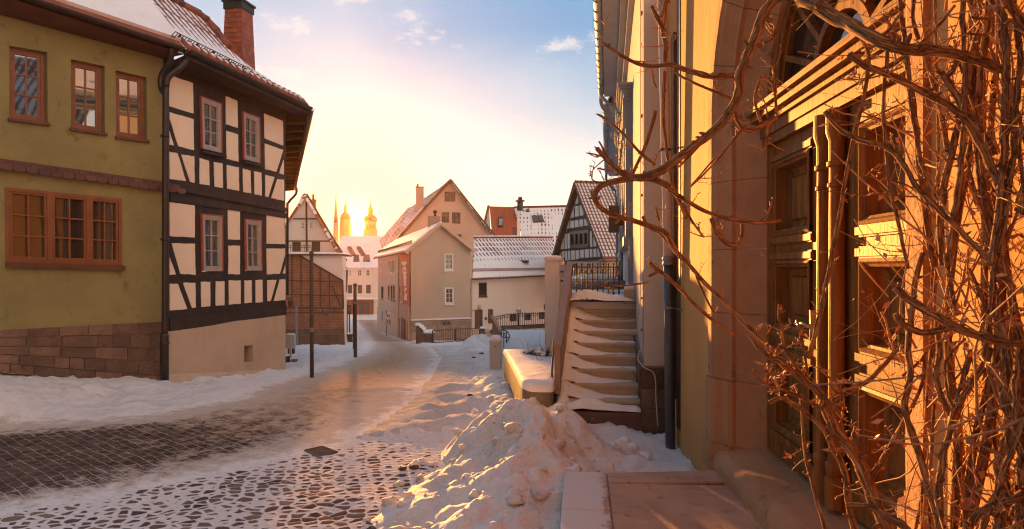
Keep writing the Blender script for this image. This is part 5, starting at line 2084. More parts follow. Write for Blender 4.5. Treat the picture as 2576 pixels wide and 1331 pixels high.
for a, b in zip(pts, pts[1:]):
    m.bar(a, b, .3, .16)
m.build('kerb_wall', MAT['stone'], o)
g = P(1304.5, 822, 34.2)
o = thing('street_lantern', 'square street lantern with snowy hood standing over the yard fence', 'lantern', g)
m = MB()
m.tube([g - Vector((0, 0, .2)), P(1304.5, 789, 34.2)], .05, 8)
m.build('pole', MAT['iron'], o)
c = P(1304.5, 788, 34.2)
k2 = 34.2 / F
m = MB()
for sx in (-1, 1):
    for sy in (-1, 1):
        m.bar(c + Vector((sx * 3.6 * k2, sy * 3.6 * k2, 0)), c + Vector((sx * 5 * k2, sy * 5 * k2, 10 * k2)), .025)
m.wbox(c - Vector((0, 0, .02)), (7.6 * k2, 7.6 * k2, .05))
m.build('lantern_frame', MAT['iron'], o)
m = MB()
m.wbox(c, (9 * k2, 9 * k2, 9.8 * k2), 0, 1.0)
m.build('lantern_glass', MAT['glowglass'], o)
m = MB()
m.wbox(c + Vector((0, 0, 10 * k2)), (13 * k2, 13 * k2, 4.5 * k2), 0, .35)
m.build('snow_hood', MAT['snow'], o)

# ------------------------------------------------------------------ heap generator
def heap(name, mat, fn, x0, x1, y0, y1, res, label, cat, extra=None, group=None):
    nx, ny = int((x1 - x0) / res), int((y1 - y0) / res)
    vs, ok = [], []
    for j in range(ny + 1):
        for i in range(nx + 1):
            x, y = x0 + (x1 - x0) * i / nx, y0 + (y1 - y0) * j / ny
            h = fn(x, y)
            g = float(hbase(x, y))
            vs.append(Vector((x, y, g + max(h, -.06))))
            ok.append(h > -.05)
    m = MB()
    fs = []
    for j in range(ny):
        for i in range(nx):
            q = [j * (nx + 1) + i, j * (nx + 1) + i + 1, (j + 1) * (nx + 1) + i + 1, (j + 1) * (nx + 1) + i]
            if any(ok[k] for k in q):
                fs.append(tuple(q))
    used = sorted({k for f in fs for k in f})
    mp = {k: i for i, k in enumerate(used)}
    m.idx([vs[k] for k in used], [tuple(mp[k] for k in f) for f in fs])
    if extra:
        extra(m)
    return tag(m.build(name, mat, None, smooth=True, fix=False), label, cat, group)


def lumps(x, y, s=1.0):
    p = Vector((x, y, 0))
    n = mn.noise(p * 2.1 * s) * .5 + mn.noise(p * 4.7 * s + Vector((3, 1, 0))) * .32 + mn.noise(p * 11 * s) * .16 + mn.noise(p * 23 * s) * .08
    d = mn.voronoi(p * 3.6 * s + Vector((mn.noise(p * 3) * .5, mn.noise(p * 3 + Vector((9, 9, 0))) * .5, 0)))[0]
    c = max(0, .55 - d[0]) * .9
    return n, c


def segdist(x, y, pts):
    best = (1e9, 0, 0)
    for (ax, ay, ah, aw), (bx, by, bh, bw) in zip(pts, pts[1:]):
        ex, ey = bx - ax, by - ay
        t = min(1, max(0, ((x - ax) * ex + (y - ay) * ey) / (ex * ex + ey * ey)))
        d = math.hypot(x - ax - ex * t, y - ay - ey * t)
        w = aw + (bw - aw) * t
        if d / w < best[0]:
            best = (d / w, ah + (bh - ah) * t, w)
    return best


def bank(pts, ln=1.0, chunk=1.0):
    def fn(x, y):
        d, h, w = segdist(x, y, pts)
        if d > 1.35:
            return -.2
        n, c = lumps(x, y, ln)
        k = max(0, 1 - d ** 1.35)
        return h * k * (1 + .6 * n) + (n * .075 + c * .15 * chunk) * (1 if d < .85 else max(0, (1.2 - d) / .35)) * min(1, h * 3 + .2) - .05 * max(0, d - .7)
    return fn


def heap_fn():
    crest = [(.02, 6.75, .62, .72), (.14, 6.2, .52, .85), (.10, 5.5, .36, .85), (-.0, 5.0, .27, .78), (-.15, 4.3, .18, .75)]
    right = [(.02, 6.75, .62, .8), (.45, 6.65, .46, .75), (.85, 6.45, .24, .6), (1.1, 6.3, .08, .4)]
    left = [(-.1, 6.1, .26, .6), (-.45, 5.7, .15, .5), (-.75, 5.0, .07, .4)]
    fs = [bank(c, 1.0) for c in (crest, right, left)]
    return lambda x, y: max(f(x, y) for f in fs)


hf = heap_fn()
def clods(m):
    rnd = random.Random(11)
    for i in range(230):
        a = rnd.random()
        x, y = rnd.uniform(-1.35, 1.15), rnd.uniform(4.2, 7.3)
        h = hf(x, y)
        if h < -.04:
            continue
        r = .012 + .055 * rnd.random() ** 2.6
        m.blob((x, y, float(hbase(x, y)) + h + r * .25), (r * rnd.uniform(.8, 1.4), r, r * rnd.uniform(.6, .9)), 2 if r > .03 else 1, .45, 1.4, i)


heap('snow_heap', MAT['snowheap'], hf, -1.9, 1.7, 3.7, 8.0, .028, 'big lumpy heap of shovelled snow below the stairs', 'snow heap', clods)
bk1 = bank([(.12, 7.8, .08, .40), (.0, 8.6, .09, .38), (-.13, 9.8, .11, .40), (-.32, 11.2, .15, .45), (-.52, 12.4, .10, .4)], 1.4, 1.2)
heap('snow_bank', MAT['snowheap'], bk1, -1.5, .6, 6.9, 13.4, .045, 'ploughed snow bank along the planter and white cabinet', 'snow bank')
bk2 = bank([(G(1185, 885).x, G(1185, 885).y, .35, .9), (G(1205, 878).x, G(1205, 878).y, .75, 1.0), (G(1205, 878).x + .45, G(1205, 878).y - .5, .5, .8)], .7, 1.0)
gx = G(1205, 878)
heap('snow_mound', MAT['snowheap'], bk2, gx.x - 2.5, gx.x + 2.5, gx.y - 5.5, gx.y + 3, .10, 'rounded snow mound at the road edge beyond the white cabinet', 'snow mound')
p0, p1, p2 = G(868, 802), G(908, 801), G(952, 802)
bk3 = bank([(p0.x - 1, p0.y, 1.0, 2.0), (p1.x, p1.y, 1.3, 2.0), (p2.x + 1, p2.y, 1.0, 2.0)], .35, 1.0)
heap('snow_bank', MAT['snow'], bk3, p0.x - 3, p2.x + 3, p1.y - 3, p1.y + 3, .2, 'far snow bank in front of the red shop front', 'snow bank')
# loose clods by the foot of the stairs
for i, (x, y, r, lb) in enumerate(((1570, 1132, .085, 'largest loose snow block beside the grey house plinth'), (1592, 1136, .065, 'rounded snow block just right of the largest one'),
                                   (1625, 1157, .055, 'small snow block beside the foot of the grey downpipe'), (1545, 1128, .05, 'small snow block touching the snow heap foot'))):
    g = G(x, y)
    m = MB()
    m.blob(g + Vector((0, 0, r * .6)), (r * 1.1, r, r * .95), 3, .3, 1.3, i + 20)
    tag(m.build('snow_block', MAT['snow'], None, smooth=True, loc=g), lb, 'snow block', 'loose snow blocks by the stairs')
for i, (x, y, r, lb) in enumerate(((1182, 1010, .055, 'dark stone lying alone in the trodden snow'), (1042, 1180, .07, 'dark angular stone at the left foot of the snow heap'),
                                   (1012, 1184, .06, 'flat dark stone left of the angular one by the heap'), (1211, 899, .12, 'dark stone on the snow mound slope'), (1192, 905, .09, 'small stone left of the one on the mound'))):
    g = G(x, y)
    m = MB()
    r *= .55
    g = on_ground(g)
    m.blob(g + Vector((0, 0, r * .4)), (r * 1.3, r, r * .7), 2, .3, 1.5, i + 3)
    tag(m.build('loose_stone', MAT['rockdark'], None, loc=g), lb, 'stone', 'loose stones in the snow')

# ------------------------------------------------------------------ white utility cabinet
g = G(1247, 936)
o = thing('utility_cabinet', 'pale slim utility cabinet with thick snow cap on the road edge', 'cabinet', g)
kx = g.y / F
m = MB()
hgt = (936 - 862) * kx
m.wbox((g.x, g.y + .15, g.z - .3), (27 * kx, .30, hgt + .3), -.12)
m.build('cabinet_body', MAT['plastic'], o)
m = MB()
m.wbox((g.x, g.y + .15, g.z + hgt), (30 * kx, .34, .03), -.12)
m.build('cabinet_lid', MAT['plastic'], o)
m = MB()
m.wbox((g.x + .012, g.y - .005, g.z - .2), (21 * kx, .012, hgt * .93 + .2), -.12)
d_ = m.build('door', MAT['plastic'], o)
m = MB()
m.wbox((g.x - .015, g.y - .012, g.z + hgt * .86), (.05, .012, .018), -.12)
m.build('latch', MAT['zincdark'], d_)
m = MB()
m.dome((g.x, g.y + .15, g.z + hgt + .03), 29 * kx, .34, .13, -.12, 12, .1, 9)
m.build('snow_cap', MAT['snow'], o, smooth=True)

# ------------------------------------------------------------------ grey house on the right, stairs, terrace
az = math.radians(8.6)
cx0 = P(1626, 0, 7.2).x
SW_ = Wall(cx0, 7.2, u=(-math.sin(az), -math.cos(az)))      # street face: t runs towards the camera, 0 at the corner
fw_ = Vector((math.sin(az), math.cos(az), 0))
rt_ = Vector((math.cos(az), -math.sin(az), 0))
KF = Wall(SW_.w(-.5, 0).x, SW_.w(-.5, 0).y, u=(rt_.x, rt_.y))                       # short return wall that faces the camera
grey = thing('grey_house', 'lilac plastered house with blue-grey window surrounds and rough stone plinth', 'house', (cx0, 7.2, 0))
H1 = 9.6
m = MB()
m.box(SW_, -H1, -.5, 0, 6.5, -.35, 0)
m.box(KF, 0.0, 1.6, 0, 7.2, -.3, -.001)
m.build('wall', MAT['blueplaster'], grey)
m = MB()
top0, top1 = SW_.tz(1594, 881, .03), SW_.tz(1624, 941, .03)
ashlar(SW_, (( -4.5, 1.26), (-.465, .80)), ((-4.5, .5), (-.465, -.15)), .05, .30, .55, m, 9)
ashlar(KF, ((-.035, .80), (1.5, .80)), ((-.035, -.15), (1.5, -.15)), .05, .22, .5, m, 10)
sp = m.build('stone_plinth', MAT['stone'], grey)
m = MB()
m.prism(SW_, [(-4.5, 1.27), (-.48, .81), (-.48, -.2), (-4.5, -.2)], -.1, .03)
m.prism(KF, [(-.02, .81), (1.5, .81), (1.5, -.2), (-.02, -.2)], -.1, .03)
m.build('mortar', MAT['mortar'], sp)
# window surrounds, seen along the wall
def surround(T0, T1, z0, z1, par, ped=True):
    w = MB()
    for a, b in ((T0, T0 + .20), (T1 - .20, T1)):
        w.box(SW_, a, b, z0, z1, 0, .10)
        w.box(SW_, a + .04, b - .04, z0, z1, .10, .125)
    w.box(SW_, T0, T1, z1, z1 + .22, 0, .11)
    w.box(SW_, T0 - .06, T1 + .06, z0 - .16, z0, 0, .16)
    if ped:
        for i, (h, n) in enumerate(((.06, .13), (.06, .16), (.07, .20), (.05, .24), (.05, .27))):
            z = z1 + .22 + sum((.06, .06, .07, .05, .05)[:i])
            w.box(SW_, T0 - .02 - .03 * i, T1 + .02 + .03 * i, z, z + h, 0, n)
        for a in (T0 + .1, T1 - .1):
            w.box(SW_, a - .08, a + .08, z1 - .25, z1 + .28, 0, .17)
    o_ = w.build('window_surround', MAT['bluegrey'], par)
    window(o_, SW_, [(T0 + .2, z1), (T1 - .2, z1), (T1 - .2, z0), (T0 + .2, z0)], .06, 2, 3, 'whiteframe', 'glass', .06, .03, .05)
    return o_
for T1_ in (-4.15, -6.1, -8.1):
    surround(T1_ - 1.25, T1_, 2.55, 4.75, grey)
m = MB()
m.box(SW_, -5.6, -4.95, 1.5, 2.2, 0, .06)
m.build('house_door', MAT['bluegrey'], grey)
# downspout strip beside the landing
m = MB()
m.box(SW_, -3.95, -3.86, 1.30, 2.5, .0, .07)
m.build('corner_strip', MAT['bluegrey'], grey)
# eaves
gz_ = 6.5
m = MB()
m.box(SW_, -H1, .5, gz_, gz_ + .06, -.3, .50)
m.box(SW_, -H1, .5, gz_ - .18, gz_ + .02, 0.0, .10)
m.box(SW_, -H1, .5, gz_ - .09, gz_ + .02, .10, .22)
m.box(SW_, -H1, .5, gz_ + .0, gz_ + .22, .50, .53)
m.build('eaves', MAT['bluegrey'], grey)
m = MB()
gutter(m, SW_.w(.5, gz_ + .12, .60), SW_.w(-H1, gz_ + .12, .60), .085)
for i in range(22):
    t = .4 - i * .45
    pts = [SW_.w(t, gz_ + .12 + .089 * math.sin(g), .60 + .089 * math.cos(g)) for g in [math.pi + math.pi * k / 8 for k in range(9)]]
    m.tube(pts, .012, 4)
gu = m.build('gutter', MAT['bluegrey'], grey)
m = MB()
pts = [SW_.w(-H1 + .15, gz_ + .05, .60), SW_.w(-H1 + .15, gz_ - .25, .60), SW_.w(-H1 + .15, gz_ - .55, .38), SW_.w(-H1 + .15, gz_ - .85, .10), SW_.w(-H1 + .15, gz_ - 1.3, .09), SW_.w(-H1 + .15, 1.5, .09)]
m.tube(smooth_path(pts, 4), .05, 8)
pts = [SW_.w(-H1 + .9, gz_ + .05, .60), SW_.w(-H1 + .9, gz_ - .2, .60), SW_.w(-H1 + .9, gz_ - .42, .4), SW_.w(-H1 + .9, gz_ - .62, .12), SW_.w(-H1 + .9, gz_ - 1.0, .08)]
m.tube(smooth_path(pts, 4), .045, 8)
m.build('gutter_outlet', MAT['bluegrey'], gu, smooth=True)
m = MB()
m.slab([SW_.w(.5, gz_ + .2, .5), SW_.w(-H1, gz_ + .2, .5), SW_.w(-H1, gz_ + 3.4, -3.5), SW_.w(.5, gz_ + 3.4, -3.5)], .1)
m.build('roof', MAT['roofsnow'], grey)
m = MB()
m.tube([SW_.w(-.85, 6.3, .02), SW_.w(-.85, .95, .02)], .007, 5)
pts = [SW_.w(-.85, .95, .03), SW_.w(-.72, .86, .06), KF.w(.0, .80, .06), KF.w(.12, .72, .07), KF.w(.14, .4, .07), KF.w(.16, .1, .06)]
m.tube(smooth_path(pts, 4), .007, 5)
cb2 = m.build('cable', MAT['blueplaster'], grey)
m = MB()
for z in (5.2, 3.9, 2.9, 1.6, 1.2):
    m.box(SW_, -.90, -.80, z, z + .025, 0, .022)
m.build('cable_clip', MAT['mortar'], cb2)
# hanging box lamp on the wall
o = thing('wall_sign_box', 'dark brown box lamp projecting from the grey house wall', 'wall lamp', SW_.w(-6.0, 2.9, .3))
m = MB()
c = SW_.w(-5.85, 2.95, .2)
m.box(SW_, -6.05, -5.80, 2.72, 3.26, .20, .42)
m.build('lamp_box', MAT['brownframe'], o)
m = MB()
m.box(SW_, -6.0, -5.85, 2.86, 3.06, -.0, .20)
m.build('bracket', MAT['brownframe'], o)
# next house along
nx_ = thing('neighbour_house', 'pale narrow house front just beyond the grey house with thin downpipes', 'house', SW_.w(-14, 1.3))
m = MB()
m.box(SW_, -23, -H1 - .02, 0, 6.3, -.5, -.06)
m.build('wall', MAT['white'], nx_)
m = MB()
m.box(SW_, -23, -H1 - .1, 6.3, 6.36, -.3, .40)
m.box(SW_, -23, -H1 - .1, 6.36, 6.5, .40, .43)
m.build('eaves', MAT['bluegrey'], nx_)
m = MB()
gutter(m, SW_.w(-H1 - .1, 6.42, .50), SW_.w(-22.5, 6.42, .50), .085)
for i in range(28):
    t = -H1 - .3 - i * .45
    pts = [SW_.w(t, 6.42 + .089 * math.sin(g), .50 + .089 * math.cos(g)) for g in [math.pi + math.pi * k / 8 for k in range(9)]]
    m.tube(pts, .014, 4)
gu = m.build('gutter', MAT['bluegrey'], nx_)
m = MB()
pts = [SW_.w(-22.3, 6.4, .5), SW_.w(-22.3, 6.0, .5), SW_.w(-22.3, 5.6, .2), SW_.w(-22.3, 5.1, .05), SW_.w(-22.3, 1.3, .03)]
m.tube(smooth_path(pts, 4), .06, 8)
m.build('downpipe', MAT['zinc'], gu, smooth=True)
m = MB()
m.slab([SW_.w(-H1, 6.5, .4), SW_.w(-23, 6.5, .4), SW_.w(-23, 9.5, -3.5), SW_.w(-H1, 9.5, -3.5)], .1)
m.build('roof', MAT['tile_gable'], nx_)
for T1_ in (-11.2, -13.6, -16.2):
    m = MB()
    m.box(SW_, T1_ - 1.1, T1_ - .95, 2.5, 4.7, -.06, .06)
    m.box(SW_, T1_ - .15, T1_, 2.5, 4.7, -.06, .06)
    m.box(SW_, T1_ - 1.15, T1_ + .05, 4.7, 4.95, -.06, .12)
    m.box(SW_, T1_ - 1.15, T1_ + .05, 2.36, 2.5, -.06, .1)
    w = m.build('window_surround', MAT['whiteframe'], nx_)
    window(w, SW_, [(T1_ - .95, 4.7), (T1_ - .15, 4.7), (T1_ - .15, 2.5), (T1_ - .95, 2.5)], .0, 2, 3, 'whiteframe', 'glass', .06, .03, .05)

# --- terrace behind the stairs
S0 = SW_.w(-.5, 0, 0)          # near right foot of the flight, against the wall
def st(a, b, z):
    """a: metres up the flight from the front block, b: metres left of the house wall"""
    p = S0 + fw_ * a - rt_ * b
    return Vector((p.x, p.y, z))
NST, RISE, TREAD, SWID = 8, .141, .30, 1.0
Z0 = .235
m = MB()
top = 1.48
v = [st(2.35, -.0, top - .03), st(2.35, 1.2, top - .03), st(9.5, 1.35, top - .03), st(9.5, 0, top - .03)]
lo = [Vector((p.x, p.y, -1.5)) for p in v]
m.idx(v + lo, [(0, 1, 2, 3), (0, 4, 5, 1), (1, 5, 6, 2), (2, 6, 7, 3), (3, 7, 4, 0)])
# wide raised garden beyond the gate
v = [st(6.0, -2, 1.45), st(6.0, 1.35, 1.45), st(32, 2.2, 1.3), st(32, -9, 1.3), st(9.4, -9, 1.45)]
lo = [Vector((p.x, p.y, -2.5)) for p in v]
m.idx(v + lo, [(0, 1, 2, 3, 4)] + [(i, (i + 1) % 5, 5 + (i + 1) % 5, 5 + i) for i in range(5)])
tr = m.build('terrace', MAT['ground'], None, kind='structure')
m = MB()
rnd = random.Random(5)
N = 26
vs, fs = [], []
for j in range(N + 1):
    for i in range(N + 1):
        a, b = i / N, j / N
        h = .05 + .13 * max(0, 1 - abs(a - .72) / .33) * (1 - b) ** .5 + .05 * (1 - abs(a - .5)) + .035 * mn.noise(Vector((a * 5, b * 5, 2)))
        edge = min(a, 1 - a) * 12
        h *= min(1, .35 + edge) * min(1, .3 + min(b, 1 - b) * 8)
        vs.append(st(2.14 + b * 1.0, a * (SWID + .03) + .01, top + max(.004, h - .03)))
for j in range(N):
    for i in range(N):
        q = j * (N + 1) + i
        fs.append((q, q + 1, q + N + 2, q + N + 1))
m.idx(vs, fs)
tag(m.build('landing_snow', MAT['snow'], None, smooth=True, fix=False), 'soft snow drift on the top stair landing before the iron gate', 'snow drift')

# --- the flight
flight = thing('stone_stairs', 'narrow concrete stair flight half buried in drifted snow beside the grey house', 'stairs', st(1.2, .5, 0))
for k in range(NST):
    m = MB()
    a0 = .2 + k * TREAD
    z1 = Z0 + .115 + k * RISE
    zb = z1 - RISE if k else Z0 - .02
    pts = [st(a0, .0, 0), st(a0, SWID, 0), st(a0 + TREAD + .02, SWID, 0), st(a0 + TREAD + .02, 0, 0)]
    body = [Vector((p.x, p.y, z)) for z in (zb - .05, z1 - .045) for p in pts]
    m.idx(body, [(0, 1, 5, 4), (1, 2, 6, 5), (2, 3, 7, 6), (3, 0, 4, 7), (0, 3, 2, 1)])
    pts = [st(a0 - .022, -.0, 0), st(a0 - .022, SWID, 0), st(a0 + TREAD + .02, SWID, 0), st(a0 + TREAD + .02, 0, 0)]
    b2 = [Vector((p.x, p.y, z)) for z in (z1 - .045, z1 - .012, z1) for p in pts]
    for i in (8, 9):
        b2[i] = b2[i] + fw_ * .012
    m.idx(b2, [(0, 1, 5, 4), (1, 2, 6, 5), (2, 3, 7, 6), (3, 0, 4, 7), (4, 5, 9, 8), (5, 6, 10, 9), (6, 7, 11, 10), (7, 4, 8, 11), (8, 9, 10, 11), (0, 3, 2, 1)])
    m.build('step', MAT['concrete'], flight)
m = MB()
bl = [st(-.02, -.04, 0), st(-.02, SWID + .1, 0), st(.30, SWID + .1, 0), st(.30, -.04, 0)]
b2 = [Vector((p.x, p.y, z)) for z in (-.2, Z0) for p in bl]
m.idx(b2, [(3, 2, 1, 0), (4, 5, 6, 7), (0, 1, 5, 4), (1, 2, 6, 5), (2, 3, 7, 6), (3, 0, 4, 7)])
m.build('granite_block', MAT['granite'], flight)
# drifted snow, a wedge on every tread: deep on the left, running out to the right
for k in range(-1, NST):
    m = MB()
    a0 = .2 + k * TREAD
    z1 = Z0 + .115 + k * RISE if k >= 0 else Z0
    a0 = a0 if k >= 0 else -.01
    dpt = TREAD if k >= 0 else .215
    NXs, NYs = 44, 10
    peak = .78 + .05 * math.sin(k * 2.1)
    reach = .60 + .10 * math.sin(k * 1.7 + 1)
    vs, fs = [], []
    for j in range(NYs + 1):
        for i in range(NXs + 1):
            b = i / NXs * (SWID + (.08 if k < 0 else .0))        # metres from the wall
            d = j / NYs
            u_ = 1 - b / SWID
            dd = max(0, 1 - abs(u_ - (1 - peak)) / (reach if u_ > 1 - peak else .22))
            hill = dd ** 1.25
            n = mn.noise(Vector((b * 6, d * 2.5 + k * 7, 1))) * .5 + .5
            if k >= 0:
                un = u_ + .10 * mn.noise(Vector((b * 3.2, k * 5.3, 4)))
                hb = .145 * min(1, max(0, (reach + .12 - un) / (reach + .02))) ** 2.1 + .012
                hf_ = .085 * max(0, 1 - un / (.19 + .05 * math.sin(k * 3.1))) ** .7
                h = (hf_ + (hb - hf_) * d ** 1.1) * (.85 + .3 * n) + .014 * (n - .62) * min(1, d * 2.5) - .004
                if j == 0:
                    h = min(h, .6 * hf_)
            else:
                h = (.03 + .06 * n + .08 * hill) * min(1, 6 * min(d, 1 - d) + .25) * min(1, .4 + b * 6)
            vs.append(st(a0 - (.022 * hf_ / .10 if j == 0 and k >= 0 else 0) + d * (dpt - .003), b, z1 + h))
    for j in range(NYs):
        for i in range(NXs):
            q = j * (NXs + 1) + i
            fs.append((q, q + 1, q + NXs + 2, q + NXs + 1))
    m.idx(vs, fs)
    m.build('drifted_snow', MAT['snow'], flight, smooth=True, fix=False)
# snow filling the left edge of the flight
m = MB()
N = 70
pts, rr = [], []
for i in range(N + 1):
    a = -.05 + i * 2.45 / N
    z = Z0 + .03 + (a - .1) / TREAD * RISE
    q = mn.noise(Vector((a * 3.1, 2, 5))) * .6 + mn.noise(Vector((a * 9, 7, 5))) * .4
    pts.append(st(a, SWID - .01 + .03 * q, z + .02 * q))
    rr.append(.085 + .035 * q)
m.tube(pts, rr, 14)
for i in range(16):
    m.blob(st(-.05 - i * .03, SWID + .02 + i * .02, .22 - i * .012), (.14, .14, .11), 2, .3, 1.5, i + 50)
m.build('edge_snow', MAT['snow'], flight, smooth=True)

# --- balustrade panel left of the flight
o = thing('stair_parapet', 'brown sloping parapet slab along the left side of the stairs', 'parapet', st(1.3, SWID, .5))
m = MB()
L = Wall(st(.1, SWID + .045, 0).x, st(.1, SWID + .045, 0).y, u=(fw_.x, fw_.y))
m.prism(L, [(0, .42), (0, 1.02), (2.45, 2.05), (2.45, 1.42)], -.045, .025)
m.build('slab', MAT['rail'], o)
m = MB()
m.bar(L.w(-.02, 1.02, -.01), L.w(2.47, 2.06, -.01), .10, .035)
m.build('coping', MAT['rail'], o)
m = MB()
pts = [L.w(.75, 1.08, -.07), L.w(.62, 1.0, -.11), L.w(.55, .85, -.11), L.w(.35, .62, -.11), L.w(.2, .52, -.08)]
m.tube(smooth_path(pts, 4), .014, 8)
m.build('grip_rail', MAT['iron'], o, smooth=True)

# --- white gate pillar and iron gate
Yp = 10.6
gp = thing('gate_pillar', 'tall white rendered gate pillar with snow on top', 'pillar', P(1397, 900, Yp))
m = MB()
x0, x1 = P(1375, 0, Yp).x, P(1410, 0, Yp).x
zt = P(0, 655, Yp).z
m.wbox(((x0 + x1) / 2, Yp + .25, -.6), (x1 - x0, .5, zt + .6), -.12)
m.build('pillar_shaft', MAT['pillar'], gp)
m = MB()
m.wbox(((x0 + x1) / 2 + .02, Yp + .25, zt), (x1 - x0 + .06, .56, .035), -.12)
m.build('pillar_cap', MAT['pillar'], gp)
m = MB()
m.dome(((x0 + x1) / 2 + .02, Yp + .25, zt + .035), x1 - x0 + .06, .56, .05, -.12, 12, .1, 2)
m.build('snow_cap', MAT['snow'], gp, smooth=True)
m = MB()
xb = P(1412, 0, Yp + .4).x
m.wbox((xb, Yp + .75, zt - .06), (.10, 1.1, .06), -.12)
m.dome((xb, Yp + .75, zt), .14, 1.1, .05, -.12)
m.build('wing_coping', MAT['snow'], gp, smooth=True)
for y in (686, 709):
    m = MB()
    m.wbox(P(1414, y, Yp + .1), (.05, .05, .03))
    m.build('gate_hinge', MAT['iron'], gp)
YG = 10.75
gt = thing('garden_gate', 'wrought iron garden gate with curled scrolls at the top of the stairs', 'gate', P(1490, 757, YG))
m = MB()
r_ = .0105
for x in (1424, 1557):
    m.bar(P(x, 656, YG), P(x, 757, YG), .028)
for y in (657, 672, 746):
    m.bar(P(1420 if y == 657 else 1424, y, YG), P(1562 if y == 657 else 1557, y, YG), .02 if y != 657 else .012)
m.build('gate_frame', MAT['iron'], gt)
m = MB()
for i in range(9):
    x = 1437 + 13.3 * i
    m.tube([P(x, 666, YG), P(x, 754, YG)], r_, 6)
    for yy in (664.5, 755):
        m.blob(P(x, yy, YG), (.018, .018, .022), 1, 0)
for x in np.arange(1430, 1556, 6.6):
    m.tube([P(x, 672, YG), P(x, 704, YG)], .006, 5)
m.bar(P(1424, 704, YG), P(1557, 704, YG), .012)
m.build('gate_bars', MAT['iron'], gt, smooth=True)
m = MB()
for i in range(9):
    x = 1437 + 13.3 * i
    for s_ in (-1, 1):
        m.tube([P(x + s_ * (3.6 + 2.8 * math.cos(g)), 683 + 4.6 * math.sin(g), YG) for g in [k * .75 for k in range(8)]], .006, 5)
        m.tube([P(x + s_ * (3.2 + 2.6 * math.cos(g)), 741 + 3.4 * math.sin(g), YG) for g in [k * .75 for k in range(8)]], .006, 5)
m.build('scrolls', MAT['iron'], gt, smooth=True)
# snow-topped wall beyond the gate
YW = 16.0
m = MB()
a, b = P(1424, 708, YW), P(1600, 708, YW)
gw_ = thing('garden_wall', 'low grey garden wall under a thick snow cover beyond the gate', 'wall', P(1490, 760, YW))
m.wbox(((a.x + b.x) / 2, YW + .6, 1.0), (b.x - a.x, 1.2, a.z - 1.0))
m.build('wall_body', MAT['concrete'], gw_)
m = MB()
m.wbox(((a.x + b.x) / 2, YW + .58, a.z - .14), (b.x - a.x + .06, 1.3, .14))
m.build('coping', MAT['zinc'], gw_)
m = MB()
m.dome(((a.x * .56 + b.x * .44), YW + .6, a.z), (b.x - a.x) * .74, 1.3, .17, 0, 14, .15, 3)
m.build('snow_cover', MAT['snow'], gw_, smooth=True)

# small stone bollard by the house wall at the stair head
o_ = thing('stone_block', 'short stone block with snow cap against the wall at the stair head', 'stone block', st(2.5, .10, top))
m = MB()
m.wbox(st(2.35, .10, top - .05), (.17, .25, .22), -az)
m.build('block', MAT['concrete'], o_)
m = MB()
m.dome(st(2.35, .10, top + .17), .17, .25, .09, -az, 10, .2, 1)
m.build('snow_cap', MAT['snow'], o_, smooth=True)

# ------------------------------------------------------------------ planter
pl = thing('planter', 'curved concrete planter filled with smooth snow left of the stairs', 'planter', G(1330, 1000))
out = [(1392, 985, 7.9), (1388, 1000, 7.85), (1365, 1008, 7.85), (1335, 1005, 7.9), (1317, 995, 8.05), (1309, 985, 8.3), (1297, 955, 9.0), (1283, 920, 10.0), (1268, 890, 11.2)]
ZP = .50
ring = [Vector((P(x, 0, Y).x, Y, ZP)) for x, y, Y in out]
inn = st(.1, SWID + .1, ZP), st(3.2, SWID + .1, ZP)
ring = [inn[0]] + ring[1:]
poly = ring + [Vector((inn[1].x - .1, 11.4, ZP))]
sm = [Vector((p[0], p[1], ZP)) for p in smooth_path([(p.x, p.y, 0) for p in ring], 5)]
poly = sm + [Vector((inn[1].x - .1, 11.4, ZP))]
m = MB()
m.idx(poly + [Vector((p.x, p.y, -.5)) for p in poly], [tuple(range(len(poly)))] + [(i, (i + 1) % len(poly), len(poly) + (i + 1) % len(poly), len(poly) + i) for i in range(len(poly))])
m.build('planter_wall', MAT['concretedark'], pl)
m = MB()
cen = sum(poly, Vector()) / len(poly)
vs = []
K = len(poly)
prof = [(1.025, -.035), (1.035, .01), (1.0, .05), (.93, .075), (.8, .085), (.5, .09), (.2, .09)]
for s_, h in prof:
    for p in poly:
        q = cen + (p - cen) * s_
        vs.append(Vector((q.x, q.y, ZP + h + .012 * mn.noise(Vector((q.x * 4, q.y * 4, 1))))))
fs = []
for r in range(len(prof) - 1):
    for i in range(K):
        j = (i + 1) % K
        fs.append((r * K + i, r * K + j, (r + 1) * K + j, (r + 1) * K + i))
fs.append(tuple((len(prof) - 1) * K + i for i in range(K)))
m.idx(vs, fs)
m.build('snow_fill', MAT['snow'], pl, smooth=True)


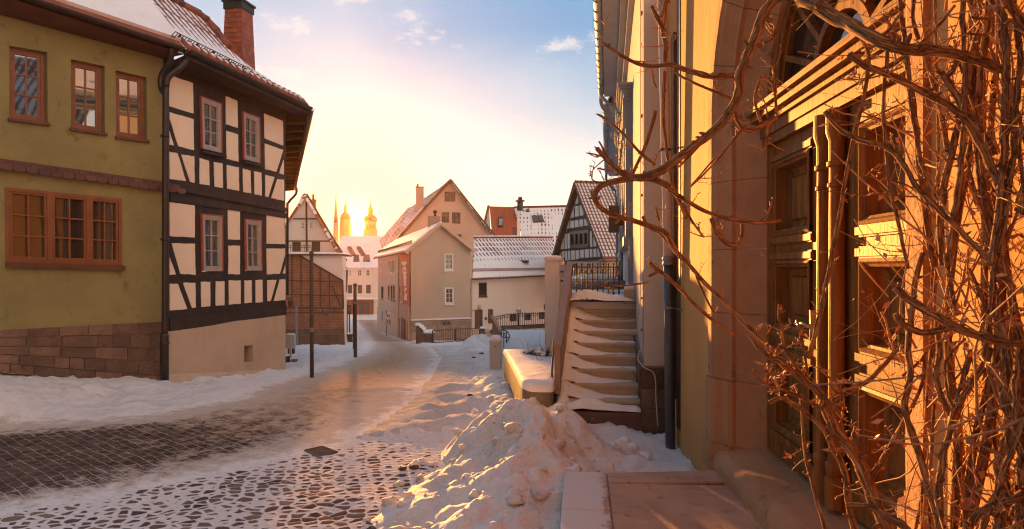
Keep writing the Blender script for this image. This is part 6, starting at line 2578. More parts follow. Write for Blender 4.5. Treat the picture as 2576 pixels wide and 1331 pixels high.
def shrub(x, y, Y, r, h, seed, label, tall=0):
    rnd = random.Random(seed)
    b = P(x, y, Y)
    o = thing('dry_shrub', label, 'shrub', b, 'dry shrubs in the planter')
    m = MB()
    for i in range(60):
        a, l = rnd.uniform(0, 6.28), rnd.uniform(.3, 1)
        tip = b + Vector((math.cos(a) * r * l, math.sin(a) * r * l, h * rnd.uniform(.5, 1.0) * (1.15 - .5 * l)))
        mid = b.lerp(tip, .5) + Vector((0, 0, h * .12))
        m.tube([b, mid, tip], [.005, .004, .002], 4, False)
        for k in range(4):
            q = mid.lerp(tip, k / 4)
            m.tube([q, q + Vector((rnd.uniform(-.04, .04), rnd.uniform(-.04, .04), rnd.uniform(.01, .05)))], [.0028, .001], 3, False)
    for i in range(tall):
        tip = b + Vector((rnd.uniform(-r, r), rnd.uniform(-r, r), h * rnd.uniform(1.3, 2.3)))
        m.tube([b, b.lerp(tip, .5) + Vector((.01, 0, 0)), tip], [.003, .002, .0012], 3, False)
    m.build('stems', MAT['shrub'], o)
    m = MB()
    for i in range(16):
        a, l = rnd.uniform(0, 6.28), rnd.uniform(.0, .85)
        c = b + Vector((math.cos(a) * r * l, math.sin(a) * r * l, h * rnd.uniform(.35, .85)))
        s_ = rnd.uniform(.02, .045)
        m.blob(c, (s_ * 1.3, s_ * 1.2, s_ * .6), 1, .4, 2, seed * 20 + i)
    m.build('snow_tufts', MAT['snow'], o, smooth=True)


for i, (x, y, Y, r, h, tl, lb) in enumerate(((1330, 905, 10.4, .16, .17, 9, 'leftmost dry shrub of the row, far end of the planter'), (1352, 906, 10.3, .16, .2, 8, 'widest dry shrub at the far end of the planter'), (1372, 903, 10.2, .13, .18, 8, 'dry shrub nearest the white pillar'),
                                          (1358, 925, 9.7, .10, .13, 1, 'dry snowy shrub in the middle of the planter row'), (1362, 940, 9.3, .10, .14, 0, 'dry shrub next to last in the planter row'), (1366, 955, 8.9, .11, .14, 0, 'nearest dry snowy shrub of the planter row'))):
    shrub(x, y, Y, r, h, i + 31, lb, tl)

# ------------------------------------------------------------------ ochre house with the arched portal
dd_ = Vector((.0506, .9987, 0))
rr0 = Vector((.9987, -.0506, 0))
DW = Wall(rr0.x * 1.46, rr0.y * 1.46, u=(-dd_.x, -dd_.y))     # t = -(distance along the wall from the camera)
portal = thing('portal_house', 'sunlit ochre house with sandstone arched portal and carved oak double door', 'house', DW.w(-4, .3))
SC, ZS = 4.06, 3.20
RF_, SPL, ND = 1.41, .31, -.33
def archpath(R, z0):
    pts = [(-(SC + R), z0), (-(SC + R), ZS)]
    for k in range(1, 24):
        g = math.pi - math.pi * k / 24
        pts.append((-SC + R * math.cos(g), ZS + R * math.sin(g)))
    pts += [(-(SC - R), ZS), (-(SC - R), z0)]
    return pts
m = MB()
m.holed(DW, [(-7.9, 0), (7.5, 0), (7.5, 5.3), (-7.9, 5.3)], [archpath(RF_ + .15, .26)], -.35, 0, .3)
m.build('wall', MAT['orangewall'], portal)
m = MB()
m.slab([DW.w(7.6, 5.3, .35), DW.w(-7.2, 5.3, .35), DW.w(-7.2, 8.6, -3.2), DW.w(7.6, 8.6, -3.2)], .12)
m.box(DW, -7.2, 7.6, 5.18, 5.3, 0, .3)
m.build('roof', MAT['tile_left'], portal)
# sandstone surround, block by block
UP = [(.17, .0), (.17, .03), (.06, .03), (.045, .012), (.0, .0), (-.03, -.035), (-.05, -.035), (-.10, -.075), (-.14, -.085), (-.14, -.12), (-SPL, ND + .02), (-SPL, ND - .05)]
LO = [(.185, .0), (.185, .05), (.03, .05), (-.02, .02), (-.06, -.03), (-.12, -.06), (-.14, -.09), (-.14, -.12), (-SPL, ND + .02), (-SPL, ND - .05)]
m = MB()
def block(pa, pb, prof, nseg=1):
    """pa, pb: functions of (e) -> (t, z) at both ends, linear or along the arch"""
    vs = []
    for k in range(nseg + 1):
        for e, n in prof:
            t, z = pa(e, k / nseg)
            j = .003 * mn.noise(Vector((t * 9, z * 9, e * 20)))
            vs.append(DW.w(t, z, n + j))
    K = len(prof)
    fs = []
    for k in range(nseg):
        for i in range(K - 1):
            fs.append((k * K + i, k * K + i + 1, (k + 1) * K + i + 1, (k + 1) * K + i))
    fs.append(tuple(range(K)))
    fs.append(tuple(nseg * K + i for i in range(K - 1, -1, -1)))
    m.idx(vs, fs)
zs_ = [.28, .52, 1.06, 1.62, 2.15, 2.72, 3.2]
for side in (-1, 1):
    for a, b in zip(zs_, zs_[1:]):
        pr = LO if b < 1.1 else UP
        if b < .6:
            pr = [(e + .02, n + .02) for e, n in LO]
        block(lambda e, k, a=a, b=b: (-SC + side * (RF_ + e), a + .002 + (b - a - .004) * k), None, pr, 3)
for q in range(9):
    g0, g1 = math.pi * q / 9 + .002, math.pi * (q + 1) / 9 - .002
    block(lambda e, k: (-SC + (RF_ + e) * math.cos(g0 + (g1 - g0) * k), ZS + (RF_ + e) * math.sin(g0 + (g1 - g0) * k)), None, UP, 6)
m.build('stone_surround', MAT['sandstone'], portal)
# threshold
m = MB()
NT, KT = 40, 8
vs, fs = [], []
prof = [(.03, .27), (.035, .36), (.02, .43), (-.03, .475), (-.10, .495), (-.2, .515), (-.3, .53), (-.42, .535)]
for i in range(NT + 1):
    t = -5.50 + 2.9 * i / NT
    for n, z in prof:
        e = mn.noise(Vector((t * 3.1, n * 6, z * 4))) * .018 + mn.noise(Vector((t * 11, n * 20, 3))) * .007
        vs.append(DW.w(t, z + e * .8, n + e))
for i in range(NT):
    for k in range(KT - 1):
        fs.append((i * KT + k, i * KT + k + 1, (i + 1) * KT + k + 1, (i + 1) * KT + k))
m.idx(vs, fs)
m.build('threshold', MAT['sandstone'], portal, smooth=True, fix=False)
# doors
def leaf(name, tl, tr, label):
    d = MB()
    z0, z1 = .56, 2.95
    n = ND
    d.box(DW, tl, tr, z0, z1, n - .22, n - .13)          # back board
    st_ = .13 if tr - tl > .9 else .12
    d.box(DW, tl, tl + st_, z0, z1, n - .14, n)
    d.box(DW, tr - st_ * 1.1, tr, z0, z1, n - .14, n)
    for a, b in ((z0, .76), (1.34, 1.53), (2.05, 2.24), (2.80, z1)):
        d.box(DW, tl + st_, tr - st_ * 1.1, a, b, n - .14, n - .002)
    lf = d.build(name, MAT['door'], portal)
    a_, b_ = tl + st_, tr - st_ * 1.1
    for z_0, z_1 in ((.76, 1.34), (1.53, 2.05), (2.24, 2.80)):
        p = MB()
        f = lambda e: [(a_ + e, z_0 + e), (b_ - e, z_0 + e), (b_ - e, z_1 - e), (a_ + e, z_1 - e)]
        rings = [(0, .022), (.018, .03), (.03, .012), (.045, .005), (.05, -.04), (.06, -.085), (.085, -.10), (.11, -.105), (.125, -.085), (.16, -.08)]
        loops = [[DW.w(t, z, n + nn) for t, z in f(e)] for e, nn in rings]
        for l0, l1 in zip(loops, loops[1:]):
            for i in range(4):
                j = (i + 1) % 4
                p.face([l0[i], l0[j], l1[j], l1[i]])
        p.face(loops[-1])
        p.build('door_panel', MAT['door'], lf, fix=False)
        # little bracket mouldings above and below the panel
        for zz in (z_0 - .035, z_1 + .035):
            q = MB()
            q.box(DW, a_ - .03, b_ + .03, zz - .022, zz + .022, n, n + .028)
            q.box(DW, a_ - .015, b_ + .015, zz - .034, zz + .034, n, n + .014)
            q.build('moulding', MAT['door'], lf)
    return lf


lf1 = leaf('door_leaf', -5.18, -4.20, None)
lf2 = leaf('door_leaf', -3.80, -2.90, None)
m = MB()
h = DW.w(-4.26, 1.62, ND + .03)
m.bar(h, h + Vector((0, 0, .0)) + Vector((DW.ux, DW.uy, 0)) * .02, .05, .2)
pts = [DW.w(-4.26, 1.62, ND + .02), DW.w(-4.26, 1.62, ND + .07), DW.w(-4.30, 1.63, ND + .085), DW.w(-4.37, 1.615, ND + .085), DW.w(-4.41, 1.64, ND + .075)]
m.tube(smooth_path(pts, 4), .013, 8)
m.build('handle', MAT['brass'], lf1, smooth=True)
m = MB()
for z in (1.72,):
    m.box(DW, -3.06, -2.93, z - .035, z + .035, ND, ND + .012)
    m.tube([DW.w(-2.93, z - .06, ND + .02), DW.w(-2.93, z + .06, ND + .02)], .02, 8)
m.build('hinge', MAT['iron'], lf2)
# middle post with twin turned columns
m = MB()
m.box(DW, -4.2, -3.8, .54, 2.95, ND - .1, ND - .02)
mp = m.build('middle_post', MAT['door'], portal)
for tc in (-4.085, -3.915):
    m = MB()
    c = DW.w(tc, 0, ND + .035)
    prof = [(.07, .56), (.07, .74), (.055, .745), (.065, .78), (.065, .82), (.05, .835), (.048, 1.0), (.044, 2.3), (.042, 2.48), (.052, 2.485), (.052, 2.505), (.043, 2.51), (.042, 2.60), (.056, 2.61), (.056, 2.635), (.045, 2.64), (.045, 2.76), (.058, 2.80), (.062, 2.82), (.062, 2.95)]
    m.lathe((c.x, c.y, 0), prof, 18)
    m.build('column', MAT['door'], mp)
# transom
m = MB()
for z0, z1, n in ((2.95, 3.02, ND + .05), (3.02, 3.10, ND + .07), (3.10, 3.14, ND + .10), (3.14, 3.19, ND + .15), (3.19, 3.23, ND + .19)):
    m.box(DW, -5.17, -2.9, z0, z1, ND - .1, n)
m.build('transom', MAT['door'], portal)
# fanlight
Ri = RF_ - SPL
m = MB()
K = 26
arc = lambda R, k: (-SC + R * math.cos(math.pi * k / K), 3.23 + R * math.sin(math.pi * k / K))
for (Ra, Rb, n) in ((Ri + .02, Ri - .10, ND - .02), (Ri - .10, Ri - .14, ND - .05), (.42, .36, ND - .04)):
    for k in range(K):
        m.prism(DW, [arc(Ra, k), arc(Ra, k + 1), arc(Rb, k + 1), arc(Rb, k)], ND - .12, n)
for k in range(1, 8):
    g = math.pi * k / 8
    c, s_ = math.cos(g), math.sin(g)
    w = .022
    p = [(-SC + .36 * c - w * s_, 3.23 + .36 * s_ + w * c), (-SC + (Ri - .1) * c - w * s_, 3.23 + (Ri - .1) * s_ + w * c), (-SC + (Ri - .1) * c + w * s_, 3.23 + (Ri - .1) * s_ - w * c), (-SC + .36 * c + w * s_, 3.23 + .36 * s_ - w * c)]
    m.prism(DW, p, ND - .12, ND - .045)
m.box(DW, -5.17, -2.95, 3.20, 3.30, ND - .12, ND - .03)
fl = m.build('fanlight', MAT['door'], portal)
m = MB()
m.prism(DW, [arc(Ri - .08, k) for k in range(K + 1)], ND - .11, ND - .10)
m.build('pane', MAT['glass'], fl)
# things fixed in the corner: narrow board, dark joint, thin pipe
m = MB()
m.box(DW, -7.08, -6.90, .25, 5.2, 0, .008)
m.build('dark_joint', MAT['darkcap'], portal)
m = MB()
m.box(DW, -7.25, -7.10, .55, 4.6, 0, .035)
m.build('corner_board', MAT['timber2'], portal)
m = MB()
for a, b in ((-7.18, .30),):
    m.box(KF, .24, .36, 3.75, 4.05, 0, .22)
m.build('corbel_stone', MAT['stone'], grey)

o = thing('rain_pipe', 'thick grey downpipe with pale upper length in the corner by the grey house', 'downpipe', P(1686, 1130, 6.94))
m = MB()
pb, pm, pt = P(1687, 1158, 6.94), P(1681, 668, 6.94), P(1665, -40, 6.94)
m.tube([pb, pm], .054, 16)
m.build('lower_pipe', MAT['zincdark'], o, smooth=True)
m = MB()
m.tube([pm, pt], .050, 16)
m.build('upper_pipe', MAT['blueplaster'], o, smooth=True)
m = MB()
for y, h in ((668, .02), (655, .012)):
    a = P(1681 if y > 660 else 1680.6, y, 6.94)
    m.tube([a, a + Vector((0, 0, h + .02)), a + Vector((0, 0, h + .03))], [.066, .061, .052], 16)
m.build('collar', MAT['zinc'], o, smooth=True)
for y, x in ((777, 1682.5), (380, 1673)):
    m = MB()
    a = P(x, y, 6.94)
    m.tube([a, a + Vector((0, 0, .022))], .061, 16)
    e_ = DW.w(-6.80, a.z, .0)
    m.bar(a + Vector((.04, 0, .01)), e_, .015, .015)
    m.build('pipe_clamp', MAT['zinc'] if y > 500 else MAT['iron'], o)

# ------------------------------------------------------------------ landing of the portal
ld_ = Vector((.11, .994, 0)).normalized()
lr_ = Vector((.994, -.11, 0)).normalized()
L0_ = Vector((.31, 4.13, 0))
def lp(a, b, z):
    """a: metres along the outer edge (0 at the frame's foot, 1.19 at the far corner), b: metres in from that edge"""
    p = L0_ + ld_ * a + lr_ * b
    return Vector((p.x, p.y, z))
land = thing('door_landing', 'sandstone door landing with snow-dusted outer slab and lower step', 'landing', lp(0, .6, .3))
def slab4(m, c, z0, z1, uv=None, bev=.012):
    """stone slab from four plan points (a, b)"""
    lo = [lp(a, b, z0) for a, b in c]
    md = [lp(a, b, z1 - bev) for a, b in c]
    cen = (sum(a for a, b in c) / 4, sum(b for a, b in c) / 4)
    sh = lambda v, cv: v + (bev if v < cv else -bev)
    tp = [lp(sh(a, cen[0]), sh(b, cen[1]), z1) for a, b in c]
    i0 = len(m.f)
    m.idx(lo + md + tp, [(4 * r + i, 4 * r + (i + 1) % 4, 4 * r + 4 + (i + 1) % 4, 4 * r + 4 + i) for r in (0, 1) for i in range(4)] + [(8, 9, 10, 11)])
    if uv is not None:
        for k in range(i0, len(m.f)):
            m.uv[k] = [((m.v[v] - L0_).dot(lr_) - uv, (m.v[v] - L0_).dot(ld_)) for v in m.f[k]]
m = MB()
g_ = .004
slab4(m, [(-4.5, .345 + g_), (-1.2 - g_, .345 + g_), (-1.2 - g_, 2.2), (-4.5, 2.2)], -.2, .30, 0.0)
slab4(m, [(-1.2, .345 + g_), (.93, .345 + g_), (1.05, 2.2), (-1.2, 2.2)], -.2, .30, 0.0)
slab4(m, [(.93 + g_, .345 + g_), (1.19, .345 + g_), (1.44, 1.72), (1.13, 1.75)], -.2, .301, 0.0)
m.build('landing_slabs', MAT['dusted'], land)
m = MB()
slab4(m, [(-4.5, 0), (.35, 0), (.35, .345), (-4.5, .345)], -.2, .302, 0.0)
slab4(m, [(.35 + g_, 0), (1.19, 0), (1.19, .345), (.35 + g_, .345)], -.2, .303, 0.0)
m.build('snowy_slab', MAT['dusted'], land)
m = MB()
slab4(m, [(-4.5, -.29), (1.07, -.29), (1.07, -.008), (-4.5, -.008)], -.25, .15, -.22)
m.build('lower_step', MAT['dusted'], land)

# ------------------------------------------------------------------ bare climbing plants
def stem_pts(px, Y):
    n = len(px)
    ys = Y if isinstance(Y, (list, tuple)) else [Y, Y]
    out = []
    for i, (x, y) in enumerate(px):
        k = i / (n - 1)
        yy = np.interp(k, np.linspace(0, 1, len(ys)), ys)
        out.append((x, y, float(yy)))
    return out


class Plant:
    def __init__(s, name, label, base):
        s.o = thing(name, label, 'climbing plant', base, 'bare climbing plants on the ochre house')
        s.tips = []
        s.lines = []

    def stem(s, conv, px, w, Y, w1=None, sub=6, knots=True, name='stem'):
        px = [conv(*p) for p in px] if conv else px
        path = smooth_path(stem_pts(px, Y), sub)
        n = len(path)
        pts, rad = [], []
        w1 = w if w1 is None else w1
        for i, (x, y, d) in enumerate(path):
            k = i / (n - 1)
            r = .82 * (w + (w1 - w) * k) / 2 / F * d
            p = P(x, y, d)
            if knots:
                q = Vector((x * .03, y * .03, d))
                r *= 1 + .17 * mn.noise(q * 1.9) + .13 * mn.noise(q * 4.3)
                p = p + Vector((mn.noise(q * .8 + Vector((5, 0, 0))), mn.noise(q * .8 + Vector((0, 7, 0))), 0)) * r * .45
            pts.append(p)
            rad.append(r)
        m = MB()
        m.tube(pts, rad, 9 if w > 12 else 7)
        # side buds and broken spurs
        rnd = random.Random(int(px[0][0] * 7 + px[0][1]))
        for i in range(2, n - 1):
            if rnd.random() < .22:
                d = Vector((rnd.uniform(-1, 1), rnd.uniform(-1, 1), rnd.uniform(-.4, 1))).normalized()
                r = rad[i]
                m.tube([pts[i], pts[i] + d * r * 1.7, pts[i] + d * r * 2.3], [r * .5, r * .38, r * .15], 5)
        m.build(name, MAT['bark'], s.o, smooth=True)
        s.lines.append((pts, rad))
        return pts

    def twigs(s, count, seed, lmin=.05, lmax=.22, leaf=.3, kindly=True, every=None):
        rnd = random.Random(seed)
        m, lf = MB(), MB()
        for i in range(count):
            pts, rad = rnd.choice(s.lines)
            k = rnd.randrange(1, len(pts))
            p = pts[k]
            d = Vector((rnd.uniform(-1, 1), rnd.uniform(-.6, .6), rnd.uniform(-.5, 1))).normalized()
            L = rnd.uniform(lmin, lmax)
            line = [p]
            for q in range(5):
                d = (d + Vector((rnd.uniform(-.5, .5), rnd.uniform(-.4, .4), rnd.uniform(-.4, .5))) * .55).normalized()
                line.append(line[-1] + d * L / 5)
            r0 = rnd.uniform(.0012, .0032)
            m.tube(line, [r0 * (1 - .13 * q) for q in range(6)], 5, False)
            for q in range(1, 6):
                if rnd.random() < .8:
                    b = line[q]
                    e = Vector((rnd.uniform(-1, 1), rnd.uniform(-1, 1), rnd.uniform(-.3, 1))).normalized() * rnd.uniform(.006, .022)
                    m.tube([b, b + e], [r0 * .9, r0 * .5], 4, False)
            if rnd.random() < leaf:
                for q in range(rnd.randrange(1, 5)):
                    b = line[-1 - rnd.randrange(0, 3)]
                    x = Vector((rnd.uniform(-1, 1), rnd.uniform(-1, 1), rnd.uniform(-1, 1))).normalized()
                    y = x.orthogonal().normalized()
                    s_ = rnd.uniform(.005, .016)
                    lf.face([b, b + x * s_ + y * s_ * .5, b + x * s_ * 2.2 + y * .2 * s_, b + x * s_ - y * s_ * .5])
        o = m.build('twigs', MAT['twig'], s.o, smooth=True, kind='stuff', fix=False)
        if lf.f:
            lf.build('withered_leaves', MAT['leaf'], s.o, kind='stuff', fix=False)


# --- plant reaching out over the picture's middle
p1 = Plant('climbing_vine', 'long looping bare vine bough reaching left across the ochre wall and the sky', P(2000, 60, 1.9))
p1.stem(V1, [(1130, 345), (960, 282), (800, 255), (620, 240), (470, 178), (330, 100), (170, 10), (60, -90)], 30, [1.55, 1.45, 1.7], 46)
p1.stem(V0, [(1290, -60), (1090, -40), (1000, 0), (930, 110), (880, 250), (830, 370), (820, 470), (770, 570), (690, 665), (560, 765), (440, 855), (330, 895)], 30, [1.9, 2.05, 2.2], 26)
p1.stem(V0, [(480, 940), (400, 905), (300, 897), (180, 915), (118, 945), (103, 1000), (150, 1060), (230, 1092), (350, 1128), (450, 1168), (490, 1235), (540, 1300)], 20, [2.2, 2.25, 2.3], 15)
p1.stem(V0, [(330, 895), (250, 880), (200, 840), (150, 790), (110, 745)], 24, [2.2, 2.25], 14)
p1.stem(V0, [(200, 840), (160, 790), (135, 735), (120, 710)], 10, 2.25, 5)
p1.stem(V0, [(150, 790), (95, 775), (55, 768)], 7, 2.25, 3)
p1.stem(V0, [(190, 860), (135, 850), (112, 845)], 7, 2.25, 4)
p1.stem(V0, [(180, 915), (110, 915), (85, 900)], 7, 2.25, 4)
p1.stem(V0, [(830, 375), (700, 385), (620, 370), (560, 352), (470, 325), (380, 335), (280, 305), (190, 250), (138, 213)], 20, [2.2, 2.3], 9)
p1.stem(V0, [(800, 500), (690, 455), (560, 400), (500, 362)], 10, 2.2, 7)
p1.stem(V0, [(465, 940), (560, 1010), (700, 1080), (830, 1110), (950, 1120), (1032, 1108)], 15, [2.2, 2.3], 9)
p1.stem(V0, [(935, 1117), (970, 1075), (990, 1015)], 8, 2.3, 5)
p1.stem(V0, [(400, 830), (330, 770), (250, 680), (170, 610), (108, 572)], 11, [2.25, 2.3], 6)
p1.stem(V0, [(405, 558), (385, 640), (350, 740), (310, 830), (285, 885)], 13, 2.3, 9)
p1.stem(V0, [(685, 1095), (710, 1160), (760, 1220), (810, 1230), (838, 1190), (840, 1125)], 14, 2.35, 11)
p1.stem(V0, [(490, 950), (560, 1070), (600, 1130), (645, 1190)], 10, 2.25, 6)
p1.stem(V0, [(805, 556), (825, 615), (870, 655), (940, 632), (1016, 590)], 15, 2.45, 12)
p1.stem(V0, [(935, 612), (915, 560), (903, 500), (918, 430), (938, 395), (985, 410), (1005, 460), (1012, 580)], 9, 2.5, 8)
p1.stem(V0, [(1012, 470), (1006, 400), (992, 335)], 7, 2.5, 5)
p1.stem(V0, [(938, 395), (965, 440), (975, 455)], 6, 2.5, 4)
p1.stem(V0, [(972, 620), (965, 700), (952, 768)], 6, 2.45, 3)
p1.stem(V0, [(970, 590), (955, 520), (930, 470)], 5, 2.5, 3)
p1.stem(V0, [(965, 100), (998, 150), (988, 195), (948, 217)], 14, 2.2, 12)
p1.stem(V0, [(450, 360), (445, 600), (470, 820), (500, 960), (560, 1100)], 12, 2.5, 9)
p1.stem(V4, [(380, 480), (430, 570), (540, 630), (640, 760), (780, 900), (950, 1090), (1109, 1240), (1260, 1400), (1420, 1560), (1580, 1700)], 11, [2.3, 2.4, 2.3], 14)
p1.stem(V4, [(440, 890), (500, 950), (560, 990), (700, 1110), (850, 1270), (1000, 1400), (1200, 1540)], 13, [2.3, 2.4], 10)
p1.stem(V4, [(430, 1010), (500, 975), (545, 960)], 9, 2.3, 8)
p1.stem(V4, [(-160, 1060), (0, 1092), (120, 1096), (250, 1090), (430, 1062)], 5, 2.2, 6)
p1.stem(V4, [(1020, -40), (950, 40), (800, 215)], 6, 2.4, 5)
p1.stem(V4, [(140, 540), (180, 500), (225, 490)], 9, 2.25, 7)
p1.stem(V4, [(850, 1000), (940, 1200), (1010, 1340)], 7, 2.4, 6)
p1.stem(V4, [(660, 260), (760, 420), (840, 560), (925, 665)], 9, 2.35, 5)
p1.stem(V0, [(450, 160), (410, 80), (385, 30)], 16, 2.2, 10)
p1.stem(V0, [(430, 90), (450, 40)], 9, 2.2, 7)
p1.stem(V0, [(450, 330), (455, 240), (440, 140), (470, -60)], 12, 2.3, 14)
p1.stem(V0, [(385, 350), (395, 410), (410, 440)], 6, 2.3, 4)
p1.stem(V0, [(690, 660), (560, 800), (520, 840)], 10, 2.3, 7)
p1.stem(V0, [(840, 650), (700, 820), (580, 940)], 8, 2.35, 5)
p1.stem(V0, [(425, 1110), (410, 1060), (405, 1040)], 8, 2.3, 5)
p1.twigs(90, 3, .03, .12, .0)

# --- gnarled plant in front of the door
p2 = Plant('climbing_vine', 'gnarled old vine trunk leaning in front of the carved double door', P(2230, 1700, 2.0))
p2.stem(V3, [(1250, 2300), (1120, 1650), (1000, 1290), (930, 1120), (860, 950), (770, 770), (650, 610), (570, 440), (545, 370)], 46, [2.0, 2.1], 34)
p2.stem(V3, [(900, 1800), (800, 1450), (740, 1150), (700, 900), (640, 760), (540, 580), (430, 480), (330, 410), (230, 360), (140, 392)], 24, [2.05, 2.15], 12)
p2.stem(V3, [(620, 1600), (550, 1310), (480, 1060), (425, 850), (395, 620), (385, 450), (392, 330)], 12, [2.05, 2.1], 9)
p2.stem(V3, [(595, 395), (720, 320), (890, 215), (1000, 105), (1060, 30), (1140, -60)], 18, [2.1, 2.0], 12)
p2.stem(V3, [(900, 950), (970, 840), (1060, 690), (1130, 560), (1190, 440)], 19, [2.05, 1.95], 14)
p2.stem(V3, [(560, 390), (480, 290), (400, 220), (300, 150), (210, 80), (150, 60), (60, -20), (0, -110)], 24, [2.1, 2.15], 10)
p2.stem(V3, [(500, 420), (380, 350), (260, 300), (140, 270), (20, 150)], 14, 2.12, 8)
p2.stem(V3, [(430, 250), (340, 120), (290, 40), (250, -40), (240, -140)], 13, 2.1, 7)
p2.stem(V3, [(270, 240), (210, 215), (150, 180), (108, 145)], 8, 2.1, 5)
p2.stem(V3, [(770, 740), (725, 690), (700, 580), (660, 460), (640, 410)], 8, 2.08, 5)
p2.stem(V3, [(660, 590), (690, 470), (690, 350), (620, 240), (530, 150)], 7, 2.08, 6)
p2.stem(V3, [(220, -340), (215, -250), (235, -170), (250, -60)], 9, 2.12, 9)
p2.stem(V3, [(360, -200), (400, 0), (430, 180)], 7, 2.1, 9)
p2.stem(V1, [(462, 235), (470, 330), (430, 560), (395, 700), (350, 930), (318, 1120), (275, 1331), (230, 1560), (170, 1800)], 12, [1.85, 2.1], 15)
p2.stem(V1, [(400, 130), (430, 190), (470, 250), (475, 300)], 9, 1.85, 12)
p2.stem(V1, [(715, 990), (640, 985), (540, 975), (460, 985), (360, 970), (235, 957)], 6, 1.95, 3)
p2.stem(V1, [(725, 975), (660, 930), (590, 910), (510, 895), (440, 878)], 6, 1.95, 3)
p2.stem(V1, [(690, 665), (620, 650), (560, 610), (500, 590), (440, 560)], 6, 1.95, 4)
p2.stem(V1, [(640, 335), (540, 375), (440, 400), (365, 392)], 6, 1.95, 4)
p2.twigs(150, 5, .02, .07, .22)

# --- dense stems beside the right jamb
p3 = Plant('climbing_vine', 'dense tangle of bare vine stems climbing beside the right door jamb', P(2500, 2300, 1.7))
S_ = p3.stem
S_(V1, [(380, 270), (450, 330), (560, 368), (720, 450), (870, 530), (970, 620), (1050, 760), (1110, 900), (1150, 1010)], 22, [1.6, 1.65], 24)
S_(V1, [(250, 560), (320, 640), (420, 700), (560, 742), (640, 820), (700, 930), (800, 1030), (930, 1160), (1080, 1310), (1200, 1450)], 16, [1.75, 1.65], 18)
S_(V1, [(565, 200), (562, 290), (545, 520), (555, 720), (580, 960), (625, 1150), (670, 1350)], 11, [1.85, 1.9], 12)
S_(V1, [(620, -40), (640, 120), (665, 330), (690, 560), (730, 790), (780, 920), (830, 1010)], 14, [1.8, 1.85], 14)
S_(V1, [(690, 460), (705, 620), (730, 860), (760, 1100), (800, 1340)], 17, [1.9, 1.95], 20)
S_(V1, [(760, 290), (810, 460), (840, 620), (870, 760)], 14, [1.9, 1.85], 18)
S_(V1, [(850, 380), (900, 470), (945, 540), (1000, 620), (1050, 700), (1090, 780)], 22, [1.75, 1.7], 26)
S_(V1, [(1100, -30), (1060, 90), (1020, 190), (990, 290), (985, 430), (960, 560)], 24, [1.75, 1.8], 24)
S_(V1, [(930, 560), (905, 700), (870, 850), (845, 1000), (830, 1180), (850, 1331)], 21, [1.8, 1.85], 20)
S_(V1, [(940, -30), (950, 250), (955, 500), (940, 760), (915, 980), (890, 1150), (875, 1340)], 16, [1.7, 1.75], 18)
S_(V1, [(1140, -30), (1158, 200), (1160, 450), (1150, 700), (1140, 900), (1120, 1090), (1090, 1331)], 18, [1.6, 1.65], 20)
S_(V1, [(1205, 80), (1225, 260), (1222, 450), (1200, 600), (1200, 780), (1170, 960), (1140, 1150), (1105, 1340)], 18, [1.6, 1.65], 21)
S_(V1, [(1130, -60), (1190, 50), (1260, 140), (1330, 260)], 32, [1.55, 1.6], 34)
S_(V1, [(905, 290), (900, 340), (860, 380), (815, 355)], 14, 1.75, 18)
S_(V1, [(900, 200), (930, 330), (975, 470), (1030, 640), (1060, 720)], 8, 1.75, 9)
S_(V1, [(960, 790), (1000, 930), (1040, 1060), (1080, 1200)], 6, 1.75, 7)
S_(V1, [(1030, 800), (1050, 930), (1085, 1050), (1130, 1095)], 8, 1.7, 9)
S_(V1, [(1090, 180), (980, 170), (960, 168)], 9, 1.7, 6)
S_(V1, [(1095, 90), (1040, 95), (985, 85)], 10, 1.7, 7)
S_(V1, [(900, 30), (820, 130), (740, 210), (660, 280), (560, 350)], 9, [1.6, 1.55], 10)
S_(V1, [(640, 60), (580, 140), (520, 200), (470, 230)], 10, 1.6, 8)
S_(V1, [(700, -20), (690, 90), (720, 200)], 12, 1.9, 12)
S_(V1, [(540, 60), (590, 150), (620, 200)], 10, 1.9, 9)
S_(V1, [(1251, 640), (1225, 760), (1245, 900), (1240, 1080)], 9, 1.6, 10)
S_(V2, [(740, -60), (705, 90), (688, 240), (672, 420), (680, 560), (655, 700), (680, 830), (740, 1000), (790, 1180), (830, 1340), (860, 1700)], 17, [1.9, 1.85], 24)
S_(V2, [(608, 112), (660, 165), (720, 205), (840, 275), (960, 335), (1060, 365), (1180, 400)], 22, [1.5, 1.45], 30)
S_(V2, [(608, 245), (650, 300), (740, 340), (840, 325), (910, 300)], 20, [1.5, 1.5], 22)
S_(V2, [(860, -60), (885, 100), (912, 255)], 12, 1.75, 13)
S_(V2, [(990, 430), (945, 590), (905, 740), (870, 860), (850, 960), (830, 1100), (825, 1340)], 16, [1.75, 1.8], 22)
S_(V2, [(1080, 420), (1060, 500), (1000, 590), (950, 650), (900, 745)], 17, [1.7, 1.75], 15)
S_(V2, [(1110, -40), (1095, 150), (1075, 320), (1040, 480)], 17, [1.65, 1.7], 15)
S_(V2, [(1150, 280), (1175, 450), (1160, 620), (1185, 780), (1160, 950), (1140, 1120), (1130, 1340), (1120, 1700)], 36, [1.65, 1.7], 42)
S_(V2, [(1270, 760), (1200, 920), (1140, 1080), (1080, 1240), (1040, 1345)], 17, [1.55, 1.6], 18)
S_(V2, [(1235, 420), (1215, 620), (1220, 800), (1240, 1000), (1230, 1340)], 24, [1.6, 1.6], 28)
S_(V2, [(815, 280), (830, 430), (815, 570), (850, 690), (885, 760)], 18, [1.85, 1.8], 19)
S_(V2, [(960, 370), (890, 440), (855, 510), (870, 640), (900, 720)], 7, 1.75, 9)
S_(V2, [(800, 700), (790, 900), (770, 1100), (780, 1331)], 8, 1.9, 9)
S_(V2, [(640, 560), (735, 480), (760, 440)], 9, 1.9, 9)
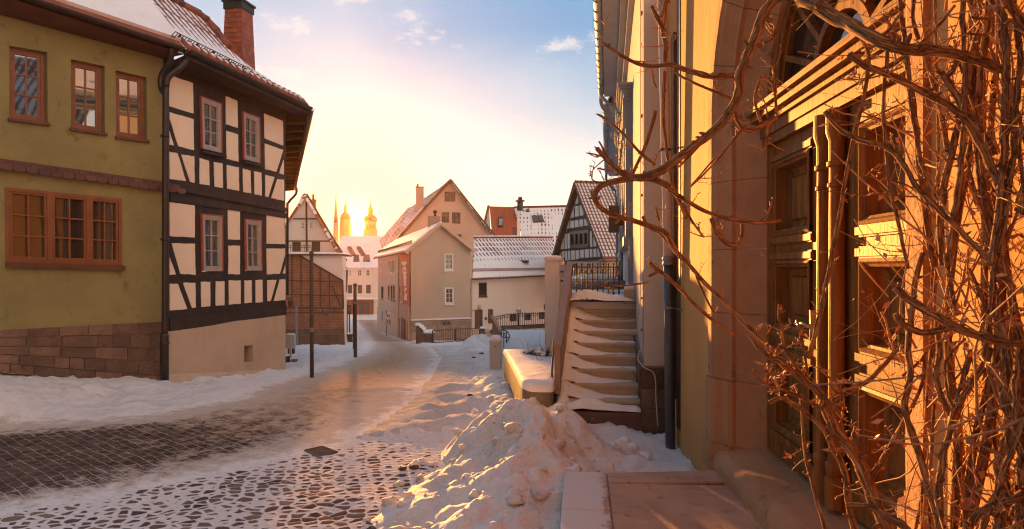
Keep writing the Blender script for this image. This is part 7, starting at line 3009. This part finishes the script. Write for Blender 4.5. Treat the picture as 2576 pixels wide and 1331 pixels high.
S_(V2, [(690, 720), (740, 600), (752, 470)], 12, 1.9, 10)
S_(V2, [(980, 20), (1030, 130), (1060, 230)], 11, 1.7, 12)
S_(V2, [(1251, 1150), (1190, 1190), (1150, 1210)], 24, 1.55, 20)
S_(V2, [(1100, 1200), (1040, 1240), (990, 1300)], 20, 1.55, 22)
S_(V2, [(360, 1215), (480, 1220), (560, 1270), (640, 1310), (700, 1400)], 18, [1.7, 1.6], 30)
S_(V2, [(1100, 310), (1180, 255), (1250, 225)], 7, 1.6, 6)
S_(V2, [(835, 550), (760, 555), (730, 560)], 5, 1.85, 6)
# mass of thin shoots against the wall
rnd = random.Random(77)
m, lf = MB(), MB()
for i in range(34):          # older stems standing close to the wall
    t0 = -rnd.uniform(1.2, 2.12)
    z, n = rnd.uniform(.1, 1.2), rnd.uniform(.04, .26)
    zt = z + rnd.uniform(1.5, 3.6)
    pts = []
    for q in range(9):
        pts.append(DW.w(t0 + rnd.uniform(-.05, .05) + .10 * math.sin(q * .8 + i), z + (zt - z) * q / 8, n + rnd.uniform(-.02, .03)))
    pts = [Vector(p) for p in smooth_path([tuple(p) for p in pts], 4)]
    r0 = rnd.uniform(.005, .014)
    b_ = MB()
    b_.tube(pts, [r0 * (1 - .35 * q / len(pts)) for q in range(len(pts))], 8)
    b_.build('stem', MAT['bark'], p3.o, smooth=True)
    p3.lines.append((pts, [r0] * len(pts)))
for i in range(1500):
    t = -rnd.uniform(1.2, 2.12 if rnd.random() < .85 else 2.42)
    z = rnd.uniform(.3, 4.1)
    n = rnd.uniform(.02, .30)
    p = DW.w(t, z, n)
    d = Vector((rnd.uniform(-.5, .5), rnd.uniform(-.6, .6), rnd.uniform(-.6, 1.2))).normalized()
    L = rnd.uniform(.10, .55)
    line = [p]
    for q in range(6):
        d = (d + Vector((rnd.uniform(-1, 1), rnd.uniform(-1, 1), rnd.uniform(-.8, .9))) * .28).normalized()
        nx = line[-1] + d * L / 6
        s_ = (nx - Vector((DW.ox, DW.oy, 0))).dot(Vector((DW.nx, DW.ny, 0)))
        if s_ < .012:
            nx += Vector((DW.nx, DW.ny, 0)) * (.012 - s_)
        line.append(nx)
    r0 = rnd.choice((.0012, .0016, .002, .003, .0045))
    m.tube(line, [r0 * (1 - .1 * q) for q in range(7)], 5, False)
    if rnd.random() < .45:
        for q in range(rnd.randrange(2, 7)):
            b = rnd.choice(line) + Vector((rnd.uniform(-.02, .02), rnd.uniform(-.02, .02), rnd.uniform(-.02, .02)))
            x = Vector((rnd.uniform(-1, 1), rnd.uniform(-1, 1), rnd.uniform(-1, 1))).normalized()
            y = x.orthogonal().normalized()
            s_ = rnd.uniform(.007, .021)
            lf.face([b, b + x * s_ + y * s_ * .5, b + x * s_ * 2.0 + y * .3 * s_, b + x * s_ - y * s_ * .5])
m.build('thin_shoots', MAT['twig'], p3.o, smooth=True, kind='stuff', fix=False)
lf.build('withered_leaves', MAT['leaf'], p3.o, kind='stuff', fix=False)
p3.twigs(160, 9, .03, .16, .0)

# wire stretched between the stems
m = MB()
pts = [P(*V2(175, 605), 2.1), P(*V2(400, 592), 2.0), P(*V2(640, 570), 1.93), P(*V2(745, 556), 1.9), P(*V2(835, 550), 1.87)]
m.tube(smooth_path(pts, 5), .0028, 6)
tag(m.build('tie_wire', MAT['mortar'], None, smooth=True), 'thin pale wire tied from the gnarled trunk to the stems by the jamb', 'wire')
SKYFILL = ((1.50, 1.12, .84), (1.30, 1.04, .86))  # colours of the added fill in the sky behind the camera
HAZE = .00008
EXPO = 2.03
SKYK = 5.25

# ------------------------------------------------------------------ camera, sky, sun, air
cam = bpy.data.objects.new('camera', bpy.data.cameras.new('camera'))
COL.objects.link(cam)
cam.location = (0, 0, EYE)
cam.rotation_euler = (math.radians(90), 0, 0)
cam.data.sensor_width = 36
cam.data.lens = 36 * F / 2576
cam.data.shift_y = (HY - 665.5) / 2576
cam.data.clip_start, cam.data.clip_end = .05, 6000
cam.data.dof.use_dof = True
cam.data.dof.focus_distance = 6.0
cam.data.dof.aperture_fstop = 8
scene.camera = cam

SD = Vector((math.sin(SUN_AZ) * math.cos(SUN_EL), math.cos(SUN_AZ) * math.cos(SUN_EL), math.sin(SUN_EL)))
sun = bpy.data.objects.new('sun', bpy.data.lights.new('sun', 'SUN'))
COL.objects.link(sun)
sun.data.energy = 4.9
sun.data.angle = math.radians(1.0)
sun.data.color = (1.0, .42, .085)
sun.location = SD * 60
sun.rotation_euler = SD.to_track_quat('Z', 'Y').to_euler()

wd = bpy.data.worlds.new('World')
scene.world = wd
wd.use_nodes = True
nt = wd.node_tree
nt.nodes.clear()


def wn(typ, attrs=None, **ins):
    nd = nt.nodes.new('ShaderNode' + typ)
    for k, v in (attrs or {}).items():
        setattr(nd, k, v)
    for k, v in ins.items():
        s = nd.inputs[int(k[1:]) if k[0] == '_' else k.replace('_', ' ')]
        if isinstance(v, bpy.types.NodeSocket):
            nt.links.new(v, s)
        else:
            s.default_value = v
    return nd


def wmath(op, a, b=0.0, clamp=False):
    return wn('Math', {'operation': op, 'use_clamp': clamp}, _0=a, _1=b).outputs[0]


def wmix(f, a, b, mode='MIX'):
    nd = nt.nodes.new('ShaderNodeMix')
    nd.data_type = 'RGBA'
    nd.blend_type = mode
    for s, v in ((nd.inputs[0], f), (nd.inputs[6], a), (nd.inputs[7], b)):
        if isinstance(v, bpy.types.NodeSocket):
            nt.links.new(v, s)
        elif isinstance(v, tuple):
            s.default_value = (*v, 1)
        else:
            s.default_value = v
    return nd.outputs[2]


dirv = wn('TexCoord').outputs['Generated']
sep = wn('SeparateXYZ', Vector=dirv)
el = sep.outputs[2]
dot = wn('VectorMath', {'operation': 'DOT_PRODUCT'}, _0=dirv, _1=tuple(SD)).outputs['Value']
sky = wn('TexSky', {'sky_type': 'NISHITA', 'sun_disc': False, 'sun_elevation': SUN_EL, 'sun_rotation': SUN_AZ, 'air_density': 1.0, 'dust_density': 1.5})
rp = wn('ValToRGB', Fac=wmath('MAXIMUM', el, 0.0))
cr = rp.color_ramp
SKYS = [(0, (1.0, .82, .62)), (.09, (.97, .86, .74)), (.16, (.72, .77, .75)), (.24, (.38, .55, .68)), (.35, (.12, .34, .61)), (1.0, (.14, .32, .58))]
cr.elements[0].position, cr.elements[0].color = SKYS[0][0], (*SKYS[0][1], 1)
cr.elements[1].position, cr.elements[1].color = SKYS[-1][0], (*SKYS[-1][1], 1)
for p, c in SKYS[1:-1]:
    e = cr.elements.new(p)
    e.color = (*c, 1)
base = rp.outputs[0]
# warm veil of the low sun
near = wmath('POWER', wmath('MAXIMUM', dot, 0.0), 22)
base = wmix(wmath('MULTIPLY', near, .48, True), base, (1.0, .92, .86))
near2 = wmath('POWER', wmath('MAXIMUM', dot, 0.0), 130)
AUR = (1.0, .70, .32)
# high thin cloud and a few puffs, laid out on the sky dome
flat = wn('VectorMath', {'operation': 'DIVIDE'}, _0=dirv, _1=wn('CombineXYZ', X=wmath('ADD', el, .16), Y=wmath('ADD', el, .16), Z=1.0).outputs[0]).outputs[0]
n1 = wn('TexNoise', Vector=flat, Scale=1.5, Detail=7, Roughness=.55, Distortion=.3).outputs[0]
n2 = wn('TexNoise', Vector=flat, Scale=4.6, Detail=8, Roughness=.62).outputs[0]
veil = wn('MapRange', {'interpolation_type': 'SMOOTHSTEP'}, Value=n1, _1=.36, _2=.74).outputs[0]
base = wmix(wmath('MULTIPLY', veil, .34), base, (.84, .83, .82))
puff = wn('MapRange', {'interpolation_type': 'SMOOTHSTEP'}, Value=wmath('ADD', n2, wmath('MULTIPLY', n1, .25)), _1=.715, _2=.82).outputs[0]
base = wmix(wmath('MULTIPLY', puff, wmath('MULTIPLY', wmath('SUBTRACT', 1.0, near, True), .75)), base, (1.0, .88, .78))
# sun disc and its aureole
base = wmix(wmath('MULTIPLY', near2, .88, True), base, AUR)
g1 = wmath('MULTIPLY', wmath('POWER', wmath('MAXIMUM', dot, 0.0), 260), .25)
g2 = wmath('MULTIPLY', wmath('POWER', wmath('MAXIMUM', dot, 0.0), 1500), 1.1)
g3 = wn('MapRange', {'interpolation_type': 'SMOOTHSTEP'}, Value=dot, _1=math.cos(math.radians(1.25)), _2=math.cos(math.radians(.55)), _3=0.0, _4=14.0).outputs[0]
glow = wmath('ADD', wmath('ADD', g1, g2), g3)
gc = wn('VectorMath', {'operation': 'SCALE'}, _0=(1.0, .70, .34), Scale=glow).outputs[0]
base = wn('VectorMath', {'operation': 'ADD'}, _0=base, _1=gc).outputs[0]
# fill light shaped into the unseen sky overhead and behind, strong right, weak left
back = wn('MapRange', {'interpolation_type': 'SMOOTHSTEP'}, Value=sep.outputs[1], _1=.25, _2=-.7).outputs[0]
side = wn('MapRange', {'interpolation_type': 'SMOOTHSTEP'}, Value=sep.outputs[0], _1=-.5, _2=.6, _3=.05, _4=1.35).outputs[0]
bk_ = wn('VectorMath', {'operation': 'SCALE'}, _0=wmix(wn('MapRange', Value=el, _1=0.0, _2=.6).outputs[0], SKYFILL[0], SKYFILL[1]), Scale=side).outputs[0]
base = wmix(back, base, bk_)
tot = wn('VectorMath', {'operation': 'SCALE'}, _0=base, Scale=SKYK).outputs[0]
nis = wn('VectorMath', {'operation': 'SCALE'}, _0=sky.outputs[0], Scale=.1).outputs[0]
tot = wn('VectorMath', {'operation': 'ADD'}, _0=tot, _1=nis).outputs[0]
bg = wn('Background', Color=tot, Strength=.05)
o_ = wn('OutputWorld', Surface=bg.outputs[0])

# haze
hz = MB()
hz.idx([(x, y, z) for z in (-11, 52) for x, y in ((-480, -45), (480, -45), (480, 585), (-480, 585))],
       [(3, 2, 1, 0), (4, 5, 6, 7), (0, 1, 5, 4), (1, 2, 6, 5), (2, 3, 7, 6), (3, 0, 4, 7)])
mt = bpy.data.materials.new('haze_air')
mt.use_nodes = True
mnt = mt.node_tree
mnt.nodes.clear()
vo = mnt.nodes.new('ShaderNodeVolumePrincipled')
vo.inputs['Color'].default_value = (1.0, .48, .14, 1)
vo.inputs['Density'].default_value = HAZE
vo.inputs['Anisotropy'].default_value = .83
oo = mnt.nodes.new('ShaderNodeOutputMaterial')
mnt.links.new(vo.outputs[0], oo.inputs['Volume'])
hz.build('haze', mt, kind='stuff')

scene.view_settings.view_transform = 'Standard'
scene.view_settings.look = 'None'
scene.view_settings.exposure = EXPO
scene.view_settings.gamma = 1
scene.render.engine = 'CYCLES'
scene.cycles.use_denoising = True
scene.cycles.pixel_filter_type = 'BLACKMAN_HARRIS'
scene.cycles.filter_width = 1.15
scene.cycles.max_bounces = 7
scene.cycles.diffuse_bounces = 4
scene.cycles.glossy_bounces = 3
scene.cycles.transparent_max_bounces = 10
scene.cycles.volume_bounces = 0
scene.cycles.sample_clamp_indirect = 6
scene.cycles.use_adaptive_sampling = True
scene.cycles.adaptive_threshold = .015
